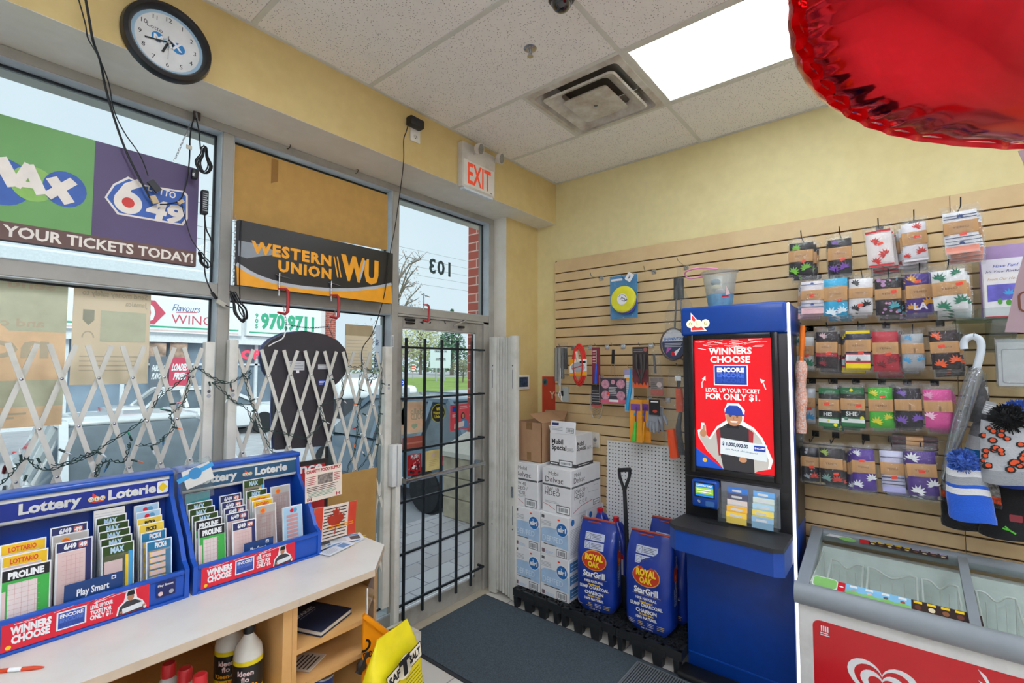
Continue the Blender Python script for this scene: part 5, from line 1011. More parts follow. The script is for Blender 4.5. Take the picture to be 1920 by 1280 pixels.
for u, v, y, w3, k, lb in (
    (402, 988, 2.01, .09, 'pro', 'green slip with black header at the front of the right lottery stand'), (396, 975, 2.035, .09, 'pro', 'green slip with black header second from the front in the right stand'), (390, 965, 2.06, .088, 'max', ''), (384, 954, 2.085, .088, 'max', ''), (380, 943, 2.11, .088, 'max', ''), (377, 926, 2.14, .085, 'teal', 'plain teal card at the back left of the right lottery stand'),
    (462, 978, 2.02, .088, '649', 'navy header slip at the front of the second column in the right stand'), (450, 962, 2.06, .082, '649', ''), (446, 952, 2.085, .082, '649', ''), (441, 941, 2.11, .082, '649', ''), (438, 929, 2.14, .082, '649', ''),
    (503, 948, 2.05, .085, 'dk', 'pale slip with orange disc at the front centre of the right stand'), (498, 938, 2.08, .085, 'lot', 'yellow header slip in the right stand, front one'), (494, 930, 2.105, .085, 'lot', 'yellow header slip in the right stand, rear one'), (487, 920, 2.13, .085, 'max', 'green header slip in the third column of the right stand, lower one'), (483, 900, 2.14, .085, 'max', 'green header slip rising highest in the right stand'),
    (532, 912, 2.13, .085, 'dk', 'pale slip with orange disc at the back right of the right stand'), (553, 950, 2.03, .085, 'p2', 'pale blue slip at the front right of the right stand')):
    slip(u, v, y, w3, k, lb or ('green header slip in the left column of the right stand' if k == 'max' else 'navy header slip behind the front one in the right stand'), None if lb else ('green slips in the right stand' if k == 'max' else 'navy slips in the right stand'))
for u, v, lb in ((178, 1083, 'dark blue card at the front of the left lottery stand'), (486, 1012, 'dark blue card at the front of the right lottery stand')):
    o = P(u, v, 1, 1.998); b = B(); w3 = .142 if u < 300 else .11; b.front((o.x - w3 / 2, 1.998, .93)); b.box((0, 0, -.002), (w3, o.z - .93, 0), PSB); H = o.z - .93
    b.txt('Play Smart', w3 * .48, H - .042, .02, WHITE, 1, w=w3 * .55, bold=.03); b.lines(w3 * .2, H - .056, w3 * .76, H - .048, 1, WHITE, 1, .4); b.rrect(w3 - .03, H - .018, w3 - .018, H - .006, .002, WHITE, 1); b.rrect(w3 - .027, H - .015, w3 - .021, H - .009, .001, PSB, 2); b.disc(.014, .012, .006, ORANGE, 1)
    tag(b.build('play_card', loc=(o.x, 1.998, .93)), lb, 'card')
# tilted clear holder on the right stand
th = thing('brochure_holder', 'tilted clear acrylic holder with a blue ribbon on top of the right lottery stand', 'card holder', P(368, 920, 1, 2.13)); y = 2.125
pts = [P(327, 890, 1, y), P(396, 862, 1, y), P(402, 928, 1, y), P(346, 945, 1, y)]; pb = [p + V((.004, .04, .012)) for p in pts]
b = B(); b.add(pts + pb, [(0, 1, 2, 3), (4, 7, 6, 5), (0, 4, 5, 1), (1, 5, 6, 2), (2, 6, 7, 3), (3, 7, 4, 0)], PLEX); b.build('holder_shell', th)
b = B(); d1, d2 = (pts[1] - pts[0]), (pts[3] - pts[0]); o = pts[3] + V((0, -.002, 0)); b.at(o, d1, -d2); L1, L2 = d1.length, d2.length
b.X = b.X @ Matrix.Translation((0, 0, .002)); b.rect(.02, .05, L1 - .01, L2, HDW, 1); b.line([(0, L2 - .03), (L1, L2 - .015)], .018, LBLUE, 2); b.disc(L1 * .48, L2 - .024, .022, mat('ribbon_blue', '#3f8fc8', .5), 3); b.build('holder_card', th)

# ------------------------------------------------------------------ charity can, flyers, pen
o = V((1.185, 2.13, ZT0)); th = thing('charity_can', 'white charity collection can with printed cards taped to it', 'collection can', o)
CANM = mat('can_tin', '#c9cdd2', .3, .6); b = B().at(o, (1, 0, 0), (0, 1, 0)); b.lathe([(.05, 0), (.052, .003), (.05, .008), (.05, .132), (.053, .136)], mat('can_picture', '#8f8a92', .4, var=.6, scale=25), 28); b.build('can_body', th)
b = B().at(o, (1, 0, 0), (0, 1, 0)); b.lathe([(.054, .132), (.0555, .136), (.0555, .142), (.051, .143), (.048, .14), (.001, .14)], CANM, 28); b.build('can_lid', th)
def card(nm, px, y0, y1, draw, thg):
    ps = [P(u, v, 1, y) for (u, v), y in zip(px, (y0, y1, y1, y0))]; b = B(); d1 = ps[1] - ps[0]; d2 = ps[0] - ps[3]; b.at(ps[3], ps[2] - ps[3], d2); draw(b, (ps[2] - ps[3]).length, d2.length); b.build(nm, thg)
CRM = mat('card_cream', '#ecdccb', .6)
def c1(b, W3, H3):
    b.box((0, 0, -.001), (W3, H3, 0), CRM); tr = mat('card_title_red', '#b53a44', .5); b.txt('CHARITY FOOD SUPPLY', W3 / 2, H3 - .019, .013, tr, 1, w=W3 * .94, bold=.05); b.rect(W3 * .33, H3 * .48, W3 * .74, H3 * .78, mat('card_photo', '#8d8078', .6, var=.7, scale=60), 1)
    b.lines(.004, H3 * .5, W3 * .3, H3 * .78, 5, tr, 1, .35); b.lines(W3 * .77, H3 * .5, W3 - .004, H3 * .78, 5, tr, 1, .35); b.lines(.008, H3 * .3, W3 - .008, H3 * .46, 3, BLACK, 1, .35); b.lines(.012, H3 * .12, W3 - .012, H3 * .29, 4, mat('card_green', '#3d8f78', .5), 1, .35)
    for x in (.01, W3 - .032): b.rect(x, .004, x + .006, .018, tr, 1); b.rect(x + .016, .004, x + .022, .018, tr, 1); b.disc(x + .011, .011, .004, tr, 1, n=6)
card('collection_card', ((556, 887), (633, 867), (641, 926), (572, 944)), 2.075, 2.085, c1, th)
MAPLE = [(0, 1), (.12, .72), (.32, .82), (.24, .36), (.46, .52), (.52, .36), (.78, .4), (.68, .16), (.8, .06), (.34, -.3), (.38, -.48), (.04, -.4), (.05, -.95), (-.05, -.95), (-.04, -.4), (-.38, -.48), (-.34, -.3), (-.8, .06), (-.68, .16), (-.78, .4), (-.52, .36), (-.46, .52), (-.24, .36), (-.32, .82), (-.12, .72)]
def c2(b, W3, H3):
    fr = mat('flag_red', '#d9482f', .5); b.box((0, 0, -.001), (W3, H3, 0), CRM); b.rect(0, 0, W3 * .2, H3, fr, 1); b.rect(W3 * .8, 0, W3, H3, fr, 1); b.lines(W3 * .22, .006, W3 * .78, H3 - .006, 10, BLACK, 1, .3, .1); b.lines(.004, H3 * .2, W3 * .18, H3 * .4, 3, YELLOW, 2, .4); b.lines(W3 * .3, H3 * .3, W3 * .95, H3 * .42, 2, ORANGE, 4, .4)
    b.poly([(W3 * .5 + x * H3 * .4, H3 * .53 + y * H3 * .42) for x, y in MAPLE], mat('leaf_red', '#b2361f', .5), 3)
card('flag_card', ((587, 955), (669, 940), (665, 998), (585, 1021)), 2.045, 2.07, c2, th)
PAP = mat('flyer_white', '#e3e7ea', .6); PBL = mat('flyer_blue', '#6f95c4', .6)
fl = [((1.10, 1.98), (1.31, 2.075), .13, 'flyer'), ((1.11, 1.99), (1.28, 2.02), .1, 'flyer'), ((1.2, 2.02), (1.34, 2.07), .1, 'flyer')]
for k, (x, y, rz, c, lb) in enumerate(((1.27, 2.03, .5, '#cdb43c', 'yellow edged flyer at the bottom of the pile on the counter end'), (1.24, 2.02, .1, '#e3e7ea', 'white flyer in the middle of the pile on the counter end'), (1.17, 1.985, .25, '#dfe6ee', 'blue and white flyer lying on the pile beside the charity can'), (1.265, 2.05, -.35, '#e6e9ec', 'white flyer with grey squares on top of the pile on the counter end'))):
    b = B(True); b.box((-.075, -.045, 0), (.075, .045, .0022), mat('flyer_' + c.strip('#'), c, .6)); b.at((0, 0, .0022), (1, 0, 0), (0, 1, 0)); b.rect(-.07, .018, .06, .034, PBL, 1); b.lines(-.065, -.035, 0, .012, 5, LGREY, 1, .3); b.rect(.015, -.035, .06, .01, GREY if k > 2 else PBL, 1); b.rect(-.06, .021, -.01, .031, BLACK, 2)
    o2 = b.build('flyer'); o2.location = (x, y, ZT0 + .0002 + .0024 * k); o2.rotation_euler = (0, 0, rz); tag(o2, lb, 'flyer')
a, c = P(-8, 1258, 2, .906), P(71, 1251, 2, .905); th = thing('pen', 'orange red ballpoint pen lying on the counter at the left edge', 'pen', a); d = (c - a).normalized()
b = B(); b.tube([a, a + d * .085], .0052, mat('pen_orange', '#dc4a22', .3), 12); b.build('pen_barrel', th); b = B(); b.tube([a + d * .085, a + d * .105, a + d * .112], [.0052, .003, .001], mat('pen_orange', '#dc4a22', .3), 12); b.build('pen_tip', th)
b = B(); b.tube([a + d * .03, a + d * .06], .0054, WHITE, 12); b.build('pen_print', th)
# ------------------------------------------------------------------ bottles and small goods on the cabinet shelves
YLB = mat('bottle_yellow_label', '#e8d21e', .4); BOT = mat('bottle_white_plastic', '#dedcd2', .35)
def cleaner(x, y, z, lb, front):
    th = thing('cleaner_bottle', lb, 'bottle', (x, y, z)); b = B(True); r = .046
    b.lathe([(r - .004, 0), (r, .004), (r, .2), (r * .9, .225), (r * .4, .26), (r * .33, .265), (r * .33, .275)], BOT, 28); b.build('bottle_body', th)
    b = B(True); b.lathe([(r + .0008, .01), (r + .0008, .195)], YLB, 28, cap=False); b.lathe([(r + .0014, .10), (r + .0014, .18)], mat('bottle_black_band', '#1e1c1c', .4), 28, cap=False)
    for k, (tx, hh, zz, mm) in enumerate((('kleen', .016, .15, PINK), ('flo', .016, .13, PINK), ('Kleen-flo', .014, .108, ORANGE), ('brake', .014, .085, RED))):
        vs, fs = txt_mesh(tx, .03, 1); s = hh / .69; w3 = max(v[0] for v in vs) * s
        b.add([((r + .0024) * math.sin((v[0] * s - w3 / 2) / r - .55), -(r + .0024) * math.cos((v[0] * s - w3 / 2) / r - .55), zz + v[1] * s) for v in vs], fs, mm)
    b.build('bottle_label', th); b = B(True); b.lathe([(.016, .27), (.018, .272), (.018, .3), (.015, .302)], BLKPL, 20); b.build('bottle_cap', th)
cleaner(.715, 1.90, .5215, 'yellow labelled cleaner bottle standing behind its twin in the cabinet', False); cleaner(.735, 1.79, .5215, 'yellow labelled cleaner bottle in front, nearest the divider', True)
def additive(x, y, z, lb):
    th = thing('additive_bottle', lb, 'bottle', (x, y, z), group='red capped bottles'); b = B(True); b.lathe([(.03, 0), (.033, .004), (.033, .16), (.026, .185), (.014, .2), (.014, .21)], mat('bottle_grey_white', '#c9c6c4', .35), 24); b.build('bottle_body', th)
    b = B(True); b.lathe([(.0335, .05), (.0335, .11)], mat('bottle_grey_label', '#a8a3a2', .5), 24, cap=False); b.build('bottle_label', th); b = B(True); b.lathe([(.02, .2), (.021, .202), (.02, .235), (.017, .24)], mat('bottle_red_cap', '#c4242c', .35), 20); b.build('bottle_cap', th)
for x, y in ((.52, 1.86), (.545, 1.79), (.565, 1.72)): additive(x, y, .5215, 'white additive bottle with red cap in a row in the cabinet')
th = thing('dark_can', 'dark can with a grey rim at the left of the red capped bottles', 'can', (.40, 1.78, .5215)); B(True).at((0, 0, 0), (1, 0, 0), (0, 1, 0)).lathe([(.03, 0), (.031, .17), (.028, .175)], mat('can_dark', '#26242a', .4), 20).build('can_body', th); B(True).lathe([(.03, .175), (.031, .182), (.026, .184)], CANM, 20).build('can_rim', th)
b = B(True); nv = mat('book_navy', '#1b2136', .45)
th = thing('diary_book', 'navy diary book lying on the upper shelf of the oak unit', 'book', (.992, 1.835, .7145), .38)
B(True).box((-.09, -.115, 0), (.09, .115, .004), nv).build('book_cover', th); B(True).box((-.087, -.112, .004), (.087, .112, .018), mat('book_pages', '#d9d4c8', .7)).build('book_pages', th)
b = B(True); b.box((-.09, -.115, .018), (.09, .115, .022), nv, .001); b.at((0, 0, .0222), (1, 0, 0), (0, 1, 0)); b.txt('DIARIES', 0, .03, .02, WHITE, 1, w=.1, bold=0); b.lines(-.05, .015, .05, .024, 1, LGREY, 1, .3); b.build('book_cover', th)
b = B(True); b.box((-.055, -.05, 0), (.055, .05, .003), mat('price_card', '#d4c6ae', .5)); b.at((0, 0, .003), (1, 0, 0), (0, 1, 0)); b.lines(-.045, -.04, .045, .04, 5, BLACK, 1, .4); o = b.build('price_card'); o.location = (.95, 1.80, .5865); o.rotation_euler = (0, 0, .5); tag(o, 'printed price card lying on the lower shelf of the oak unit', 'card')
for x, y, lb in ((1.02, 1.80, 'blue tin with metal rim on the bottom shelf, nearer the clear panel'), (.925, 1.77, 'blue tin with metal rim on the bottom shelf, nearer the divider')):
    th = thing('blue_tin', lb, 'tin', (x, y, .3695)); b = B(True); b.lathe([(.042, 0), (.042, .135)], mat('tin_blue', '#1d3f96', .3, coat=.3), 24); b.build('tin_body', th); b = B(True); b.lathe([(.043, .135), (.044, .142), (.038, .143), (.036, .136), (.001, .134)], CANM, 24); b.build('tin_lid', th)
pth = [P(u, v, 1, 1.655) for u, v in ((690, 1218), (684, 1232), (678, 1248), (672, 1262))]
tag(B().tube(spline(pth, 4), [.016 + .004 * math.sin(i) for i in range(13)], mat('black_wrap', '#2c2a28', .35, bump=.6, bscale=60), 8).build('plastic_wrap', loc=pth[0]), 'crumpled black plastic wrap hanging by the shelf corner', 'wrap')
# ------------------------------------------------------------------ salt bag and orange sign at the counter corner
SALT = mat('salt_bag_yellow', '#efdc1e', .35, coat=.3, bump=.3, bscale=14)
o = V((1.125, 1.50, 0)); th = thing('salt_bag', 'yellow bag of road salt leaning at the chamfered counter corner', 'salt bag', o, .2)
def bagf(w3, d3, h3, sl=.5, pinch=.35, seed=1):
    def fn(a, t):
        an = 2 * PI * a; c, s = math.cos(an), math.sin(an); k = (1 - (1 - pinch) * max(0, (t - .78) / .22) ** 1.5)
        kd = 1 - .96 * max(0, (t - .55) / .45) ** 1.6; kb = min(1, .8 + t * 3)
        x = w3 / 2 * math.copysign(abs(c) ** sl, c) * k * kb; y = d3 / 2 * math.copysign(abs(s) ** sl, s) * kd * kb
        n = noise.noise(V((x * 9 + seed, y * 9, t * 5))) * .012
        return V((x * (1 + n * 2), y + n * (1 if s < 0 else -1), t * h3))
    return fn
B(True).grid(bagf(.27, .14, .74, .5, .6), 40, 22, SALT, cu=True).build('bag_body', th)
b = B(True); b.at((.01, -.058, .59), (1, 0, .2), (0, 0, 1)); b.rrect(-.095, .0, .095, .062, .004, BLACK, 1); b.rrect(-.091, .004, .091, .058, .004, mat('salt_label_cream', '#f3ead0', .5), 2); b.disc(0, .03, .042, mat('salt_label_cream', '#f3ead0', .5), 2); b.txt('SAF', -.056, .018, .028, BLACK, 3, w=.058, bold=.05); b.txt('T', 0, .004, .056, BLACK, 3, bold=.08); b.txt('SALT', .056, .018, .028, BLACK, 3, w=.06, bold=.05)
b.at((.01, -.07, .46), (1, 0, .2), (0, 0, 1)); b.lines(-.09, 0, .0, .12, 9, mat('salt_small_print', '#6d651e', .5), 1, .25, .2); b.lines(.01, 0, .1, .13, 9, mat('salt_small_print', '#6d651e', .5), 1, .25, .2); b.build('bag_print', th)
a, c = P(682, 1153, 1, 1.648), P(742, 1198, 1, 1.60); OR = mat('orange_sign_plastic', '#f2960f', .4); b = B(); d = (c - a).normalized(); b.at(a, d, V((0, 0, 1))); L = (c - a).length; th = thing('door_sign', 'orange plastic sign with black lettering propped behind the salt bag', 'sign', a)
b.world(); dn = V((0, 0, -.34)); o2 = V((0, .008, 0)); q4 = [a, c + d * .05, c + d * .05 + dn, a + dn]; b.add(q4 + [p + o2 for p in q4], [(0, 1, 2, 3), (4, 7, 6, 5), (0, 4, 5, 1), (1, 5, 6, 2), (2, 6, 7, 3), (3, 7, 4, 0)], OR); b.bar(a, c + d * .05, .018, .016, OR); b.build('sign_panel', th)
b = B().at(a, d, V((0, 0, 1))); b.txt('DOOR', .14, -.09, .022, BLACK, 1, w=.07, bold=.03, rot=.9); b.line([(.085 + .018 * math.cos(t), -.08 + .022 * math.sin(t)) for t in (-PI * .4 + PI * 1.1 * k / 8 for k in range(9))], .009, BLACK, 1); b.build('sign_lettering', th)
# ================================================================== goods hanging on the slatwall
POLY = clear('clear_poly_bag', '#fbfcfc', gloss=.045, rough=.07, tint=.015, wrinkle=1.0, wscale=26., body='#e9ecee')
POLY2 = clear('thick_poly_bag', '#f2f4f4', gloss=.06, rough=.09, tint=.05, wrinkle=1.0, wscale=34., body='#d9dcdc')
KRAFT = mat('kraft_band', '#c79a68', .7, var=.05); KINK = mat('kraft_ink', '#5d4630', .7)
def hook(u, v, X, label, group=None, dark=False, tip=.03):
    """slatwall hook: its wire meets pixel (u, v) at depth X"""
    p = P(u, v, 0, X); m = BLKPL if dark else STEEL; zg = min(ZG, key=lambda g: abs(g - p.z - .01)); th = thing('slatwall_hook', label, 'hook', (XS, p.y, zg), group=group)
    b = B(); b.box((XS - .004, p.y - .017, zg - .03), (XS - .0008, p.y + .017, zg + .004), m, .001, 1); b.build('hook_plate', th)
    b = B(); b.tube([(XS - .004, p.y, zg - .012), (X - .005, p.y, p.z), (X - .02, p.y, p.z + .004), (X - .035, p.y, p.z + tip)], .0026, m, 6); b.build('hook_wire', th); return p
def leaf(b, x, y, r, rot, m, l, n=7):
    for k in range(n):
        a = rot + (k - (n - 1) / 2) * .52; L = r * (1 - .1 * abs(k - (n - 1) / 2)); c, s = math.cos(a), math.sin(a); w2 = r * .13
        b.poly([(x, y), (x + c * L * .5 - s * w2, y + s * L * .5 + c * w2), (x + c * L, y + s * L), (x + c * L * .5 + s * w2, y + s * L * .5 - c * w2)], m, l)
def cm(c): return mat('sock_' + c.strip('#'), c, .85, sheen=.3, bump=.25, bscale=300)
def wrapbag(b, x0, y0, x1, y1, z, m, amp=.006, nu=12, nv=16, seed=0):
    q = V((seed * 3.7, seed * 1.3, 0))
    def f(i, j):
        e = min(i, 1 - i, j, 1 - j) * 4; e = min(1, e)
        return (x0 + (x1 - x0) * i + .004 * noise.noise(V((j * 5, seed, 2))) * (1 if i in (0, 1) else 0), y0 + (y1 - y0) * j + .005 * noise.noise(V((i * 6, seed, 5))) * (1 if j in (0, 1) else 0), z * e + amp * e * noise.noise(V((i * 4, j * 6, seed)) + q) + .0008)
    b.grid(f, nu, nv, m)
NS = [0]
def sockpack(box, X, desc, base, design, backs=1, roll=0., top=None, band=(.42, .72), sticker=(.62, .4), word='YENO', dback=.024, place='on its hook', grp=None):
    """box = sock outline in photo pixels (u0, v0, u1, v1); hangs in the plane x = X"""
    NS[0] += 1; sd = NS[0]; u0, v0, u1, v1 = box; a, c = P(u0, (v0 + v1) / 2, 0, X), P(u1, (v0 + v1) / 2, 0, X); w2 = a.y - c.y; um = (u0 + u1) / 2
    zt, zb = P(um, v0, 0, X).z, P(um, v1, 0, X).z; h2 = zt - zb; yc = (a.y + c.y) / 2
    th = thing('sock_pack', desc + ' sock pack ' + place, 'socks', (X, yc, zt)); th.rotation_euler = (roll, 0, 0)
    b = B(True).right((0, 0, 0)); cb = cm(base)
    def puff(i, j): return (-w2 / 2 + w2 * i, -h2 + h2 * j, .012 * (1 - (2 * i - 1) ** 4) ** .5 * (1 - (2 * j - 1) ** 8) ** .5 + .0015 * noise.noise(V((i * 5, j * 7, sd))))
    b.grid(puff, 10, 12, cb); b.box((-w2 / 2 + .002, -h2 + .002, -.008), (w2 / 2 - .002, -.002, .0), cb, .003); b.build('folded_sock', th)
    b = B(True).right((0, 0, 0)); b.X = b.X @ Matrix.Translation((0, 0, .0135)); D = lambda x, y: (-w2 / 2 + w2 * x, -h2 + h2 * y)
    for it in design:
        k = it[0]
        if k == 'leaf': x, y = D(it[1], it[2]); leaf(b, x, y, it[3] * w2, it[4], cm(it[5]), 2)
        elif k == 'bar': x0, y0 = D(.02, it[1]); x1, y1 = D(.98, it[2]); b.rect(x0, y0, x1, y1, cm(it[3]), 1 + (it[4] if len(it) > 4 else 0))
        elif k == 'txt': x, y = D(it[2], it[3]); b.txt(it[1], x, y, it[4] * w2, cm(it[5]), 3, bold=.03)
        elif k == 'spot':
            q = random.Random(it[1])
            for j in range(it[2]): x, y = D(q.uniform(.1, .9), q.choice((q.uniform(.03, band[0] - .08), q.uniform(band[1] + .06, .96)))); b.disc(x, y, w2 * q.uniform(.04, .12), cm(q.choice(it[3])), 2, n=7)
    if b.f: b.build('knit_pattern', th)
    if band:
        y0, y1 = -h2 + h2 * band[0], -h2 + h2 * band[1]; b = B(True); b.right((0, 0, 0)); b.box((-w2 / 2 - .001, y0, -.0095), (w2 / 2 + .001, y1, .0155), KRAFT, .003); b.X = b.X @ Matrix.Translation((0, 0, .0158))
        if word: b.txt(word, .0, y0 + (y1 - y0) * .42, .0095, KINK, 1, w=w2 * .48, bold=.0, sp=1.1)
        else: b.txt('YENO', .01, y0 + (y1 - y0) * .3, .007, KINK, 1, rot=PI / 2)
        b.build('kraft_band', th)
    if sticker:
        b = B(True).right((0, 0, 0)); x, y = D(*sticker); s = .0085; r = -.15; b.X = b.X @ Matrix.Translation((x, y, .0172)) @ Matrix.Rotation(.15, 4, 'Z'); b.rrect(-s * 1.4, -s * .8, s * 1.4, s * .8, .002, STICKER, 1); b.build('price_sticker', th)
    b = B(True).right((0, 0, 0)); wrapbag(b, -w2 / 2 - .008, -h2 - .016, w2 / 2 + .008, .03, .021, POLY, seed=sd); wrapbag(b, -w2 / 2 - .008, -h2 - .016, w2 / 2 + .008, .03, -.012, POLY, seed=sd + 50); b.build('poly_bag', th)
    for k in range(backs):
        dx = dback * (k + 1.15); dup(th, (X + dx + .003, yc + .010 * (1 + (k % 2)) * (-1 if sd % 2 else 1), zt - .012 * (k + 1)), rot=(roll + .03 * (1 if k % 2 else -1), 0, 0), label=desc + ' sock pack, one of those behind the front one', group='packs behind the ' + desc + ' one')
    hook(um, v0 - 9, X + .006, 'black hook holding the ' + desc + ' sock pack', dark=True, tip=.022 if v0 > 500 else .035)
L2 = lambda c, a=(.25, .15, .3, 1.2), d=(.72, .22, .34, 1.9): [('leaf', *a, c), ('leaf', *d, c)]
GRL, PUL, REL, WHL = '#7cc142', '#7a4fb0', '#d63a34', '#eef0f4'
sockpack((1481, 455, 1526, 515), 3.05, 'black green-leafed', '#1c1a1e', [('leaf', .2, .08, .33, 1.0, GRL), ('leaf', .75, .18, .34, 2.0, GRL), ('leaf', .3, .78, .3, 1.5, GRL)], 2, .04, place='leftmost of the top sock row', band=(.4, .76))
sockpack((1553, 448, 1597, 514), 3.05, 'black purple-leafed', '#201d24', [('leaf', .2, .12, .36, 1.0, PUL), ('leaf', .7, .16, .36, 1.9, PUL), ('leaf', .3, .86, .25, 1.4, PUL)], 1, .0, place='second in the top sock row', band=(.4, .76))
sockpack((1622, 433, 1672, 500), 3.05, 'unbanded white and red', '#efe6e4', [('bar', .94, 1, '#c8323a'), ('leaf', .3, .68, .3, .6, REL), ('leaf', .7, .3, .34, 2.4, REL), ('leaf', .3, .12, .3, .9, REL), ('bar', 0, .05, '#c8323a')], 3, -.06, band=None, sticker=(.55, .62), place='third in the top sock row')
sockpack((1690, 418, 1737, 490), 3.05, 'white red-leafed', '#eceaf0', [('leaf', .15, .12, .25, 1.2, REL), ('leaf', .75, .2, .34, 1.9, REL), ('leaf', .6, .86, .3, 1.0, REL), ('bar', 0, .05, '#e8e4ea')], 3, -.03, place='fourth in the top sock row', band=(.42, .76), sticker=(.62, .62))
sockpack((1768, 396, 1833, 475), 3.0, 'large white striped salmon-toed', '#eeeef2', [('bar', .88, .9, '#44597a'), ('bar', .82, .84, '#44597a'), ('bar', .36, .38, '#44597a'), ('bar', .28, .295, '#44597a'), ('bar', .2, .215, '#44597a'), ('leaf', .5, .85, .16, 1.57, '#35508c'), ('leaf', .5, .22, .14, 1.57, '#35508c'), ('bar', .06, .16, '#ef9c88', 1), ('bar', 0, .06, '#f2aa98', 1)], 3, -.03, place='rightmost of the top sock row', band=(.46, .76), sticker=(.55, .44))
sockpack((1503, 527, 1546, 588), 3.05, 'pink and white striped', '#eee6e8', [('bar', .88, .9, '#5d70a0'), ('bar', .3, .32, '#5d70a0'), ('bar', .2, .22, '#5d70a0'), ('bar', 0, .16, '#f0c4c6'), ('leaf', .5, .26, .14, 1.57, '#44579a'), ('leaf', .5, .9, .14, 1.57, '#44579a')], 2, .02, place='leftmost of the second sock row', sticker=(.5, .55))
sockpack((1546, 522, 1590, 592), 3.05, 'sky blue white-leafed', '#35b5e2', [('leaf', .3, .05, .4, 1.2, '#e4f4fa'), ('leaf', .8, .1, .36, 1.9, '#e4f4fa')], 2, .02, place='second in the second sock row', band=(.4, .78), sticker=(.68, .4))
sockpack((1593, 522, 1638, 586), 3.05, 'white black-leafed', '#ecebee', [('leaf', .25, .84, .3, .9, '#2b2a2e'), ('leaf', .25, .1, .3, 1.1, '#2b2a2e'), ('leaf', .75, .2, .34, 1.9, '#2b2a2e')], 2, .03, place='third in the second sock row', sticker=(.5, .22))
sockpack((1641, 522, 1690, 590), 3.05, 'black teal and pink patterned', '#241c24', [('spot', 4, 14, ('#b78ab8', '#5a8ea8', '#d79ac0')), ('leaf', .75, .2, .34, 1.9, '#4fb0c0')], 2, .0, place='fourth in the second sock row', sticker=(.72, .62))
sockpack((1698, 512, 1750, 586), 3.04, 'purple gold-leafed', '#4b3390', [('leaf', .2, .82, .34, 1.0, '#e9a736'), ('leaf', .2, .1, .34, 1.2, '#e9a736'), ('leaf', .8, .22, .34, 1.9, '#e9a736'), ('txt', 'LA', .5, .08, .3, '#e6e2f2')], 2, -.02, place='fifth in the second sock row', band=(.36, .7), sticker=(.45, .78))
sockpack((1746, 506, 1810, 581), 3.0, 'white dark-green-leafed', '#eef0f0', [('leaf', .2, .78, .32, 1.0, '#2f7f62'), ('leaf', .75, .88, .26, 2.0, '#2f7f62'), ('leaf', .28, .06, .34, 1.2, '#2f7f62'), ('leaf', .82, .18, .34, 1.9, '#2f7f62')], 3, -.04, place='rightmost of the second sock row', band=(.36, .7), sticker=(.8, .62))
sockpack((1493, 632, 1528, 690), 3.08, 'grey green-leafed', '#d2d4d2', [('leaf', .7, .1, .5, 1.6, '#2f7f62'), ('leaf', .2, .82, .4, 1.2, '#2f5f52')], 1, .03, place='behind the orange duster in the third row')
sockpack((1531, 622, 1571, 690), 3.04, 'black and red', '#2a2024', [('bar', .32, .42, '#b63a44'), ('leaf', .3, .1, .3, 1.1, '#8a3038'), ('leaf', .3, .86, .3, .9, '#c9a8ac')], 2, .02, place='second in the third sock row', sticker=(.6, .4))
sockpack((1586, 620, 1633, 690), 3.04, 'navy and yellow', '#2a2e44', [('bar', .0, .14, '#f2d61c'), ('bar', .14, .4, '#c42c3e'), ('bar', .2, .36, '#e8ecec', 1), ('leaf', .5, .2, .2, 1.57, '#222226'), ('bar', .92, 1, '#f2d61c')], 2, .01, place='third in the third sock row', band=(.44, .76))
sockpack((1636, 621, 1684, 695), 3.04, 'red maroon-leafed', '#c22438', [('leaf', .3, .12, .34, 1.2, '#7c1c2a'), ('leaf', .75, .22, .34, 1.9, '#7c1c2a')], 3, -.01, place='fourth in the third sock row', sticker=(.6, .42))
sockpack((1690, 626, 1732, 690), 3.04, 'grey blue-leafed', '#b2b6ba', [('leaf', .2, .2, .34, 1.0, '#4fa6d6'), ('leaf', .85, .24, .3, 2.0, '#4fa6d6'), ('leaf', .3, .86, .3, 1.1, '#4fa6d6')], 2, -.02, place='fifth in the third sock row', word=None, sticker=None)
sockpack((1742, 620, 1796, 692), 3.02, 'black orange-leafed', '#2a1c20', [('leaf', .2, .84, .34, .9, '#f2693c'), ('leaf', .3, .1, .36, 1.2, '#f2693c'), ('leaf', .85, .2, .34, 1.9, '#f2693c')], 3, -.05, place='rightmost of the third sock row', sticker=(.4, .6))
sockpack((1500, 728, 1530, 790), 3.08, 'pale grey blue-leafed', '#c6ccd2', [('leaf', .65, .1, .5, 1.6, '#3f9ad0')], 1, .02, place='leftmost of the fourth sock row by the duster')
sockpack((1536, 728, 1575, 799), 3.04, 'dark green white-striped', '#2b2f2c', [('bar', 0, .1, '#2f7046'), ('bar', .1, .2, '#e6ece6'), ('bar', .2, .24, '#2f7046'), ('bar', .86, 1, '#2f7046'), ('txt', 'HIS', .45, .28, .2, '#e6ece6'), ('spot', 9, 2, ('#e9e03a',))], 2, .02, place='second in the fourth sock row', sticker=(.4, .6))
sockpack((1577, 727, 1622, 799), 3.035, 'dark green yellow-spotted', '#2b302d', [('bar', 0, .1, '#2f7046'), ('bar', .1, .2, '#e6ece6'), ('bar', .2, .24, '#2f7046'), ('bar', .84, 1, '#2f7046'), ('txt', 'SHE', .45, .28, .2, '#e6ece6'), ('spot', 11, 4, ('#e9e03a', '#6fae8a'))], 2, .0, place='third in the fourth sock row', sticker=(.75, .55))
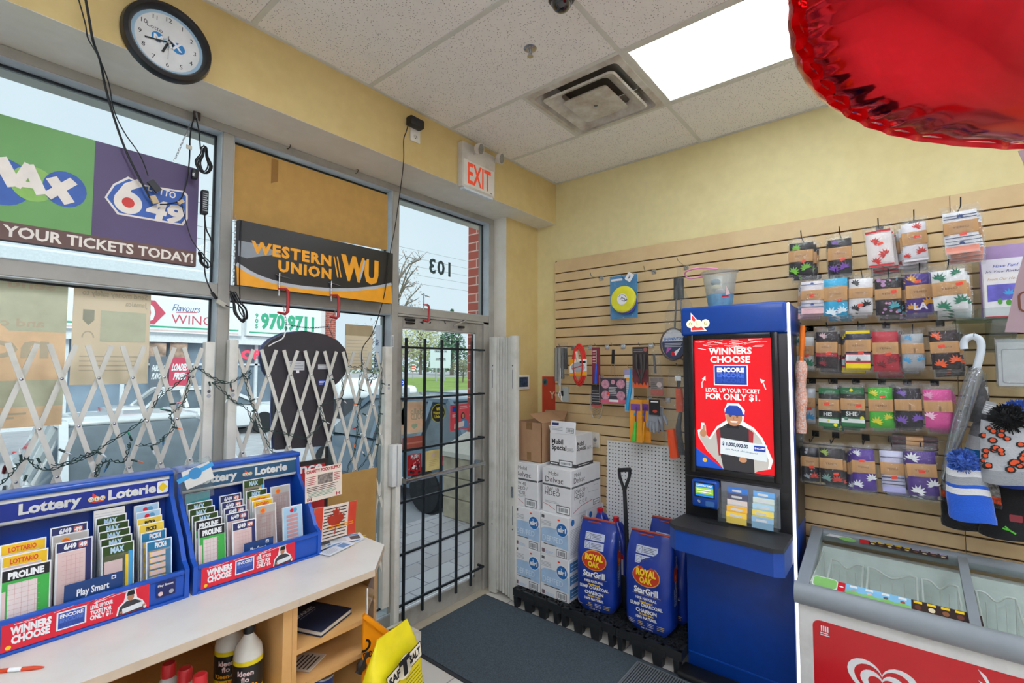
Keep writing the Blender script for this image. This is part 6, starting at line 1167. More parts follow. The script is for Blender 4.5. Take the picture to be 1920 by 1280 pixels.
sockpack((1628, 727, 1674, 801), 3.04, 'bright green yellow-leafed', '#4fc03c', [('leaf', .2, .84, .3, 1.0, '#e6dc3a'), ('leaf', .3, .12, .36, 1.2, '#e6dc3a'), ('leaf', .8, .24, .3, 1.9, '#e6dc3a')], 2, -.02, place='fourth in the fourth sock row', band=(.4, .72), sticker=(.6, .78))
sockpack((1677, 728, 1727, 800), 3.03, 'black violet-leafed', '#28252e', [('leaf', .2, .14, .36, 1.1, '#7a58b8'), ('leaf', .85, .2, .34, 1.9, '#7a58b8'), ('leaf', .25, .85, .3, 1.0, '#7a58b8')], 2, -.03, place='fifth in the fourth sock row', word=None, sticker=None)
sockpack((1731, 730, 1784, 803), 3.02, 'bright pink', '#e0529c', [('leaf', .15, .3, .34, .9, '#f2c4da'), ('leaf', .15, .82, .3, 1.0, '#f0a6ca')], 2, -.04, place='rightmost of the fourth sock row', word=None, sticker=None)
sockpack((1503, 838, 1536, 900), 3.05, 'black red-leafed', '#26242a', [('leaf', .75, .12, .4, 1.6, '#d2483c'), ('leaf', .3, .1, .3, 1.2, '#9aa4aa'), ('spot', 3, 5, ('#a9b0b6',))], 1, .0, place='leftmost of the bottom sock row', sticker=(.6, .42))
sockpack((1537, 840, 1580, 906), 3.03, 'black red and green leafed', '#2a282c', [('leaf', .75, .1, .36, 1.7, '#d2483c'), ('leaf', .25, .12, .34, 1.2, '#7fa8a0'), ('leaf', .2, .85, .3, .9, '#a8c060')], 2, -.02, place='second in the bottom sock row', sticker=(.7, .3))
sockpack((1597, 842, 1640, 917), 3.03, 'purple white-leafed', '#5a3c9c', [('leaf', .2, .1, .36, 1.2, WHL), ('leaf', .85, .28, .36, 2.0, WHL), ('leaf', .2, .88, .3, .9, WHL)], 2, -.03, place='third in the bottom sock row', sticker=(.45, .72))
sockpack((1650, 845, 1694, 921), 3.03, 'lavender striped', '#d2d2ec', [('bar', .34, .37, '#55566e'), ('bar', .26, .28, '#55566e'), ('bar', .18, .2, '#55566e'), ('bar', .84, .86, '#55566e'), ('bar', .0, .14, '#b4b4e2')], 2, -.04, place='fourth in the bottom sock row', sticker=(.55, .36))
sockpack((1698, 846, 1754, 927), 3.0, 'deep purple white-leafed', '#55398e', [('leaf', .2, .82, .36, 1.0, WHL), ('leaf', .28, .06, .38, 1.2, WHL), ('leaf', .85, .24, .34, 1.9, WHL)], 3, -.06, place='rightmost of the bottom sock row', sticker=(.5, .55))
# maroon packs seen edge on below the fourth row
for k in range(4):
    o = P(1716, 822 + 8 * k, 0, 3.07); th = thing('sock_pack', 'maroon sock pack lying flat in the stack under the pink ones', 'socks', o, group='flat maroon packs'); b = B(True); b.box((-.03, -.085, -.008), (.08, .09, .008), cm('#4a2630'), .006); b.build('folded_sock', th)
    b = B(True); b.box((-.032, -.03, -.009), (.08, .035, .009), KRAFT, .002); b.build('kraft_band', th); b = B(True); b.grid(lambda i, j: (-.04 - .004 * noise.noise(V((i * 9, j * 3, k))), -.1 + .2 * i, -.01 + .02 * j), 14, 2, POLY); b.build('poly_bag', th)
# ================================================================== left part of the slatwall
hook(1111, 519, 3.12, 'empty steel hook left of the yellow disc', dark=False); hook(1211, 508, 3.12, 'empty steel hook right of the yellow disc', dark=False)
def card_at(b, u0, v0, u1, v1, X, m, th_=.003):
    """a flat card facing the room between two photo corners; leaves the frame at its lower left"""
    a, c = P(u0, (v0 + v1) / 2, 0, X), P(u1, (v0 + v1) / 2, 0, X); um = (u0 + u1) / 2; zt, zb = P(um, v0, 0, X).z, P(um, v1, 0, X).z
    b.right((X, a.y, zb)); b.box((0, 0, -th_), (a.y - c.y, zt - zb, 0), m); return a.y - c.y, zt - zb
def item(name, label, cat, u, v, X, dark=False, hk=True, hl=None):
    th = thing(name, label, cat, P(u, v, 0, X))
    if hk: hook(u, v, X + .004, hl or 'steel hook holding the ' + ' '.join(label.split(' on ')[0].split(' hanging')[0].split()[:10]), dark=dark, tip=.02)
    return th
PR = lambda n, c: mat(n, c, .5)
# throwing disc
th = item('throwing_disc_pack', 'yellow throwing disc hanging on a blue header card', 'toy', 1168, 520, 3.13)
b = B(); w2, h2 = card_at(b, 1144, 516, 1195, 597, 3.16, mat('disc_bag_card', '#3f9ad6', .5)); b.build('header_card', th); th.children[0]
b = B(); w2, h2 = card_at(b, 1144, 516, 1195, 597, 3.155, POLY); b.rect(.01, h2 - .036, .1, h2 - .02, WHITE, 1); b.build('poly_sheet', th)
o = P(1172, 566, 0, 3.13); b = B().right(o); b.lathe([(.088, -.004), (.09, .002), (.088, .004)], mat('disc_violet', '#4b4aa8', .4), 40); b.build('violet_disc', th)
o = P(1168, 561, 0, 3.12); b = B().right(o); b.lathe([(.094, -.02), (.098, -.008), (.092, .006), (.075, .012), (.05, .011), (.001, .012)], mat('disc_yellow', '#e8e335', .35, coat=.2), 44); b.build('yellow_disc', th)
b = B().right(o + V((-.0125, 0, 0))); b.disc(0, 0, .04, WHITE, 1); b.txt('TOP', 0, -.012, .024, NAVY, 2, w=.055, shear=.3, rot=-.5); b.line([(.032 * math.cos(t), .032 * math.sin(t)) for t in (PI * .1 * k for k in range(9))], .003, NAVY, 2); b.build('disc_print', th)
b = B(); b.right(P(1180, 519, 0, 3.115)); b.X = b.X @ Matrix.Rotation(-.6, 4, 'Z'); b.rrect(-.025, -.03, .025, .03, .005, WHITE, 1); b.txt('$', 0, -.01, .02, GREY, 2); b.build('price_tag', th)
# badminton rackets
th = item('badminton_set', 'badminton rackets in a clear sleeve hanging above the red striped pack', 'rackets', 1273, 490, 3.12); X = 3.12
for k, (u0, u1) in enumerate(((1268, 1262), (1277, 1281))):
    b = B(); b.tube([P(u0, 522, 0, X), P(u0, 560, 0, X)], .017, mat('racket_grip', '#3c4043', .7), 10); b.build('racket_grip', th); b = B(); b.tube([P(u0, 560, 0, X), P((u0 + u1) / 2, 616, 0, X)], .006, mat('racket_shaft', '#6d7174', .3, .5), 8)
    c = P(u1 + 6 * k, 645, 0, X + .02 * k); b.tube([c + V((0, .085 * math.cos(t), .105 * math.sin(t))) for t in (2 * PI * j / 28 for j in range(28))], .006, mat('racket_rim', '#6a5a58', .35), 6, closed=True)
    for j in range(-7, 8): yy = .011 * j; zz = .1 * math.sqrt(max(0, 1 - (yy / .085) ** 2)); b.tube([c + V((0, yy, -zz)), c + V((0, yy, zz))], .0008, WHITE, 4); zz2 = .0125 * j; yy2 = .083 * math.sqrt(max(0, 1 - (zz2 / .105) ** 2)); b.tube([c + V((0, -yy2, zz2)), c + V((0, yy2, zz2))], .0008, WHITE, 4)
    b.build('racket_frame', th)
c = P(1263, 645, 0, X - .012); b = B().right(c); pl = lambda f, r=1.: [(.078 * r * math.cos(t), .098 * r * math.sin(t)) for t in (2 * PI * j / 30 for j in range(30)) if f(math.sin(t))]
b.poly(pl(lambda s: True), mat('racket_card', '#d9dade', .5), 1); b.poly(pl(lambda s: s < .25), mat('racket_card_navy', '#3a4160', .5), 2); b.txt('BADMINTON', 0, .028, .016, mat('racket_card_blue', '#4f7fc0', .5), 3, w=.13, shear=.3, bold=.03); b.lines(-.06, -.02, .06, .012, 3, WHITE, 3, .2)
b.poly([(-.05, -.06), (-.01, -.025), (-.045, -.02)], mat('racket_card_pink', '#c05fb0', .5), 3); b.poly([(-.01, -.06), (.05, -.02), (.015, -.075)], WHITE, 3); b.disc(-.005, -.065, .014, RED, 4); b.build('set_card', th)
b = B(); a = P(1273, 505, 0, X - .03); b.grid(lambda i, j: a + V((-.003 * noise.noise(V((i * 6, j * 8, 1))) - .0, (.5 - i) * (.03 + .17 * min(1, max(0, (j - .25) / .45))), .02 - .44 * j)), 10, 20, POLY2); b.build('clear_sleeve', th)
# utensils, extension cord, lighters, grill baskets, tongs
th = item('utensil_bundle', 'bundle of bagged kitchen utensils at the left end of the lower hooks', 'utensils', 1052, 650, 3.08)
for k, (u, dv, c) in enumerate(((1043, 62, '#8e8e8c'), (1049, 70, '#a5a4a0'), (1055, 58, '#6f6f70'), (1061, 40, '#3b3a3c'))):
    b = B(); b.tube([P(u, 652, 0, 3.07 + .01 * k), P(u, 652 + dv, 0, 3.07 + .01 * k)], [.012, .014], mat('utensil_' + c.strip('#'), c, .35, .4), 8); b.build('utensil_handle', th)
b = B(); a = P(1058, 640, 0, 3.06); b.grid(lambda i, j: a + V((.012 * noise.noise(V((i * 5, j * 7, 3))), .06 - .09 * i + .008 * noise.noise(V((j * 6, 2, i))), -.01 - .26 * j)), 8, 14, POLY2); b.build('poly_bag', th)
b = B(); p = P(1053, 735, 0, 3.06); b.tube([P(1051, 690, 0, 3.06), P(1050, 730, 0, 3.06), P(1054, 752, 0, 3.06), P(1047, 741, 0, 3.06), P(1050, 730, 0, 3.06)], .003, WHITE, 6); b.right(p); b.box((-.012, -.03, -.004), (.016, .01, 0), mat('spatula_black', '#2a2a2c', .5)); b.build('spatula', th)
b = B(); w2, h2 = card_at(b, 1054, 725, 1066, 753, 3.06, mat('grater_steel', '#b9c1c2', .3, .6)); b.build('grater', th)
th = item('extension_cord', 'red extension cord with a yellow printed card', 'cord', 1086, 650, 3.09); c = P(1086, 684, 0, 3.08)
b = B()
for k in range(3): b.tube([c + V((-.008 * k, (.058 - .01 * k) * math.cos(t) * (1 if abs(math.sin(t)) < .9 else .8), (.155 - .014 * k) * math.sin(t))) for t in (2 * PI * j / 26 for j in range(26))], .0075, mat('cord_red', '#d93028', .4), 7, closed=True)
b.tube([c + V((-.01, .02, .1)), c + V((-.012, .0, .02))], .013, mat('cord_socket', '#d8c4b0', .4), 8); b.build('cord_coil', th)
b = B(); w2, h2 = card_at(b, 1068, 673, 1100, 704, 3.06, WHITE); b.poly([(0, 0), (w2, 0), (w2, h2 * .3), (0, h2 * .15)], ORANGE, 1); b.poly([(0, h2 * .55), (w2 * .4, h2), (0, h2)], ORANGE, 1); b.disc(w2 * .5, h2 * .5, w2 * .4, LGREY, 2, ry=h2 * .3); b.line([(w2 * .15, h2 * .4), (w2 * .85, h2 * .65)], .008, mat('cord_card_red', '#b84a4a', .5), 3); b.rect(w2 * .6, h2 * .75, w2 * .95, h2 * .88, BLACK, 3); b.build('cord_card', th)
th = item('lighter_pack', 'blue long lighter on a maroon card', 'lighter', 1119, 649, 3.1); b = B(); w2, h2 = card_at(b, 1110, 651, 1125, 720, 3.09, mat('lighter_card', '#8a3040', .5)); b.lines(.006, h2 * .55, w2 * .5, h2 * .95, 5, PINK, 1, .3); b.build('lighter_card', th)
b = B(); b.tube([P(1118, 656, 0, 3.085), P(1118, 682, 0, 3.083)], .0035, STEEL, 8); b.build('lighter_nozzle', th); b = B(); b.tube([P(1118, 682, 0, 3.083), P(1118, 694, 0, 3.08), P(1117, 719, 0, 3.08)], [.006, .011, .013], mat('lighter_blue', '#2b50c0', .3), 8); b.build('lighter_body', th)
GRW = mat('grill_chrome', '#b5b1aa', .3, .9)
th = thing('fish_basket', 'long oval grill basket hanging behind the blue lighter', 'grill basket', P(1118, 715, 0, 3.17)); hook(1118, 707, 3.175, 'steel hook holding the long oval grill basket'); b = B(); b.tube([P(1118, 704, 0, 3.17), P(1118, 726, 0, 3.17)], .004, mat('grill_chrome', '#b5b1aa', .3, .9), 6); c = P(1118, 757, 0, 3.17); pf = [(-.105, .025), (-.09, .036), (-.02, .05), (.07, .052), (.1, .03)]
ring = [c + V((0, y, z)) for z, y in pf] + [c + V((0, -y, z)) for z, y in pf[::-1]]; b.tube(ring, .003, GRW, 6, closed=True)
for k in range(8): f = lambda z: next(y0 + (y1 - y0) * (z - z0) / (z1 - z0) for (z0, y0), (z1, y1) in zip(pf, pf[1:]) if z0 <= z <= z1); z0 = -.1 + .018 * k; b.tube([c + V((0, f(z0), z0)), c + V((0, -f(min(.095, z0 + .05)), min(.095, z0 + .05)))], .0012, GRW, 4); b.tube([c + V((0, -f(z0), z0)), c + V((0, f(min(.095, z0 + .05)), min(.095, z0 + .05)))], .0012, GRW, 4)
b.build('basket_wire', th); b = B(); w2, h2 = card_at(b, 1109, 722, 1127, 762, 3.16, mat('basket_card', '#3a3438', .5)); b.lines(.006, .01, w2 - .006, h2 * .8, 6, LGREY, 1, .3); b.rect(0, 0, w2, .02, mat('basket_card_red', '#c85a58', .5), 1); b.build('basket_card', th)
th = item('grill_basket', 'square grill basket with black handle and pink patty card', 'grill basket', 1150, 648, 3.1); b = B(); b.tube([P(1150, 655, 0, 3.1), P(1149, 682, 0, 3.1)], .012, BLKPL, 8, flat=.6); b.build('basket_handle', th)
b = B(); 
for s in (-1, 1): b.tube(spline([P(1149 + 2 * s, 682, 0, 3.1), P(1149 + 4 * s, 692, 0, 3.1), P(1149 + 3 * s, 705, 0, 3.09)], 4), .0022, GRW, 6)
a, c = P(1124, 704, 0, 3.09), P(1176, 757, 0, 3.09); zt, zb = P(1150, 703, 0, 3.09).z, P(1150, 756, 0, 3.09).z; b.tube([(3.09, a.y, zt), (3.09, c.y, zt), (3.09, c.y, zb), (3.09, a.y, zb)], .003, GRW, 6, closed=True)
for k in range(1, 14): y = a.y + (c.y - a.y) * k / 14; b.tube([(3.09, y, zb), (3.09, y, zt)], .0013, GRW, 4)
b.build('basket_wire', th); b = B(); w2, h2 = card_at(b, 1126, 709, 1174, 756, 3.08, mat('patty_card', '#433c48', .5)); b.rect(0, 0, w2, h2 * .16, mat('patty_card_pink', '#d0637a', .5), 1); PT = mat('patty_pink', '#c48a9c', .6, var=.3, scale=60)
for x, y in ((.2, .76), (.8, .78), (.2, .32), (.8, .32)): b.disc(w2 * x, h2 * y, w2 * .16, PT, 2)
b.disc(w2 * .5, h2 * .85, w2 * .08, PT, 2); b.lines(w2 * .33, h2 * .3, w2 * .68, h2 * .68, 6, WHITE, 2, .25); b.rect(w2 * .35, h2 * .06, w2 * .7, h2 * .15, WHITE, 2); b.disc(w2 * .3, h2 * .38, .011, STICKER, 3, n=7); b.build('patty_card', th)
th = item('lighter_pack', 'light blue long lighter on a tall white card', 'lighter', 1180, 689, 3.09); b = B(); w2, h2 = card_at(b, 1171, 691, 1188, 772, 3.085, mat('lighter_card_pale', '#cfd3d8', .5)); b.rect(0, h2 * .86, w2, h2, mat('lighter_card_violet', '#9a94ba', .5), 1); b.rect(.004, h2 * .72, w2 - .004, h2 * .78, ORANGE, 1); b.lines(.004, h2 * .4, w2 * .6, h2 * .7, 6, LGREY, 1, .3); b.build('lighter_card', th)
b = B(); b.tube([P(1183, 690, 0, 3.08), P(1182, 728, 0, 3.078), P(1178, 750, 0, 3.075), P(1176, 769, 0, 3.075)], [.004, .012, .015, .015], mat('lighter_cyan', '#2b9fd2', .3), 8); b.build('lighter_body', th)
th = item('tongs_pack', 'barbecue tongs on a dark card with flames', 'tongs', 1201, 648, 3.08); b = B(); w2, h2 = card_at(b, 1186, 650, 1216, 727, 3.075, mat('tongs_card', '#3c3034', .5)); b.rect(0, 0, w2, h2 * .45, mat('tongs_card_wine', '#6d3038', .5, var=.3), 1)
b.poly([(0, 0), (w2, 0), (w2, h2 * .08)] + [(w2 * (1 - (k + .5) / 9), h2 * (.06 if k % 2 else .15)) for k in range(9)] + [(0, h2 * .1)], mat('flame_orange', '#e8622c', .5), 2); b.lines(.01, h2 * .88, w2 * .8, h2 * .96, 2, LGREY, 1, .2); b.disc(w2 * .82, h2 * .93, .014, mat('tongs_badge', '#a4605c', .5), 2); b.build('tongs_card', th)
b = B()
for s, u in ((-1, 1193), (0, 1201), (1, 1208)): b.tube([P(u, 664, 0, 3.06), P(u + 2 * (s == 0), 690, 0, 3.055), P(1201 + s, 718 - 8 * abs(s), 0, 3.06)], [.009, .007, .006], mat('tongs_steel', '#54504e', .3, .6), 7, flat=.5)
b.build('tongs', th)
th = item('grill_brush_bag', 'bagged grill tool on a printed flame card beside the tongs', 'grill tool', 1229, 648, 3.08); b = B(); b.tube([P(1226, 664, 0, 3.07), P(1229, 700, 0, 3.07)], .008, mat('tool_grip', '#4b4746', .5), 8); b.build('grill_tool', th); b = B(); w2, h2 = card_at(b, 1220, 708, 1243, 740, 3.085, mat('tool_card', '#8c7a76', .5)); b.rect(0, 0, w2, h2 * .3, mat('flame_red', '#c0503c', .5), 1); b.lines(.005, h2 * .35, w2 * .6, h2 * .75, 4, BLACK, 1, .3); b.disc(w2 * .7, h2 * .6, .018, PINK, 2); b.build('tool_card', th)
b = B(); a = P(1229, 656, 0, 3.055); b.grid(lambda i, j: a + V((.01 * noise.noise(V((i * 6, j * 8, 7))), (.5 - i) * (.05 + .09 * j), -.36 * j)), 10, 18, POLY2); b.build('poly_bag', th)
for u0, lb in ((1181, 'orange card with green and purple lighter on the lower hook'), (1197, 'orange lighter card behind the green lighter one')):
    th = thing('lighter_pack', lb, 'lighter', P(u0 + 13, 748, 0, 3.09 if u0 < 1190 else 3.13)); X = 3.08 if u0 < 1190 else 3.12; b = B(); w2, h2 = card_at(b, u0, 749, u0 + 23, 829, X, mat('lighter_card_orange', '#eda02c', .5)); b.rect(.008, h2 * .74, w2 - .012, h2 * .9, mat('lighter_card_purple', '#7a4a9c', .5), 1); b.poly([(w2 * .3, h2 * .62), (w2 * .5, h2 * .62), (w2 * .42, h2 * .72)], LBLUE, 2); b.build('lighter_card', th)
    b = B(); b.tube([P(u0 + 12, 763, 0, X - .01), P(u0 + 11, 790, 0, X - .012)], .004, mat('lighter_purple', '#6a3f8f', .3), 8); b.tube([P(u0 + 11, 790, 0, X - .012), P(u0 + 9, 806, 0, X - .014), P(u0 + 8, 826, 0, X - .014)], [.007, .013, .016], mat('lighter_green', '#4fd04a', .3) if u0 < 1190 else ORANGE, 8); b.build('lighter_body', th)
hook(1199, 748, 3.085, 'steel hook holding the orange lighter cards', tip=.02)
GLV = mat('knit_glove_grey', '#9fa4ab', .9, bump=.4, bscale=250, sheen=.3); th = item('work_gloves', 'grey knit work gloves with a black tag beside the orange brush', 'gloves', 1236, 750, 3.1)
for k, du in enumerate((0, 9)):
    X = 3.08 + .025 * k; c = P(1226 + du, 775, 0, X); b = B(); b.tube([c + V((0, -.005, .05)), c + V((0, 0, .02)), c + V((0, .005, -.02)), c + V((0, .008, -.05))], [.03, .034, .042, .038], GLV, 12, flat=.5)
    for j, (y, l) in enumerate(((.042, .05), (.022, .075), (.0, .082), (-.022, .07))): b.tube([c + V((0, y * .9, -.045)), c + V((-.004, y * 1.05, -.045 - l * .6)), c + V((0, y * 1.08, -.045 - l))], [.0115, .0115, .008], GLV, 8)
    b.tube([c + V((0, -.03, -.01)), c + V((-.006, -.052, -.045)), c + V((-.006, -.056, -.07))], [.012, .012, .008], GLV, 8); b.build('glove', th)
b = B(); w2, h2 = card_at(b, 1217, 749, 1237, 778, 3.05, mat('glove_tag', '#1f1e20', .5)); b.rect(.012, h2 * .82, w2 - .01, h2 * .9, WHITE, 1); b.disc(w2 * .55, h2 * .25, .016, mat('glove_tag_red', '#b8402c', .5), 1, ry=.01); b.build('glove_tag', th)
ORB = mat('brush_orange', '#ff5a26', .5); th = item('snow_brush', 'bagged orange and black snow brush hanging at the kiosk edge', 'snow brush', 1271, 686, 3.06)
b = B(); b.tube([P(1273, 708, 0, 3.05), P(1272, 728, 0, 3.05)], [.016, .01], mat('brush_handle', '#3d454a', .5), 8); b.tube([P(1276, 772, 0, 3.05), P(1272, 800, 0, 3.05), P(1277, 852, 0, 3.05)], [.012, .018, .026], mat('brush_handle', '#3d454a', .5), 8); b.build('brush_handle', th)
b = B(); b.tube([P(1273, 728, 0, 3.05), P(1276, 772, 0, 3.05)], [.022, .028], ORB, 8); b.tube([P(1258, 804, 0, 3.04), P(1266, 858, 0, 3.04)], [.03, .035], ORB, 8); b.build('brush_head', th)
b = B(); a = P(1271, 690, 0, 3.02); b.grid(lambda i, j: a + V((.012 * noise.noise(V((i * 6, j * 9, 9))), (.5 - i) * (.12 + .05 * j) + .03 * j, -.6 * j)), 10, 24, POLY2); b.right(a); b.rect(-.02, -.08, .02, -.05, WHITE, 4); b.build('poly_bag', th)
# beach bucket on the kiosk
BKT = clear('milky_plastic', '#f4f6f4', gloss=.06, rough=.1, tint=.22, body='#e8ecea'); o = V((3.0, P(1350, 560, 0, 3.0).y, 2.0625)); th = thing('beach_bucket', 'clear plastic beach bucket with sea picture on top of the kiosk', 'bucket', o)
b = B().at(o, (1, 0, 0), (0, 1, 0)); b.lathe([(.062, 0), (.066, .01), (.098, .215), (.108, .222), (.104, .226), (.094, .215), (.06, .004)], BKT, 32, cap=False); b.build('bucket_body', th)
b = B().at(o, (1, 0, 0), (0, 1, 0)); f = lambda z: .0625 + .033 * z / .215 + .0018; b.lathe([(f(.005), .005), (f(.085), .085)], mat('bucket_sea', '#45b4dc', .4, var=.2, scale=30), 32, cap=False); b.build('sea_print', th)
b = B(); b.tube(spline([o + V((0, .1, .21)), o + V((-.05, .17, .2)), o + V((-.09, .17, .235)), o + V((-.1, .08, .245)), o + V((-.1, -.02, .225))], 6), .005, mat('bucket_pink', '#f29ac4', .4), 8); b.build('bucket_handle', th)
b = B(); cc = o + V((-.085, -.02, .0)); b.right(cc); b.poly([(.012, .06), (.055, .06), (.05, .07), (.018, .07)], RED, 2); b.poly([(.036, .07), (.04, .125), (.06, .075)], PINK, 2); b.build('boat_print', th)
for k, (x, y, z, c, r) in enumerate(((.0, .02, .13, '#efe6c0', .03), (-.03, -.01, .10, '#e8dfe4', .028), (.02, .03, .17, '#8fb0c8', .03), (-.02, .035, .07, '#bcdfe6', .034), (.01, -.03, .06, '#f0c8c0', .03))): B().ball(o + V((x, y, z)), r, mat('toy_' + c.strip('#'), c, .5), 10, .7).build('sand_toy', th)

# ================================================================== boxes, pallets, bags by the right wall
BXW = mat('white_carton', '#e6e6e6', .6, var=.025); PAL = mat('black_pallet_plastic', '#232527', .45, bump=.2)
def pallet(y1, label):
    y0 = y1 - .403; x0, x1 = 2.705, 3.255; th = thing('display_pallet', label, 'pallet', (x0, (y0 + y1) / 2, 0)); zt = .125
    b = B()
    for y in (y0 + .012, y0 + .112, y0 + .22, y0 + .328, y1 - .012): b.box((x0, y - .01, zt - .05), (x1, y + .01, zt), PAL)
    for k in range(6): x = x0 + .012 + (x1 - x0 - .024) * k / 5; b.box((x - .01, y0, zt - .05), (x + .01, y1, zt), PAL)
    for cx in (x0 + .065, x0 + .17, x0 + .28):
        for cy in (y0 + .062, y0 + .166, y0 + .274, y1 - .062):
            b.at((cx, cy, zt - .008), (1, 0, 0), (0, 1, 0)); b.lathe([(.02, 0), (.02, .008), (.012, .008), (.012, 0)], PAL, 10, cap=False)
            for j in range(8): a = 2 * PI * j / 8; b.bar((.018 * math.cos(a), .018 * math.sin(a), .004), (.05 * math.cos(a), .05 * math.sin(a), .004), .006, .008, PAL)
    b.world(); b.box((x0 - .004, y0 + .09, zt - .062), (x0 + .006, y0 + .2, zt - .03), PAL); b.box((x0 - .004, y1 - .2, zt - .062), (x0 + .006, y1 - .09, zt - .03), PAL); b.build('pallet_deck', th)
    for x in (x0 + .02, x0 + .27, x1 - .03):
        for y, w2 in ((y0 + .03, .018), (y0 + .14, .034), (y1 - .14, .034), (y1 - .03, .018)): b = B(); b.add([(x + i * .026 * s, y + j * w2 * s, z) for z, s in ((0, .78), (zt - .05, 1)) for i, j in ((-1, -1), (1, -1), (1, 1), (-1, 1))], [(0, 3, 2, 1), (4, 5, 6, 7), (0, 1, 5, 4), (1, 2, 6, 5), (2, 3, 7, 6), (3, 0, 4, 7)], PAL); b.build('pallet_leg', th)
pallet(2.215, 'black plastic pallet under the stacked white cartons'); pallet(1.809, 'black plastic pallet under the left charcoal bag'); pallet(1.403, 'black plastic pallet under the right charcoal bag next to the kiosk')
def carton(name, label, x0, x1, y0, y1, z0, z1, front=None, side=None, group=None, m=BXW):
    th = thing(name, label, 'box', ((x0 + x1) / 2, (y0 + y1) / 2, z0), group=group); B().box((x0, y0, z0), (x1, y1, z1), m, .003, 1).build('carton', th)
    if front: b = B().right((x0, y1, z0)); front(b, y1 - y0, z1 - z0); b.build('carton_print', th)
    if side: b = B().at((x0, y0, z0), (1, 0, 0), (0, 0, 1)); side(b, x1 - x0, z1 - z0); b.build('carton_print', th)
    return th
DEFB = mat('def_pale_blue', '#a8c6e2', .5); DEFL = mat('def_letter', '#dce8f2', .5); AIR = mat('air_blue', '#1e6cb4', .45)
def deff(b, w2, h2):
    b.poly([(.003, h2 * .3), (w2 - .003, h2 * .22)] + [(w2 - .003, h2 * .58)] + [(w2 * (1 - k / 8), h2 * (.58 + .09 * math.sin(PI * (.15 + .6 * k / 8)))) for k in range(1, 8)] + [(.003, h2 * .6)], DEFB, 1); b.txt('DEF/FED', w2 * .44, h2 * .34, .036, DEFL, 2, w=w2 * .72, bold=.0)
    b.disc(w2 * .77, h2 * .68, w2 * .2, WHITE, 2, n=28); b.disc(w2 * .77, h2 * .68, w2 * .185, AIR, 3, n=28); b.txt('air1', w2 * .77, h2 * .63, .027, WHITE, 4, w=w2 * .29, bold=.06); b.poly([(w2 * .72, h2 * .77), (w2 * .77, h2 * .72), (w2 * .76, h2 * .77)], WHITE, 4); b.rrect(w2 * .62, h2 * .88, w2 * .7, h2 * .92, .003, STICKER, 2)
    b.rect(.01, h2 * .88, .034, h2 * .95, GREY, 1); b.lines(.008, h2 * .7, w2 * .4, h2 * .83, 4, LGREY, 1, .4, .1); b.lines(w2 * .12, h2 * .24, w2 * .7, h2 * .28, 1, GREY, 3, .5); b.rect(.012, h2 * .04, .036, h2 * .13, mat('def_mark', '#6d5560', .5), 1); b.lines(.04, h2 * .03, w2 * .5, h2 * .1, 3, DEFB, 1, .4); b.bars(w2 * .58, h2 * .02, w2 * .93, h2 * .2, GREY, WHITE, 1)
def defs(b, w2, h2): b.disc(.05, h2 * .85, .022, AIR, 1); b.lines(.02, h2 * .1, w2 - .02, h2 * .7, 16, LGREY, 1, .35, .15); b.lines(w2 * .65, h2 * .78, w2 - .02, h2 * .94, 5, GREY, 1, .3)
def defs2(b, w2, h2):
    for k in range(3): b.rect(.012, h2 * (.08 + .31 * k), w2 - .012, h2 * (.3 + .31 * k), mat('side_blue', '#4c86bc', .5), 1)
    b.lines(.03, h2 * .1, w2 - .03, h2 * .9, 9, DEFL, 2, .2)
zp = .1265; hb = .282
for col, (y0, y1) in enumerate(((2.016, 2.246), (1.776, 2.010))):
    for row in range(2):
        x0 = 2.765; carton('fluid_carton', 'white and pale blue fluid carton, %s one of the %s stack on the pallet' % (('bottom', 'upper')[row], ('left', 'right')[col]), x0, 3.005, y0, y1, zp + hb * row, zp + hb * (row + 1) - .001, deff, (defs, defs2)[row == 0] if col else None)
for row in range(2): carton('fluid_carton', 'white fluid carton at the back of the right stack, %s row' % ('lower', 'upper')[row], 3.008, 3.25, 1.776, 2.010, zp + hb * row, zp + hb * (row + 1) - .001, None, defs)
zq = zp + 2 * hb
def dele(tx):
    def fr(b, w2, h2):
        b.txt('Mobil', w2 * .4, h2 * .84, .026, BLACK, 1, w=w2 * .34, bold=.0); b.txt('Delvac', w2 * .42, h2 * .68, .038, BLACK, 1, w=w2 * .62, bold=.0); b.rect(.004, h2 * .6, w2 - .006, h2 * .64, GREY, 1)
        for k, (s, hh) in enumerate(tx): b.txt(s, w2 * .1, h2 * (.49 - .105 * k), hh, BLACK, 1, al='l', bold=.0)
        b.lines(w2 * .1, h2 * .21, w2 * .6, h2 * .27, 2, LGREY, 1, .35); b.line([(w2 * .05, h2 * .19), (w2 * .25, h2 * .15), (w2 * .45, h2 * .08)], .0035, mat('carton_red_line', '#b84850', .5), 1); b.bars(w2 * .5, h2 * .02, w2 * .95, h2 * .2, GREY, WHITE, 1)
    return fr
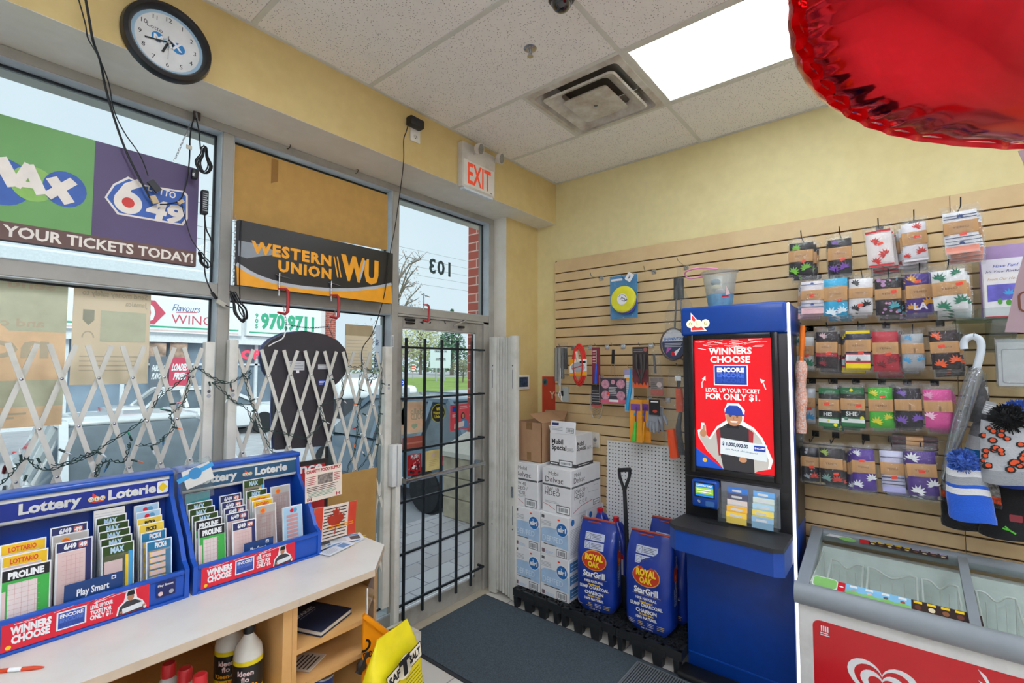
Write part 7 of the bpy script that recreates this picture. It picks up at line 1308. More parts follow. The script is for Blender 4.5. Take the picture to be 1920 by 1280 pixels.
def dels(b, w2, h2):
    b.txt('Mobil', w2 * .2, h2 * .84, .026, BLACK, 1, w=w2 * .2, bold=0); b.txt('Delvac', w2 * .26, h2 * .7, .036, BLACK, 1, w=w2 * .36, bold=0); b.rect(.004, h2 * .6, w2 - .006, h2 * .64, GREY, 1); b.txt('10W-30', w2 * .1, h2 * .46, .03, BLACK, 1, al='l', bold=0); b.txt('HDEO', w2 * .1, h2 * .34, .032, BLACK, 1, al='l', bold=0)
    b.line([(w2 * .42, h2 * .35), (w2 * .42, h2 * .5), (w2 * .52, h2 * .52), (w2 * .56, h2 * .4), (w2 * .9, h2 * .38), (w2 * .9, h2 * .52), (w2 * .75, h2 * .52)], .003, LGREY, 1); b.line([(w2 * .05, h2 * .06), (w2 * .3, h2 * .16), (w2 * .7, h2 * .2)], .004, mat('carton_red_line', '#b84850', .5), 1)
    for k in range(3): b.disc(w2 * (.28 + .1 * k), h2 * .26, .012, GREY, 1); b.disc(w2 * (.28 + .1 * k), h2 * .26, .009, BXW, 2)
    b.bars(w2 * .72, h2 * .06, w2 * .95, h2 * .18, GREY, WHITE, 1)
carton('oil_carton', 'white oil carton reading 15W-40 on the left stack', 2.78, 3.2, 2.044, 2.276, zq, zq + .318, dele((('15W-40', .022), ('HDEO /', .024), ('HMDSI', .022))), lambda b, w2, h2: b.rect(.004, h2 * .6, w2 - .006, h2 * .64, GREY, 1)); carton('oil_carton', 'white oil carton reading 10W-30 on the right stack', 2.795, 3.2, 1.772, 2.016, zq, zq + .31, dele((('10W-30', .026), ('HDEO', .032))), dels)
zr = zq + .3105
def spf(b, w2, h2):
    b.txt('Mobil', .018, h2 * .68, .034, BLACK, 1, al='l', w=w2 * .44, bold=.03); b.txt('Special', .018, h2 * .5, .034, BLACK, 1, al='l', w=w2 * .56, bold=.03); b.lines(w2 * .66, h2 * .48, w2 * .94, h2 * .6, 4, GREY, 1, .3); b.rect(0, .004, w2, h2 * .12, mat('carton_dark_band', '#3a3a3c', .5), 1); b.lines(.01, h2 * .04, w2 * .32, h2 * .1, 1, WHITE, 2, .6, .1); b.bars(w2 * .36, h2 * .01, w2 * .88, h2 * .2, GREY, WHITE, 2)
def sps(b, w2, h2): b.txt('Mobil', .015, h2 * .66, .03, BLACK, 1, al='l', w=w2 * .4, bold=.02); b.txt('Special', .015, h2 * .52, .03, BLACK, 1, al='l', w=w2 * .52, bold=.02); b.rect(0, .004, w2, h2 * .12, mat('carton_dark_band', '#3a3a3c', .5), 1); b.lines(.03, h2 * .05, w2 - .05, h2 * .09, 1, WHITE, 2, .5, .1); b.lines(w2 * .65, h2 * .5, w2 * .95, h2 * .6, 3, GREY, 1, .3)
sx, sy0, sy1, sh = 2.875, 1.783, 2.005, .232
th = carton('oil_carton', 'open white oil carton with raised flap on top of the right stack', sx, 3.11, sy0, sy1, zr, zr + sh, spf, sps)
b = B(); b.bar((sx, (sy0 + sy1) / 2, zr + sh), (sx + .012, (sy0 + sy1) / 2, zr + sh + .088), sy1 - sy0 - .01, .003, BXW, (1, 0, 0)); fl_ = b.build('carton_flap', th); b = B().at((sx - .002, sy1 - .005, zr + sh), (0, -1, 0), (.135, 0, 1)); b.rect(.01, .058, .07, .076, NAVY, 1); b.lines(.01, .02, .12, .05, 3, LGREY, 1, .35); b.bars(.135, .01, .2, .045, GREY, WHITE, 1); b.build('flap_print', fl_)
B().bar((3.0, sy1, zr + sh), (3.0, sy1 + .02, zr + sh + .05), .22, .003, BXW, (0, 1, 0)).build('carton_flap', th)
BRC = mat('brown_carton', '#b08a68', .8, var=.05); z0 = zq + .3185; th = thing('brown_box', 'open brown cardboard box on the left stack under the wall panel', 'box', (2.95, 2.16, z0)); by0, by1, bx, bz = 2.055, 2.278, 2.84, z0 + .29
b = B()
for lo, hi in (((bx, by0, z0), (bx + .004, by1, bz)), ((3.15, by0, z0), (3.154, by1, bz)), ((bx, by0, z0), (3.154, by0 + .004, bz)), ((bx, by1 - .004, z0), (3.154, by1, bz)), ((bx, by0, z0), (3.154, by1, z0 + .004))): b.box(lo, hi, BRC)
b.right((bx, by1, z0)); b.rect(.085, .235, .14, .29, TAPE, 2); b.rect(.09, .01, .13, .07, TAPE, 2); b.build('carton', th)
b = B(); b.bar((2.99, by0, bz), (2.985, by0 + .115, bz + .06), .3, .004, BRC, (0, 0, 1)); b.build('carton_flap', th); b = B(); b.bar((2.99, by1, bz), (2.99, by1 + .09, bz - .03), .3, .004, BRC, (0, 0, 1)); b.build('carton_flap', th); b = B(); b.bar((3.154, 2.165, bz), (3.2, 2.165, bz + .06), .21, .004, BRC); b.build('carton_flap', th)
# pegboard
PEG = mat('white_pegboard', '#e4e6e4', .6); t = PEG.node_tree; p = t.nodes['Principled BSDF']; tco = t.nodes.new('ShaderNodeTexCoord'); sp = t.nodes.new('ShaderNodeSeparateXYZ'); cb = t.nodes.new('ShaderNodeCombineXYZ'); vo = t.nodes.new('ShaderNodeTexVoronoi'); vo.voronoi_dimensions = '2D'; vo.inputs['Randomness'].default_value = 0; vo.inputs['Scale'].default_value = 39.4
r = t.nodes.new('ShaderNodeValToRGB'); r.color_ramp.interpolation = 'CONSTANT'; r.color_ramp.elements[0].color = hx('#3c3a36') + (1,); r.color_ramp.elements[1].position = .17; r.color_ramp.elements[1].color = hx('#e6e8e6') + (1,)
t.links.new(tco.outputs['Object'], sp.inputs[0]); t.links.new(sp.outputs['Y'], cb.inputs['X']); t.links.new(sp.outputs['Z'], cb.inputs['Y']); t.links.new(cb.outputs[0], vo.inputs['Vector']); t.links.new(vo.outputs['Distance'], r.inputs['Fac']); t.links.new(r.outputs['Color'], p.inputs['Base Color'])
tag(B().bar((3.215, 1.36, .13), (3.248, 1.36, 1.162), .76, .006, PEG, (1, 0, 0)).build('pegboard_sheet', loc=(3.215, 1.36, .13)), 'white perforated pegboard sheet leaning on the slatwall', 'board')
# shovel, jugs
th = thing('shovel', 'black snow shovel with D shaped handle between the charcoal bags', 'shovel', (2.98, 1.47, .13)); X = 3.0; hm = mat('shovel_black', '#232427', .4)
b = B(); b.tube(spline([P(1161, 881, 0, X), P(1162, 893, 0, X), P(1167, 908, 0, X), P(1171, 920, 0, X)], 4), .011, hm, 8); b.tube(spline([P(1181, 880, 0, X), P(1180, 893, 0, X), P(1175, 908, 0, X), P(1171, 920, 0, X)], 4), .011, hm, 8); b.tube([P(1160, 881, 0, X), P(1182, 880, 0, X)], .014, hm, 10); b.build('shovel_grip', th)
b = B(); b.tube([P(1171, 918, 0, X), P(1174, 980, 0, X), P(1178, 1090, 0, X - .02)], [.013, .015, .013], hm, 10); b.build('shovel_shaft', th); B().box((2.955, 1.40, .13), (2.975, 1.50, .33), hm, .008).build('shovel_blade', th)
JUG = mat('jug_blue', '#24389c', .3, coat=.3)
for k, (u, X, zt) in enumerate(((1130, 3.13, .66), (1160, 3.06, .645))):
    c = P(u, 985, 0, X); th = thing('washer_jug', ('blue washer fluid jug behind the left charcoal bag', 'blue washer fluid jug with red cap beside the shovel')[k], 'jug', (X, c.y, .1265)); b = B(True); H = zt - .1265
    b.grid(lambda i, j: (lambda an, rr_: V((.055 * math.copysign(abs(math.cos(an)) ** .6, math.cos(an)) * rr_, .075 * math.copysign(abs(math.sin(an)) ** .6, math.sin(an)) * rr_ + (.02 * max(0, j - .75) * 4), H * j)))(2 * PI * i, 1 if j < .72 else max(.22, 1 - ((j - .72) / .28) ** 1.3 * .8)), 28, 18, JUG, cu=True); b.build('jug_body', th)
    b = B(True); b.tube([(0, -.05, H * .72), (0, -.052, H * .86), (0, -.02, H * .97), (0, .01, H * .98)], .012, JUG, 8); b.build('jug_handle', th); b = B(True); b.at((0, .02, H), (1, 0, 0), (0, 1, 0)); b.lathe([(.02, -.005), (.021, .0), (.021, .022), (.018, .025)], RED, 18); b.build('jug_cap', th)
    b = B(True); b.right((-.0565, .06, .12)); b.rect(0, 0, .12, .2, WHITE, 1); b.rect(0, .17, .12, .2, RED, 2); b.build('jug_label', th)
# charcoal bags
CH = mat('charcoal_bag_blue', '#0f3494', .38, coat=.35, bump=.35, bscale=16, var=.08); CT = mat('charcoal_bag_band', '#a6402c', .5); OV = mat('bag_oval_red', '#c63a20', .45); YL = mat('bag_letter_yellow', '#f6cf2a', .45)
def charcoal(x, y, rz, label, seed, h3=.56, w3=.27):
    d3 = .17; th = thing('charcoal_bag', label, 'charcoal bag', (x, y, .1265), rz); fn = bagf(w3, d3, h3, .42, .86, seed); B(True).grid(fn, 44, 26, CH, cu=True).build('bag_body', th)
    b = B(True); b.tube([(-w3 * .43, 0, h3 + .002), (0, -.004, h3 + .006), (w3 * .43, 0, h3 + .002)], .008, CT, 6); b.tube([(-w3 * .43, -.0, h3 - .018), (0, -.012, h3 - .014), (w3 * .43, 0, h3 - .018)], .005, CT, 6); b.build('bag_seam', th)
    def surf(px, pz):
        t = pz / h3; k = (1 - .14 * max(0, (t - .78) / .22) ** 1.5); kd = 1 - .96 * max(0, (t - .55) / .45) ** 1.6; kb = min(1, .8 + t * 3); c = min(1, abs(px) / (w3 / 2 * k * kb)) ** (1 / .42); return -d3 / 2 * max(0, 1 - c * c) ** .21 * kd * kb
    b = B(True); b.at((0, 0, 0), (1, 0, 0), (0, 0, 1)); z = h3
    for yy in (.70, .795): b.rect(-.075, z * yy, .06, z * (yy + .08), mat('bag_notice', '#c9d2e6', .5), 1); b.rect(-.07, z * (yy + .01), -.035, z * (yy + .07), GREY, 2); b.rect(-.068, z * (yy + .014), -.037, z * (yy + .066), mat('bag_notice', '#c9d2e6', .5), 3); b.line([(-.066, z * (yy + .016)), (-.039, z * (yy + .064))], .002, GREY, 4); b.lines(-.028, z * (yy + .012), .055, z * (yy + .07), 4, GREY, 2, .35)
    b.disc(0, z * .585, .086, mat('bag_gold_rim', '#e6a63c', .5), 1, ry=.062, n=40); b.disc(0, z * .585, .081, OV, 2, ry=.057, n=40); b.txt('ROYAL', 0, z * .585 + .002, .034, YL, 3, w=.125, bold=.06); b.txt('OAK', 0, z * .585 - .04, .032, YL, 3, w=.08, bold=.06)
    b.txt('StarGrill', 0, z * .4, .034, WHITE, 3, w=.15, bold=.04); b.rect(-.09, z * .385, .09, z * .387, YL, 2)
    for s, zz, hh, ww, mm in (('100% NATURAL', .335, .014, .13, WHITE), ('Hardwood', .3, .013, .08, YL), ('LUMP CHARCOAL', .262, .018, .2, WHITE), ('CHARBON', .2, .02, .13, WHITE), ('de bois franc', .172, .012, .09, YL), ('100% NATUREL', .135, .014, .13, WHITE)): b.txt(s, 0, z * zz, hh, mm, 3, w=ww, bold=.04)
    for k in range(4): b.lines(-.115 + .06 * k, z * .06, -.07 + .06 * k, z * .11, 3, (WHITE, YL)[k % 2], 2, .3); 
    b.txt('8.8 LB. 4 kg', 0, z * .025, .01, WHITE, 2, w=.07)
    b.v = [V((p.x, surf(p.x, p.z) + p.y * 2 - .004, p.z)) for p in b.v]; b.build('bag_print', th)
    b = B(True); b.at((w3 / 2 + .003, 0, 0), (0, 1, 0), (0, 0, 1)); b.disc(0, h3 * .62, .03, OV, 1, ry=.05); b.txt('ROYAL OAK', .006, h3 * .55, .016, YL, 2, w=.08, rot=PI / 2); b.txt('CHARBON', -.01, h3 * .3, .016, WHITE, 1, w=.1, rot=PI / 2, al='l'); b.txt('100% NATUREL', .012, h3 * .3, .012, WHITE, 1, w=.1, rot=PI / 2, al='l'); b.txt('StarGrill', .02, h3 * .68, .014, WHITE, 1, w=.07, rot=PI / 2, al='l'); b.build('bag_side_print', th); return th
charcoal(2.865, 1.60, -PI / 2 + .1, 'blue charcoal bag standing beside the white cartons', 2); charcoal(2.86, 1.235, -PI / 2 + .02, 'blue charcoal bag in front right beside the kiosk', 5, .56, .29); charcoal(3.05, 1.19, -PI / 2 - .05, 'blue charcoal bag behind the one beside the kiosk', 8, .6)

# ================================================================== floor mats
MATM = mat('dark_entrance_mat', '#444f57', .95, var=.35, scale=160, bump=.8, bscale=400); MATE = mat('mat_rubber_edge', '#2a2c30', .7)
th = thing('entrance_mat', 'large charcoal carpet mat inside the door', 'floor mat', (2.3, 1.5, 0)); B().box((1.915, .2, .0005), (2.685, 2.47, .01), MATM).build('mat_pile', th); b = B(); b.box((1.895, .18, .0003), (2.70, 2.482, .006), MATE); b.build('mat_border', th)
th = thing('grate_mat', 'ribbed grey metal grate mat lying on the carpet mat by the kiosk', 'floor mat', (2.52, .9, .01)); b = B(); b.box((2.38, .5, .0105), (2.652, 1.235, .012), MATE)
for k in range(26): y = 1.228 - .0135 * k; b.box((2.385, y - .004, .012), (2.65, y + .002, .0145), mat('grate_grey', '#9aa0a4', .4, .6))
b.build('grate_bars', th); b = B(); [b.box(lo, hi, mat('grate_grey', '#9aa0a4', .4, .6)) for lo, hi in (((2.376, .5, .0105), (2.384, 1.24, .015)), ((2.65, .5, .0105), (2.656, 1.24, .015)), ((2.376, 1.232, .0105), (2.656, 1.24, .015)))]; b.build('grate_frame', th)
# ================================================================== lottery kiosk
KB = mat('kiosk_blue', '#0547a8', .35, var=.04, coat=.15); KK = mat('kiosk_black', '#1d1d21', .38, bump=.03); KD = mat('kiosk_lower_blue', '#033a92', .4, var=.08)
kx, ky0, ky1 = 2.79, .455, .995
th = thing('lottery_kiosk', 'tall black and blue lottery kiosk with a lit red screen', 'kiosk', (2.95, .725, 0))
b = B(); b.box((kx, ky0, .86), (3.2, ky1, 1.89), KK, .006); b.box((kx - .006, ky0 + .05, 1.09), (kx, ky1 - .004, 1.094), mat('kiosk_seam', '#3c3c42', .3)); b.build('kiosk_body', th)
B().box((kx - .012, ky0 - .0, 1.892), (3.22, ky1 + .006, 2.06), KB, .018, 4).build('kiosk_header', th)
B().box((kx, ky0, .0), (3.2, ky1, .86), KD, .008).build('kiosk_base', th)
b = B(); b.box((kx - .004, ky0 + .03, .105), (kx, ky1 - .004, .112), KB); b.build('base_seam', th)
B().box((kx - .13, ky0 + .1, .0105), (kx - .001, ky1 + .02, .045), BLKPL, .02, 3).build('kiosk_foot', th)
# ledge
b = B(); poly = [(kx, ky1 + .004), (kx - .2, ky1 + .02), (kx - .235, ky1 - .02), (kx - .275, ky0 + .04), (kx - .25, ky0 - .002), (kx, ky0 - .002)]
b.prism(poly, .848, .868, mat('ledge_black_top', '#2c2d31', .5, bump=.1), False); b.prism([(x + (.012 if x < kx else 0), y) for x, y in poly], .735, .847, KB); b.build('kiosk_ledge', th)
b = B(); a, c = V((kx - .224, ky1 - .06, .74)), V((kx - .255, ky0 + .08, .74)); b.at((a.x, a.y, .745), c - a, (0, 0, 1)); L = (c - a).length; b.line(rr(.0, .0, L * .8, .09, .02) + [(L * .8, .045)], .003, NAVY, 3); b.build('ledge_drawer_line', th)
b = B(); b.box((2.7, .74, .868), (2.72, .88, .8695), BLACK); b.build('ledge_slot', th)
# side light strip
B().box((kx + .012, ky0 - .012, .02), (kx + .028, ky0 + .0, 2.05), mat('kiosk_light_strip', '#f4f6ff', .3, emit=1.6), .003).build('light_strip', th)
b = B(); b.box((kx + .03, ky0 - .01, .02), (kx + .09, ky0, 2.052), KB, .003); b.build('side_trim', th)
# screen with bezel
sy0, sy1, sz0, sz1 = .528, .927, 1.15, 1.868
b = B(); X = kx
for lo, hi in (((X - .018, sy0 - .035, sz0 - .035), (X, sy0, sz1 + .03)), ((X - .018, sy1, sz0 - .035), (X, sy1 + .035, sz1 + .03)), ((X - .018, sy0, sz1), (X, sy1, sz1 + .03)), ((X - .018, sy0, sz0 - .035), (X, sy1, sz0))): b.box(lo, hi, mat('bezel_black', '#17171a', .25), .006)
b.build('screen_bezel', th)
E = lambda n, c, e=.42: mat('screen_' + n, c, .25, emit=e, var=.02)
SRD, SWH, SBL2 = E('red', '#dc1420', .62), E('white', '#f6f2ec', .5), E('blue', '#2445a4')
b = B().right((kx, sy1, sz0)); W2, H2 = sy1 - sy0, sz1 - sz0; b.rect(0, 0, W2, H2, SRD, 1); q = random.Random(8)
for k in range(34): a = q.uniform(.0, W2 - .07); z = H2 - q.uniform(.004, .05); b.line([(a, z), (a + q.uniform(.02, .07), z + q.uniform(-.012, .006))], q.uniform(.001, .003), SWH, 2)
b.poly([(0, 0), (W2 * .38, 0), (0, H2 * .14)], E('corner_blue', '#1f56c4'), 2)
b.txt('WINNERS', W2 * .48, H2 * .885, .034, SWH, 3, w=W2 * .56, bold=.035); b.txt('CHOOSE', W2 * .48, H2 * .82, .034, SWH, 3, w=W2 * .52, bold=.035)
ex, ey, ew, eh = W2 * .285, H2 * .655, W2 * .4, H2 * .135; b.rect(ex - .008, ey - .008, ex + ew + .008, ey + eh + .008, SWH, 3); b.rect(ex - .003, ey - .003, ex + ew + .003, ey + eh + .003, SBL2, 4)
for k, m in enumerate((SWH, E('blue_mid', '#4a70d0'), E('blue_dim', '#2f55b4'))): b.txt('ENCORE', ex + ew / 2, ey + eh * (.69 - .3 * k), eh * .22, m, 5, w=ew * .88, bold=.05)
b.txt('LEVEL UP YOUR TICKET', W2 * .5, H2 * .59, .021, SWH, 3, w=W2 * .7, bold=.025); b.txt('FOR ONLY $1.', W2 * .5, H2 * .535, .031, SWH, 3, w=W2 * .7, bold=.03)
b.line([(W2 * .1, H2 * .62), (W2 * .1, H2 * .66), (W2 * .13, H2 * .69)], .005, SWH, 3); b.poly([(W2 * .1, H2 * .69), (W2 * .15, H2 * .715), (W2 * .15, H2 * .675)], SWH, 3); b.line([(W2 * .92, H2 * .62), (W2 * .89, H2 * .67)], .005, SWH, 3); b.poly([(W2 * .85, H2 * .7), (W2 * .91, H2 * .685), (W2 * .87, H2 * .665)], SWH, 3)
U = lambda pts: [(W2 * x, H2 * y) for x, y in pts]
man = [(.17, .12), (.06, .22), (.05, .27), (.09, .28), (.1, .33), (.14, .33), (.15, .25), (.2, .22), (.3, .31), (.42, .36), (.4, .44), (.44, .49), (.58, .49), (.65, .44), (.63, .36), (.75, .32), (.85, .25), (.96, .1), (.93, .04), (.8, .02), (.75, 0), (.37, 0), (.3, .05)]
b.poly(U([(.5 + (x - .5) * 1.05, .005 + y * 1.03) for x, y in man]), SWH, 3); SJ, SSL, SK, SDK = E('jacket', '#38383c'), E('sleeve', '#c2beb6'), E('skin', '#c08a66'), E('dark', '#232326'); b.poly(U(man[:9] + [(.3, .31), (.45, .35), (.58, .35), (.75, .32), (.85, .25), (.94, .1), (.92, .04), (.8, .02), (.75, 0), (.37, 0), (.3, .05)]), SSL, 4)
b.poly(U([(.3, .3), (.42, .35), (.6, .35), (.74, .31), (.76, 0), (.37, 0), (.33, .12)]), SJ, 5); b.poly(U([(.28, .29), (.33, .32), (.36, .12), (.31, .1)]), E('vest_red', '#a8343a'), 6); b.poly(U([(.7, .32), (.76, .3), (.74, .12), (.7, .12)]), E('vest_red', '#a8343a'), 6); b.poly(U([(.42, .32), (.58, .32), (.56, .38), (.44, .38)]), SDK, 6)
b.disc(W2 * .52, H2 * .4, W2 * .105, SK, 7, ry=H2 * .062); b.poly(U([(.4, .425), (.42, .47), (.46, .492), (.57, .492), (.62, .465), (.64, .42), (.52, .43)]), E('cap_blue', '#2748a8'), 8); b.poly(U([(.44, .43), (.66, .43), (.66, .415), (.45, .42)]), E('cap_blue', '#2748a8'), 9)
for x in (.475, .56): b.disc(W2 * x, H2 * .408, W2 * .014, SDK, 8, ry=H2 * .003); b.line(U([(x - .02, .417), (x + .02, .417)]), .003, SDK, 8)
b.line(U([(.52, .405), (.512, .388), (.527, .387)]), .003, E('skin_shade', '#9a6648'), 8); b.poly(U([(.47, .375), (.57, .375), (.55, .364), (.49, .364)]), SWH, 8)
b.disc(W2 * .105, H2 * .265, W2 * .045, SK, 6, ry=H2 * .03); b.poly(U([(.1, .27), (.1, .325), (.125, .325), (.13, .27)]), SK, 7)
b.poly(U([(.33, .12), (.91, .095), (.92, .215), (.34, .24)]), E('cheque', '#dfe8ea'), 8); b.txt('$ 1,000,000.00', W2 * .36, H2 * .188, .018, E('cheque_ink', '#2b2f52'), 9, al='l', w=W2 * .33, bold=.04, rot=-.05); b.txt('John Mark A. of Collingwood', W2 * .4, H2 * .155, .009, E('cheque_ink', '#2b2f52'), 9, al='l', w=W2 * .4, bold=0, rot=-.06); b.rect(W2 * .76, H2 * .165, W2 * .9, H2 * .205, SBL2, 9); b.txt('ENCORE', W2 * .83, H2 * .18, .009, SWH, 10, w=W2 * .12); b.disc(W2 * .62, H2 * .09, W2 * .05, SK, 9, ry=H2 * .02); b.disc(W2 * .12, H2 * .055, W2 * .03, E('gold', '#e8b43a'), 4); b.build('screen_image', th)
# header logo: three lit balls on a red triangle
b = B().right((kx - .0125, ky1 - .01, 1.9)); o = (.075, .075); b.poly([(o[0] - .03, .018), (o[0] + .06, .018), (o[0] - .03, .128)], SWH, 1); b.poly([(o[0] - .024, .024), (o[0] + .046, .024), (o[0] - .024, .115)], E('logo_red', '#ea3a34'), 2)
for k, c in enumerate('OLG'): x = o[0] - .032 + .042 * k; b.disc(x, .062, .023, SWH, 3); b.disc(x, .062, .02, E('logo_ball', '#f2ecc0', .7), 4); b.txt(c, x, .053, .018, SDK, 5, bold=0)
b.build('header_logo', th)
# ticket checker
b = B(); b.box((kx - .05, .8, .935), (kx, .94, 1.085), KB, .012, 3); b.build('ticket_checker', th); ck = th.children[-1]
ck = next(c for c in th.children if c.name.startswith('ticket_checker'))
b = B().right((kx - .0505, .94, .935)); b.rect(.015, .055, .125, .138, BLACK, 1); b.rect(.022, .062, .118, .132, E('checker_blue', '#2f8fe0'), 2); b.rect(.022, .075, .118, .11, E('checker_green', '#9fd04a'), 3); b.txt('SCAN YOUR TICKET', .07, .117, .009, SWH, 3, w=.085, bold=.03); b.lines(.03, .08, .11, .105, 2, SWH, 4, .4); b.rrect(.075, .012, .122, .04, .004, mat('checker_pale', '#3f78bc', .3), 1); leaf(b, .035, .028, .018, .8, LGREY, 1, 5); b.build('checker_face', ck)
# slip rack window: glow put into the slips stands in for its light
wy0, wy1, wz0, wz1 = .508, .795, .885, 1.085
b = B(); b.right((kx - .0008, wy1, wz0)); b.rect(0, 0, wy1 - wy0, wz1 - wz0, mat('rack_grey_back', '#8d9096', .4), 1); b.build('rack_recess', th)
b = B(); b.box((kx - .075, wy0 + .0, wz0), (kx - .001, wy0 + .004, wz1 - .03), PLEX); b.box((kx - .075, wy1 - .004, wz0), (kx - .001, wy1, wz1 - .03), PLEX)
for k in range(5): z = wz0 + .03 * k; b.box((kx - .07 + .012 * k, wy0 + .004, z), (kx - .068 + .012 * k, wy1 - .004, z + .035), PLEX)
b.build('slip_rack', th)
for cidx, cols in enumerate((('#3f78c8', '#56566a', '#d6cac4', '#f0b43a', '#efc94a'), ('#6fa8dc', '#cfd8cc', '#a9cde2', '#e8d067', '#8fb2cc'))):
    for k, c in enumerate(cols):
        kz = 4 - k; z = wz0 + .03 * kz; x = kx - .062 + .012 * kz; y = wy1 - .04 - .125 * cidx; th2 = B(); th2.right((x, y, z)); th2.box((0, 0, -.002), (.1, .058, 0), E('slip_' + c.strip('#'), c, .35)); th2.lines(.02, .03, .08, .05, 1, WHITE, 1, .6); tag(th2.build('game_slip', loc=(x, y, z)), 'game slip with added glow in the kiosk rack, %s column, tier %s from the top' % (('left', 'right')[cidx], ('first', 'second', 'third', 'fourth', 'fifth')[k]), 'game slip')
b = B(); b.box((kx - .004, ky0 + .012, .985), (kx, ky0 + .05, 1.07), BLACK, .003); b.build('kiosk_slot', th)

# ================================================================== chest freezer
FG = mat('freezer_grey_rim', '#8f979c', .4, var=.03); FW = dirty('freezer_white_body', '#e2e2de', '#cfcdc8', .4, 5.); FR = mat('freezer_red_panel', '#cf0a1c', .3, var=.02, coat=.3); LIN = mat('freezer_liner', '#eef3ef', .5)
fx0, fx1, fy0, fy1 = 2.64, 3.2, -1.15, .415; zf, zb = .685, .815
th = thing('chest_freezer', 'white ice cream chest freezer with grey rim, glass lids and red front', 'freezer', (2.92, -.35, 0))
b = B(); prof = [(fx0, .05), (fx0, zf - .075), (fx1, zb - .08), (fx1, .05)]; t_ = .045
b.at((0, 0, 0), (1, 0, 0), (0, 0, 1)); 
def shell(y0, y1): b.add([(x, y, z) for y in (y0, y1) for x, z in prof], [(0, 1, 2, 3), (7, 6, 5, 4), (0, 4, 5, 1), (1, 5, 6, 2), (2, 6, 7, 3), (3, 7, 4, 0)], FW)
b.world(); shell(fy1 - t_, fy1); shell(fy0, fy0 + t_); b.box((fx0, fy0 + t_, .05), (fx0 + t_, fy1 - t_, zf - .075), FW); b.box((fx1 - t_, fy0 + t_, .05), (fx1, fy1 - t_, zb - .085), FW); b.box((fx0, fy0, .02), (fx1, fy1, .05), BLKPL); b.build('freezer_body', th)
b = B(); b.box((fx0 + t_, fy0 + t_, .25), (fx1 - t_, fy1 - t_, .255), LIN); b.box((fx0 + t_, fy1 - t_ - .004, .25), (fx1 - t_, fy1 - t_, .7), LIN); b.box((fx1 - t_ - .004, fy0 + t_, .25), (fx1 - t_, fy1 - t_, .73), LIN); b.box((fx0 + t_, fy0 + t_, .25), (fx0 + t_ + .004, fy1 - t_, .6), LIN); b.build('freezer_liner', th)
# rim: front roll, back roll, ends
b = B()
def roll(x, z, r, sx): return [(x + r * sx * math.cos(a), z + r * math.sin(a)) for a in (2 * PI * k / 16 for k in range(16))]
pf = roll(fx0 - .005, zf - .03, .05, .8); n = 16
for pr in (pf, roll(fx1 - .01, zb - .03, .034, .9)):
    b.add([(x, y, z) for y in (fy0 - .005, fy1 + .012) for x, z in pr], [tuple(range(n)), tuple(range(2 * n - 1, n - 1, -1))] + [(i, n + i, n + (i + 1) % n, (i + 1) % n) for i in range(n)], FG, True)
for y in (fy1 - .02, -.192, fy0 + .02): b.bar((fx0, y, zf - .005), (fx1 - .01, y, zb - .018), .05 if y != -.192 else .034, .05 if y != -.192 else .03, FG)
b.bar((fx0 + .01, fy1 - .0, zf - .05), (fx1 - .01, fy1 - .0, zb - .06), .024, .07, FG); b.build('freezer_rim', th)
FGL = clear('freezer_glass', '#eff5f2', gloss=.02, rough=.01, tint=.02); sl = (zb - .012 - zf) / (fx1 - .03 - (fx0 + .03))
for y0, y1, dz in ((-.175, fy1 - .045, 0), (fy0 + .04, -.205, -.012)):
    b = B(); xa, xb = fx0 + .03, fx1 - .03; b.add([(xa, y0, zf + dz), (xa, y1, zf + dz), (xb, y1, zb - .012 + dz), (xb, y0, zb - .012 + dz)], [(0, 1, 2, 3)], FGL); b.build('glass_lid', th)
# price strips on the lid
u = V((0, -1, 0)); v = V((1, 0, sl)).normalized(); b = B(); b.at((fx0 + .032, fy1 - .05, zf + .003), u, v); x = 0; LG2 = mat('badge_green', '#8cc870', .5)
b.rrect(.0, .002, .1, .085, .02, WHITE, 1); b.rrect(.004, .006, .096, .08, .018, LG2, 2); b.rect(.1, .002, .128, .075, RED, 2); b.disc(.114, .04, .009, WHITE, 3, ry=.005)
for k in range(4): x = .13 + .058 * k; b.rect(x, .002, x + .058, .075, mat('strip_sky', '#86c4ea', .5), 1); b.poly([(x, .002), (x + .058, .002), (x + .058, .022), (x + .03, .034), (x, .02)], LG2, 2); b.rect(x + .015, .054, x + .043, .07, WHITE, 2); b.disc(x + .03, .035, .009, (LGREY, PINK, GREY, mat('strip_brown', '#6a3f2c', .5))[k], 3)
DKC = mat('strip_chocolate', '#352522', .5)
for k in range(5): x = .362 + .044 * k; b.rect(x, .0, x + .044, .075, DKC, 1); b.rect(x + .008, .054, x + .036, .07, YELLOW, 2); b.disc(x + .022, .028, .011, (mat('bar_brown', '#6e4030', .5), mat('bar_cream', '#e6d9b4', .5), mat('bar_nut', '#8a5a3c', .5), mat('bar_brown', '#6e4030', .5), mat('bar_cream', '#e6d9b4', .5))[k], 2, ry=.016)
b.build('price_strip', th); b = B(); b.at((fx1 - .10, fy1 - .06, zf + .003 + (fx1 - .10 - fx0 - .03) * sl), u, v); b.poly([(.0, .03), (.09, .03), (.12, .05), (.02, .055)], WHITE, 1); b.disc(.1, .03, .038, LG2, 2, ry=.018); b.rect(.15, .02, .19, .06, RED, 1)
for k in range(9): x = .19 + .034 * k; b.rect(x, .02, x + .034, .06, DKC, 1); b.rect(x + .004, .048, x + .03, .058, YELLOW if k < 5 else mat('strip_lilac', '#b9aed6', .5), 2); b.disc(x + .017, .034, .009, (mat('bar_cream', '#e6d9b4', .5), mat('bar_nut', '#8a5a3c', .5))[k % 2], 2, ry=.007)
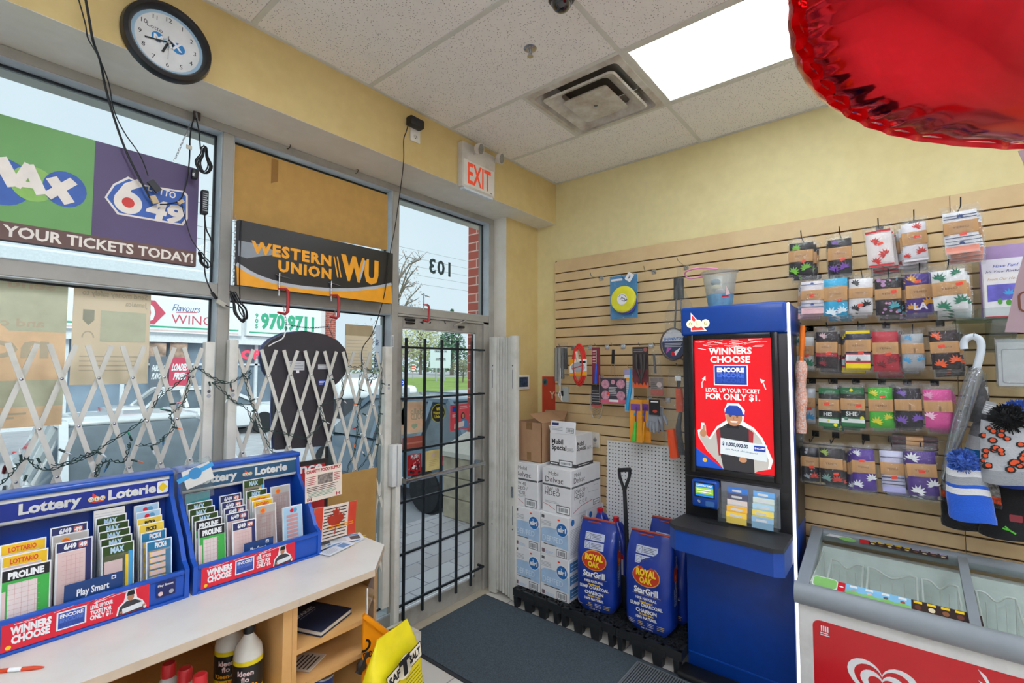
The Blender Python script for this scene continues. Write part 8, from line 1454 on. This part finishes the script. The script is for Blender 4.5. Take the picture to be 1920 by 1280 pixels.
b.build('price_strip', th); b = B(); b.at((fx0 + .032, -.27, zf - .008), u, v); b.rect(.08, .0, .15, .075, ORANGE, 1); b.rect(.095, .05, .135, .068, WHITE, 2); b.disc(.115, .025, .018, mat('bar_nut', '#8a5a3c', .5), 2, ry=.009); b.rect(.15, 0, .25, .075, NAVY, 1); b.build('price_strip', th)
# wire baskets inside
BW = mat('basket_white_wire', '#e3e5e0', .45)
for y0, y1 in ((.19, .33), (-.02, .17), (-.17, -.04), (-.36, -.23)):
    b = B(); xs2 = (fx0 + .09, fx1 - .09)
    for yy in (y0, y1): b.tube([(xs2[0], yy, .32), (xs2[0], yy, .58), (xs2[1], yy, .68), (xs2[1], yy, .32)], .0045, BW, 6)
    for xx, z in ((xs2[0], .58), (xs2[1], .68)): b.tube(spline([(xx, y0, z), (xx, y0 + .03, z), (xx, (y0 + y1) / 2, z - .03), (xx, y1 - .03, z), (xx, y1, z)], 4), .0045, BW, 6)
    for k in range(5): yy = y0 + (y1 - y0) * k / 4; b.tube([(xs2[0], yy, .56), (xs2[0], yy, .32), (xs2[1], yy, .32), (xs2[1], yy, .64)], .002, BW, 4)
    b.build('wire_basket', th)
b = B(); b.box((2.8, .13, .33), (2.86, .3, .37), mat('pack_dark', '#23242a', .4), .004); o_ = b.build('ice_cream_pack', loc=(2.83, .21, .33)); tag(o_, 'dark ice cream pack with bar code inside the freezer at left', 'ice cream')
b = B(); b.box((2.74, -.05, .33), (2.84, .08, .39), mat('pack_blue_white', '#c9d3e4', .4, var=.4, scale=20), .004); tag(b.build('ice_cream_pack', loc=(2.79, 0, .33)), 'blue and white ice cream pack inside the freezer near the middle', 'ice cream')
# red front panel, heart emblem, corner mark
b = B().right((fx0 - .0005, fy1 - .055, .05)); zt = zf - .135 - .05; b.poly([(0, 0), (1.45, 0), (1.45, zt)] + [(.03 - .03 * math.sin(PI / 2 * k / 5), zt - .03 + .03 * math.cos(PI / 2 * k / 5)) for k in range(6)], FR, 1)
def heart(cx, cy, s): return [(cx + s * .98 * math.sin(t) ** 3, cy + s * (.78 * math.cos(t) - .3 * math.cos(2 * t) - .12 * math.cos(3 * t) - .05 * math.cos(4 * t))) for t in (2 * PI * k / 40 for k in range(40))]
hxx, hyy = .25, zt - .2
def strip(outer, inner, m, l):
    n = len(outer); b.add([(x, y, l * EPS) for x, y in outer] + [(x, y, l * EPS) for x, y in inner], [(i, (i + 1) % n, n + (i + 1) % n, n + i) for i in range(n)], m)
strip(heart(hxx, hyy, .125), heart(hxx, hyy, .10), WHITE, 2); strip(heart(hxx, hyy - .005, .078), heart(hxx, hyy - .006, .05), WHITE, 2)
for k in range(4): b.rect(.032 + .008 * k, zt - .045, .037 + .008 * k, zt - .02, WHITE, 2)
b.lines(.03, zt - .065, .066, zt - .048, 2, WHITE, 2)
for p in ([(.55, zt - .012), (.572, zt - .03), (.60, zt - .095), (.59, zt - .09)], [(.55, zt - .055), (.562, zt - .06), (.588, zt - .1), (.58, zt - .1)], [(.875, zt - .0), (.89, zt - .0), (.872, zt - .05), (.865, zt - .048)], [(.93, zt + .0), (.95, zt - .02), (.89, zt - .075), (.885, zt - .068)]): b.poly(p, WHITE, 2)
bx = .735; b.rrect(bx - .16, zt - .6, bx + .16, zt - .13, .1, mat('bar_chocolate', '#4a2a1e', .4), 2); b.poly([(bx - .1, zt - .19), (bx - .03, zt - .15), (bx + .08, zt - .17), (bx + .12, zt - .24), (bx + .12, zt - .45), (bx - .11, zt - .45)], mat('bar_gold', '#c8964e', .5, var=.3, scale=40), 3); b.poly([(bx - .08, zt - .21), (bx - .02, zt - .18), (bx + .06, zt - .19), (bx + .1, zt - .26), (bx + .1, zt - .45), (bx - .09, zt - .45)], mat('bar_ice_cream', '#dcd6d4', .6, bump=.4), 4); b.build('front_panel', th)

# ================================================================== right end: duster, umbrellas, cards, masks, hats, banner
th = item('duster', 'orange handled fluffy duster in a clear sleeve beside the kiosk', 'duster', 1503, 612, 2.96, hl='dark hook holding the orange duster'); X = 2.95
b = B(); b.tube([P(1505, 610, 0, X), P(1504, 640, 0, X), P(1502, 676, 0, X)], [.012, .014, .011], mat('duster_orange', '#f07a1c', .35), 10); b.build('duster_handle', th)
FUZ = mat('duster_fluff', '#f6d6c4', .95, var=.0, bump=1., bscale=220); t = FUZ.node_tree; p = t.nodes['Principled BSDF']; r = next(n for n in t.nodes if n.type == 'VALTORGB'); nn = next(n for n in t.nodes if n.type == 'TEX_NOISE'); nn.inputs['Scale'].default_value = 130; r.color_ramp.elements[0].color = hx('#f28a50') + (1,); r.color_ramp.elements[1].color = hx('#f8ece4') + (1,)
b = B(); pts = [P(1502, 676 + 12.3 * k, 0, X) for k in range(12)]; b.tube(pts, [.026 + .004 * math.sin(k * 1.3) + (.0 if 0 < k < 11 else -.006) for k in range(12)], FUZ, 14); b.build('duster_head', th)
b = B(); b.tube([P(1501, 668, 0, X), P(1500, 824, 0, X)], [.03, .032], POLY, 16, caps=False); b.build('clear_sleeve', th)
UCL = clear('umbrella_vinyl', '#f2f6f8', gloss=.12, rough=.1, tint=.22, wrinkle=.8, wscale=18., body='#aab0b6'); X = 3.0
th = item('umbrella', 'clear vinyl umbrella with white crook handle hanging closed', 'umbrella', 1825, 632, X, hl='dark hook holding the clear umbrella')
hp = [P(*q_, 0, X) for q_ in ((1808, 654), (1807, 643), (1813, 634), (1825, 631), (1836, 636), (1840, 650), (1836, 672), (1831, 690))]; b = B(); b.tube(spline(hp, 5), .0145, mat('umbrella_handle', '#d3dce4', .3), 12); b.build('umbrella_handle', th)
b = B(); b.tube([P(1831, 688, 0, X), P(1830, 694, 0, X), P(1818, 730, 0, X), P(1800, 790, 0, X), P(1782, 850, 0, X), P(1768, 896, 0, X)], [.016, .027, .03, .028, .022, .01], UCL, 16); b.build('umbrella_canopy', th)
b = B(); a, c = P(1831, 688, 0, X), P(1768, 898, 0, X); b.tube([a, c], .006, STEEL, 8)
for k in range(6): w_ = V((.02 * math.cos(k), .02 * math.sin(k), 0)); b.tube([a + w_ * .6, a.lerp(c, .5) + w_ * 1.3, c], .002, STEEL, 5)
b.build('umbrella_ribs', th)
th = item('umbrella', 'folded black umbrella in a clear bag behind the clear one', 'umbrella', 1832, 700, 3.12, dark=True, hl='dark hook holding the black umbrella'); b = B(); b.tube([P(1832, 705, 0, 3.11), P(1832, 740, 0, 3.11), P(1830, 790, 0, 3.11)], [.02, .042, .04], mat('umbrella_black', '#232429', .6, bump=.4), 10); b.build('umbrella_cloth', th)
b = B(); b.tube([P(1833, 700, 0, 3.1), P(1830, 806, 0, 3.1)], [.03, .055], POLY2, 12, caps=False); b.right(P(1842, 745, 0, 3.09)); b.rect(-.012, 0, .02, .05, WHITE, 1); b.build('poly_bag', th)
th = thing('glass_shelf', 'small glass shelf with a clear bracket above the umbrella', 'shelf', P(1850, 598, 0, 3.2)); zs = P(1860, 597, 0, 3.05).z; y0 = P(1790, 598, 0, 3.05).y; b = B(); b.box((2.98, y0 - .62, zs - .006), (3.255, y0, zs), clear('shelf_glass', '#d9ece6', gloss=.1, tint=.12, body='#9fc2b6')); b.build('shelf_pane', th)
b = B(); yb = y0 - .12; b.add([(3.0, yb, zs - .007), (3.26, yb, zs - .007), (3.26, yb, zs - .15), (3.0, yb - .09, zs - .007), (3.26, yb - .09, zs - .007), (3.26, yb - .09, zs - .15)], [(0, 1, 2), (3, 5, 4), (0, 2, 5, 3)], clear('bracket_acrylic', '#e4ebee', gloss=.12, rough=.05, tint=.3, body='#b9c4ca')); b.build('shelf_bracket', th)
th = thing('card_holder', 'clear holder of lilac and white greeting cards on the glass shelf', 'card holder', P(1880, 596, 0, 3.1)); X = 3.08; a = P(1838, 590, 0, X)
b = B(); b.box((X - .03, a.y - .19, zs + .001), (3.2, a.y + .01, zs + .05), PLEX); b.box((X + .09, a.y - .19, zs + .001), (X + .094, a.y + .012, zs + .34), PLEX); b.build('holder_shell', th)
for k, (X2, ztop, c, lb) in enumerate(((3.15, 464, '#b49ac8', 'lilac greeting card at the back of the clear holder'), (3.11, 488, '#e6e4ee', 'white greeting card with blue script in the middle of the holder'), (3.07, 513, '#e4e2e2', 'greeting card with a violet snow scene at the front of the holder'))):
    c1_, c2_ = P(1836 + 3 * k, 596, 0, X2), P(1836 + 3 * k, ztop, 0, X2); w2, h2 = .155, c2_.z - zs - .004; b = B(); b.right((X2, c1_.y - .01, zs + .003)); b.box((0, 0, -.003), (w2, h2, 0), mat('greeting_' + c.strip('#'), c, .5))
    if k == 1: b.txt('Have Fun!', w2 * .5, h2 - .04, .014, BLUE, 1, shear=.3, bold=0, w=.08); b.txt("It's Your Birthday!", w2 * .5, h2 - .066, .013, NAVY, 1, shear=.3, bold=0, w=.13)
    if k == 2: b.txt('From Our House To', w2 * .5, h2 - .035, .012, mat('card_gold', '#b99a6a', .5), 1, shear=.3, bold=0, w=.13); b.poly([(.01, h2 * .36), (w2 - .01, h2 * .42), (w2 - .01, h2 * .74), (.01, h2 * .74)], mat('card_violet', '#6d68c8', .5, var=.35, scale=14), 1); b.disc(.05, h2 * .36, .008, GREEN, 2, ry=.014); b.disc(.078, h2 * .33, .009, GREEN, 2, ry=.014); b.rect(0, 0, w2, .008, RED, 1); leaf(b, .08, h2 * .5, .03, 1.57, LBLUE, 2, 5)
    tag(b.build('greeting_card', loc=(X2, c1_.y - .1, zs)), lb, 'card')
for k in range(3):
    b = B(); w2, h2 = card_at(b, 1871 - 2 * k, 641 - 3 * k, 1960, 724 - 2 * k, 3.1 + .012 * k, mat('mask_white', '#dfe1e0', .7)); b.rrect(.012, .012, w2 - .012, h2 - .03, .01, LGREY, 1); b.rrect(.015, .015, w2 - .015, h2 - .033, .01, mat('mask_white', '#dfe1e0', .7), 2); wrapbag(b, -.004, -.012, w2, h2 + .008, .008, POLY2, .003, 8, 8, k); tag(b.build('mask_pack', loc=P(1895, 650, 0, 3.1 + .012 * k)), 'white bagged pack of cloths hanging at the right edge', 'pack', 'white packs at the right edge')
# knitted hats
def knit(n, c): return mat('knit_' + n, c, .95, bump=.7, bscale=170, sheen=.4)
def hat(label, c0, top, bot, wt, wb, X, bands, pom=None, pomr=.05, cuff=None, spots=None, thick=.035):
    """flat hanging beanie: top and bottom centre in photo pixels, bands = (from, to, material) down its height"""
    a, c = P(*top, 0, X), P(*bot, 0, X); d = c - a; th = thing('knit_hat', label, 'hat', a)
    def at_(i, t): w2 = (wt + (wb - wt) * min(1, t * 1.6) ** .6) * (1 if t < .86 else 1 + .03 * math.sin((t - .86) * 20)); an = 2 * PI * i; return a + d * t + V((thick * math.sin(an) * (1 if t < .8 else 1.12), w2 * math.cos(an), .004 * math.cos(3 * an)))
    for k, (t0, t1, m) in enumerate(bands): B().grid(lambda i, j: at_(i, t0 + (t1 - t0) * j), 30, 5, m, cu=True).build('hat_cuff' if k == len(bands) - 1 and cuff else 'knit_band', th)
    if spots:
        q = random.Random(3); b = B()
        for k in range(34):
            t = q.uniform(.1, .76); i = q.uniform(.56, .94); p0 = at_(i, t); b.right(p0 + V((-.004, 0, 0))); r_ = q.uniform(.012, .018); b.disc(0, 0, r_, BLACK, 1, n=7, ry=r_ * .8); b.disc(.001, .001, r_ * .55, mat('spot_orange', '#e0562c', .8), 2, n=7)
        b.build('leopard_spots', th)
    if pom:
        q = random.Random(len(label)); b = B(); pc = a + V((-.01, 0, .01)); vs = []; fs = []
        for k in range(900): u_ = V((q.gauss(0, 1), q.gauss(0, 1), q.gauss(0, 1))).normalized(); e = pc + u_ * pomr * q.uniform(.8, 1.08); o_ = u_.orthogonal().normalized() * .0022; i = len(vs); vs += [pc + u_ * pomr * .35 + o_, pc + u_ * pomr * .35 - o_, e - o_, e + o_]; fs.append((i, i + 1, i + 2, i + 3))
        b.add(vs, fs, pom); b.ball(pc, pomr * .75, pom, 12); b.build('pompom', th)
    return th
KBL, KWH, KGR, KBK, KTE = knit('royal_blue', '#1f5fd0'), knit('white', '#e4e6e6'), knit('grey', '#a4a8ac'), knit('black', '#1b1b1d'), knit('teal_blue', '#1878b8')
hat('black knit hat hanging behind the striped blue one', 0, (1815, 868), (1822, 992), .05, .105, 3.14, [(0, .8, KBK), (.8, 1, KBK)], cuff=1)
hat('black and white patterned knit hat behind the striped blue one', 0, (1816, 862), (1820, 945), .05, .10, 3.06, [(0, .75, mat('knit_check', '#8c8a88', .95, var=.85, scale=60, bump=.6)), (.75, .9, mat('knit_orange_trim', '#d2502c', .95, var=.5, scale=70)), (.9, 1, KBK)])
POMB = mat('pom_blue', '#4a6fc0', .95, var=.5, scale=90); POMK = mat('pom_black', '#1c1c1e', .95)
hat('blue striped knit hat with speckled blue pompom', 0, (1806, 868), (1824, 976), .05, .076, 2.93, [(0, .1, KBL), (.1, .22, KWH), (.22, .36, KGR), (.36, .42, KBL), (.42, .53, KWH), (.53, .62, KBL), (.62, 1, KBL)], POMB, .056, 1)
hat('blue and white knit hat hanging behind the leopard one', 0, (1862, 780), (1850, 905), .05, .09, 3.12, [(0, .3, KGR), (.3, .5, KWH), (.5, .8, KTE), (.8, 1, KTE)], None, .05, 1)
hat('grey leopard spotted knit hat with black fur pompom', 0, (1890, 790), (1893, 907), .083, .088, 2.92, [(0, .78, knit('pale_grey', '#b9bcc0')), (.78, 1, knit('grey_cuff', '#989ca0'))], POMK, .066, 1, True)
hat('dark blue knit hat with blue pompom at the right edge', 0, (1912, 778), (1925, 915), .06, .1, 3.03, [(0, .7, knit('navy', '#20409a')), (.7, 1, knit('navy', '#20409a'))], POMB, .06, 1)
hat('black hat with a green trim low at the right edge', 0, (1905, 900), (1900, 1010), .07, .11, 3.10, [(0, .75, KBK), (.75, 1, KBK)], None, .05, 1)
b = B().right(P(1886, 993, 0, 2.99)); b.line([(-.01, .005), (.012, .0), (.03, -.012)], .007, mat('trim_green', '#5fd23a', .6), 2); b.line([(-.002, .015), (.012, .0)], .006, mat('trim_green', '#5fd23a', .6), 2); 
lastcap = [o for o in C.objects if o.name.startswith('knit_hat')][-1]; b.build('green_trim', lastcap); b = B().right(P(1905, 972, 0, 2.99)); b.rrect(-.02, -.015, .02, .015, .005, mat('cap_patch', '#8c3038', .6), 2); b.build('hat_patch', lastcap)
for u, v, s, lb, rt in ((1810, 862, 2.93, 'dark', .5), (1855, 765, 3.0, 'silver', -.3)):
    b = B().right(P(u, v, 0, s)); b.X = b.X @ Matrix.Rotation(rt, 4, 'Z'); b.rect(-.018, -.03, .018, .03, mat('tag_' + lb, '#4c555c' if lb == 'dark' else '#a9acae', .5), 1); b.lines(-.014, -.02, .014, .02, 4, WHITE, 2, .3); tag(b.build('hat_tag', loc=P(u, v, 0, s)), lb + ' paper tag on the ' + ('striped blue' if lb == 'dark' else 'leopard') + ' hat', 'tag')
# mauve cut-out banner at the right edge
X = 2.3; pts = [P(u, v, 0, X) for u, v in ((1884, 622), (1893, 585), (1904, 532), (1916, 490), (1930, 440), (1932, 390), (1926, 340), (1919, 305), (1909, 283), (2050, 250), (2080, 630))]; b = B().right((X, 0, 0)); b.prism([(-p.y, p.z) for p in pts], -.004, 0, mat('mauve_board', '#b39aa0', .7, var=.03)); b.X = b.X @ Matrix.Translation((0, 0, .0005)); c = P(1921, 567, 0, X); b.line(rr(-c.y - .012, c.z - .03, -c.y + .08, c.z + .035, .015) + [(-c.y + .08, c.z + .02)], .006, mat('banner_ink', '#7a4a34', .6), 1); tag(b.build('cutout_banner', loc=(X, pts[0].y - .1, pts[0].z)), 'mauve cut out board with brown outline at the right edge', 'display board')

# ================================================================== red foil balloon
FOIL = mat('red_foil', '#d2061a', .13, 1., var=.03, coat=.4, spec=.5); t = FOIL.node_tree; p = t.nodes['Principled BSDF']; nb = t.nodes.new('ShaderNodeTexNoise'); nb.inputs['Scale'].default_value = 5; nb.inputs['Detail'].default_value = 2; bp = t.nodes.new('ShaderNodeBump'); bp.inputs['Strength'].default_value = .12; bp.inputs['Distance'].default_value = .03; tco = t.nodes.new('ShaderNodeTexCoord'); t.links.new(tco.outputs['Object'], nb.inputs['Vector']); t.links.new(nb.outputs['Fac'], bp.inputs['Height']); t.links.new(bp.outputs['Normal'], p.inputs['Normal'])
D = .92; fwd = RM @ V((0, 0, -1)); rgt = RM @ V((1, 0, 0)); up = RM @ V((0, 1, 0))
def cp(u, v, d=D): return CAM + fwd * d + rgt * ((u - 960) / FPX * d) + up * ((640 - v) / FPX * d)
bc = cp(1925, -75); th = thing('foil_balloon', 'large shiny red foil balloon floating at the upper right near the viewer', 'balloon', bc)
n_ = V((-.55, -.62, -.32)).normalized(); bu = V((.75, -.66, 0)).normalized(); bu = (bu - n_ * bu.dot(n_)).normalized(); bv = n_.cross(bu)
def rim(a):
    c, s = math.cos(a), math.sin(a); return (.47 * math.copysign(abs(c) ** .72, c), .325 * math.copysign(abs(s) ** .72, s))
def bal(i, j):
    a = 2 * PI * i; t = j * 2 - 1; rr_ = 1 - abs(t) ** 1.0 if False else math.cos(t * PI / 2) ** .72; x, y = rim(a); pk = math.exp(-((1 - rr_) / .05) ** 2); wv = 1 + .005 * pk * math.sin(46 * a)
    h = .165 * math.copysign(abs(math.sin(t * PI / 2)) ** .9, t) * (1 + .05 * math.sin(2 * a)); return bc + bu * (x * rr_ * wv) + bv * (y * rr_ * wv) + n_ * (h + .0022 * pk * math.sin(46 * a + 1))
B().grid(bal, 230, 44, FOIL, cu=True).build('balloon_body', th)
b = B(); vs = []; N = 230
for k in range(N):
    a = 2 * PI * k / N; x, y = rim(a)
    for s in (1.0, 1.035): w_ = s + .003 * math.sin(46 * a) * (s > 1); vs.append(bc + bu * x * w_ + bv * y * w_ + n_ * .005 * math.sin(46 * a + 1))
b.add(vs, [(2 * k, 2 * k + 1, (2 * k + 3) % (2 * N), (2 * k + 2) % (2 * N)) for k in range(N)], FOIL, True); b.build('balloon_seam', th)
B().tube(spline([bc - bv * -.32, bc + V((.05, -.1, .3)), V((bc.x + .06, bc.y - .12, ZC - .005))], 6), .0012, mat('balloon_ribbon', '#e8e4e0', .5), 5).build('balloon_ribbon', th)
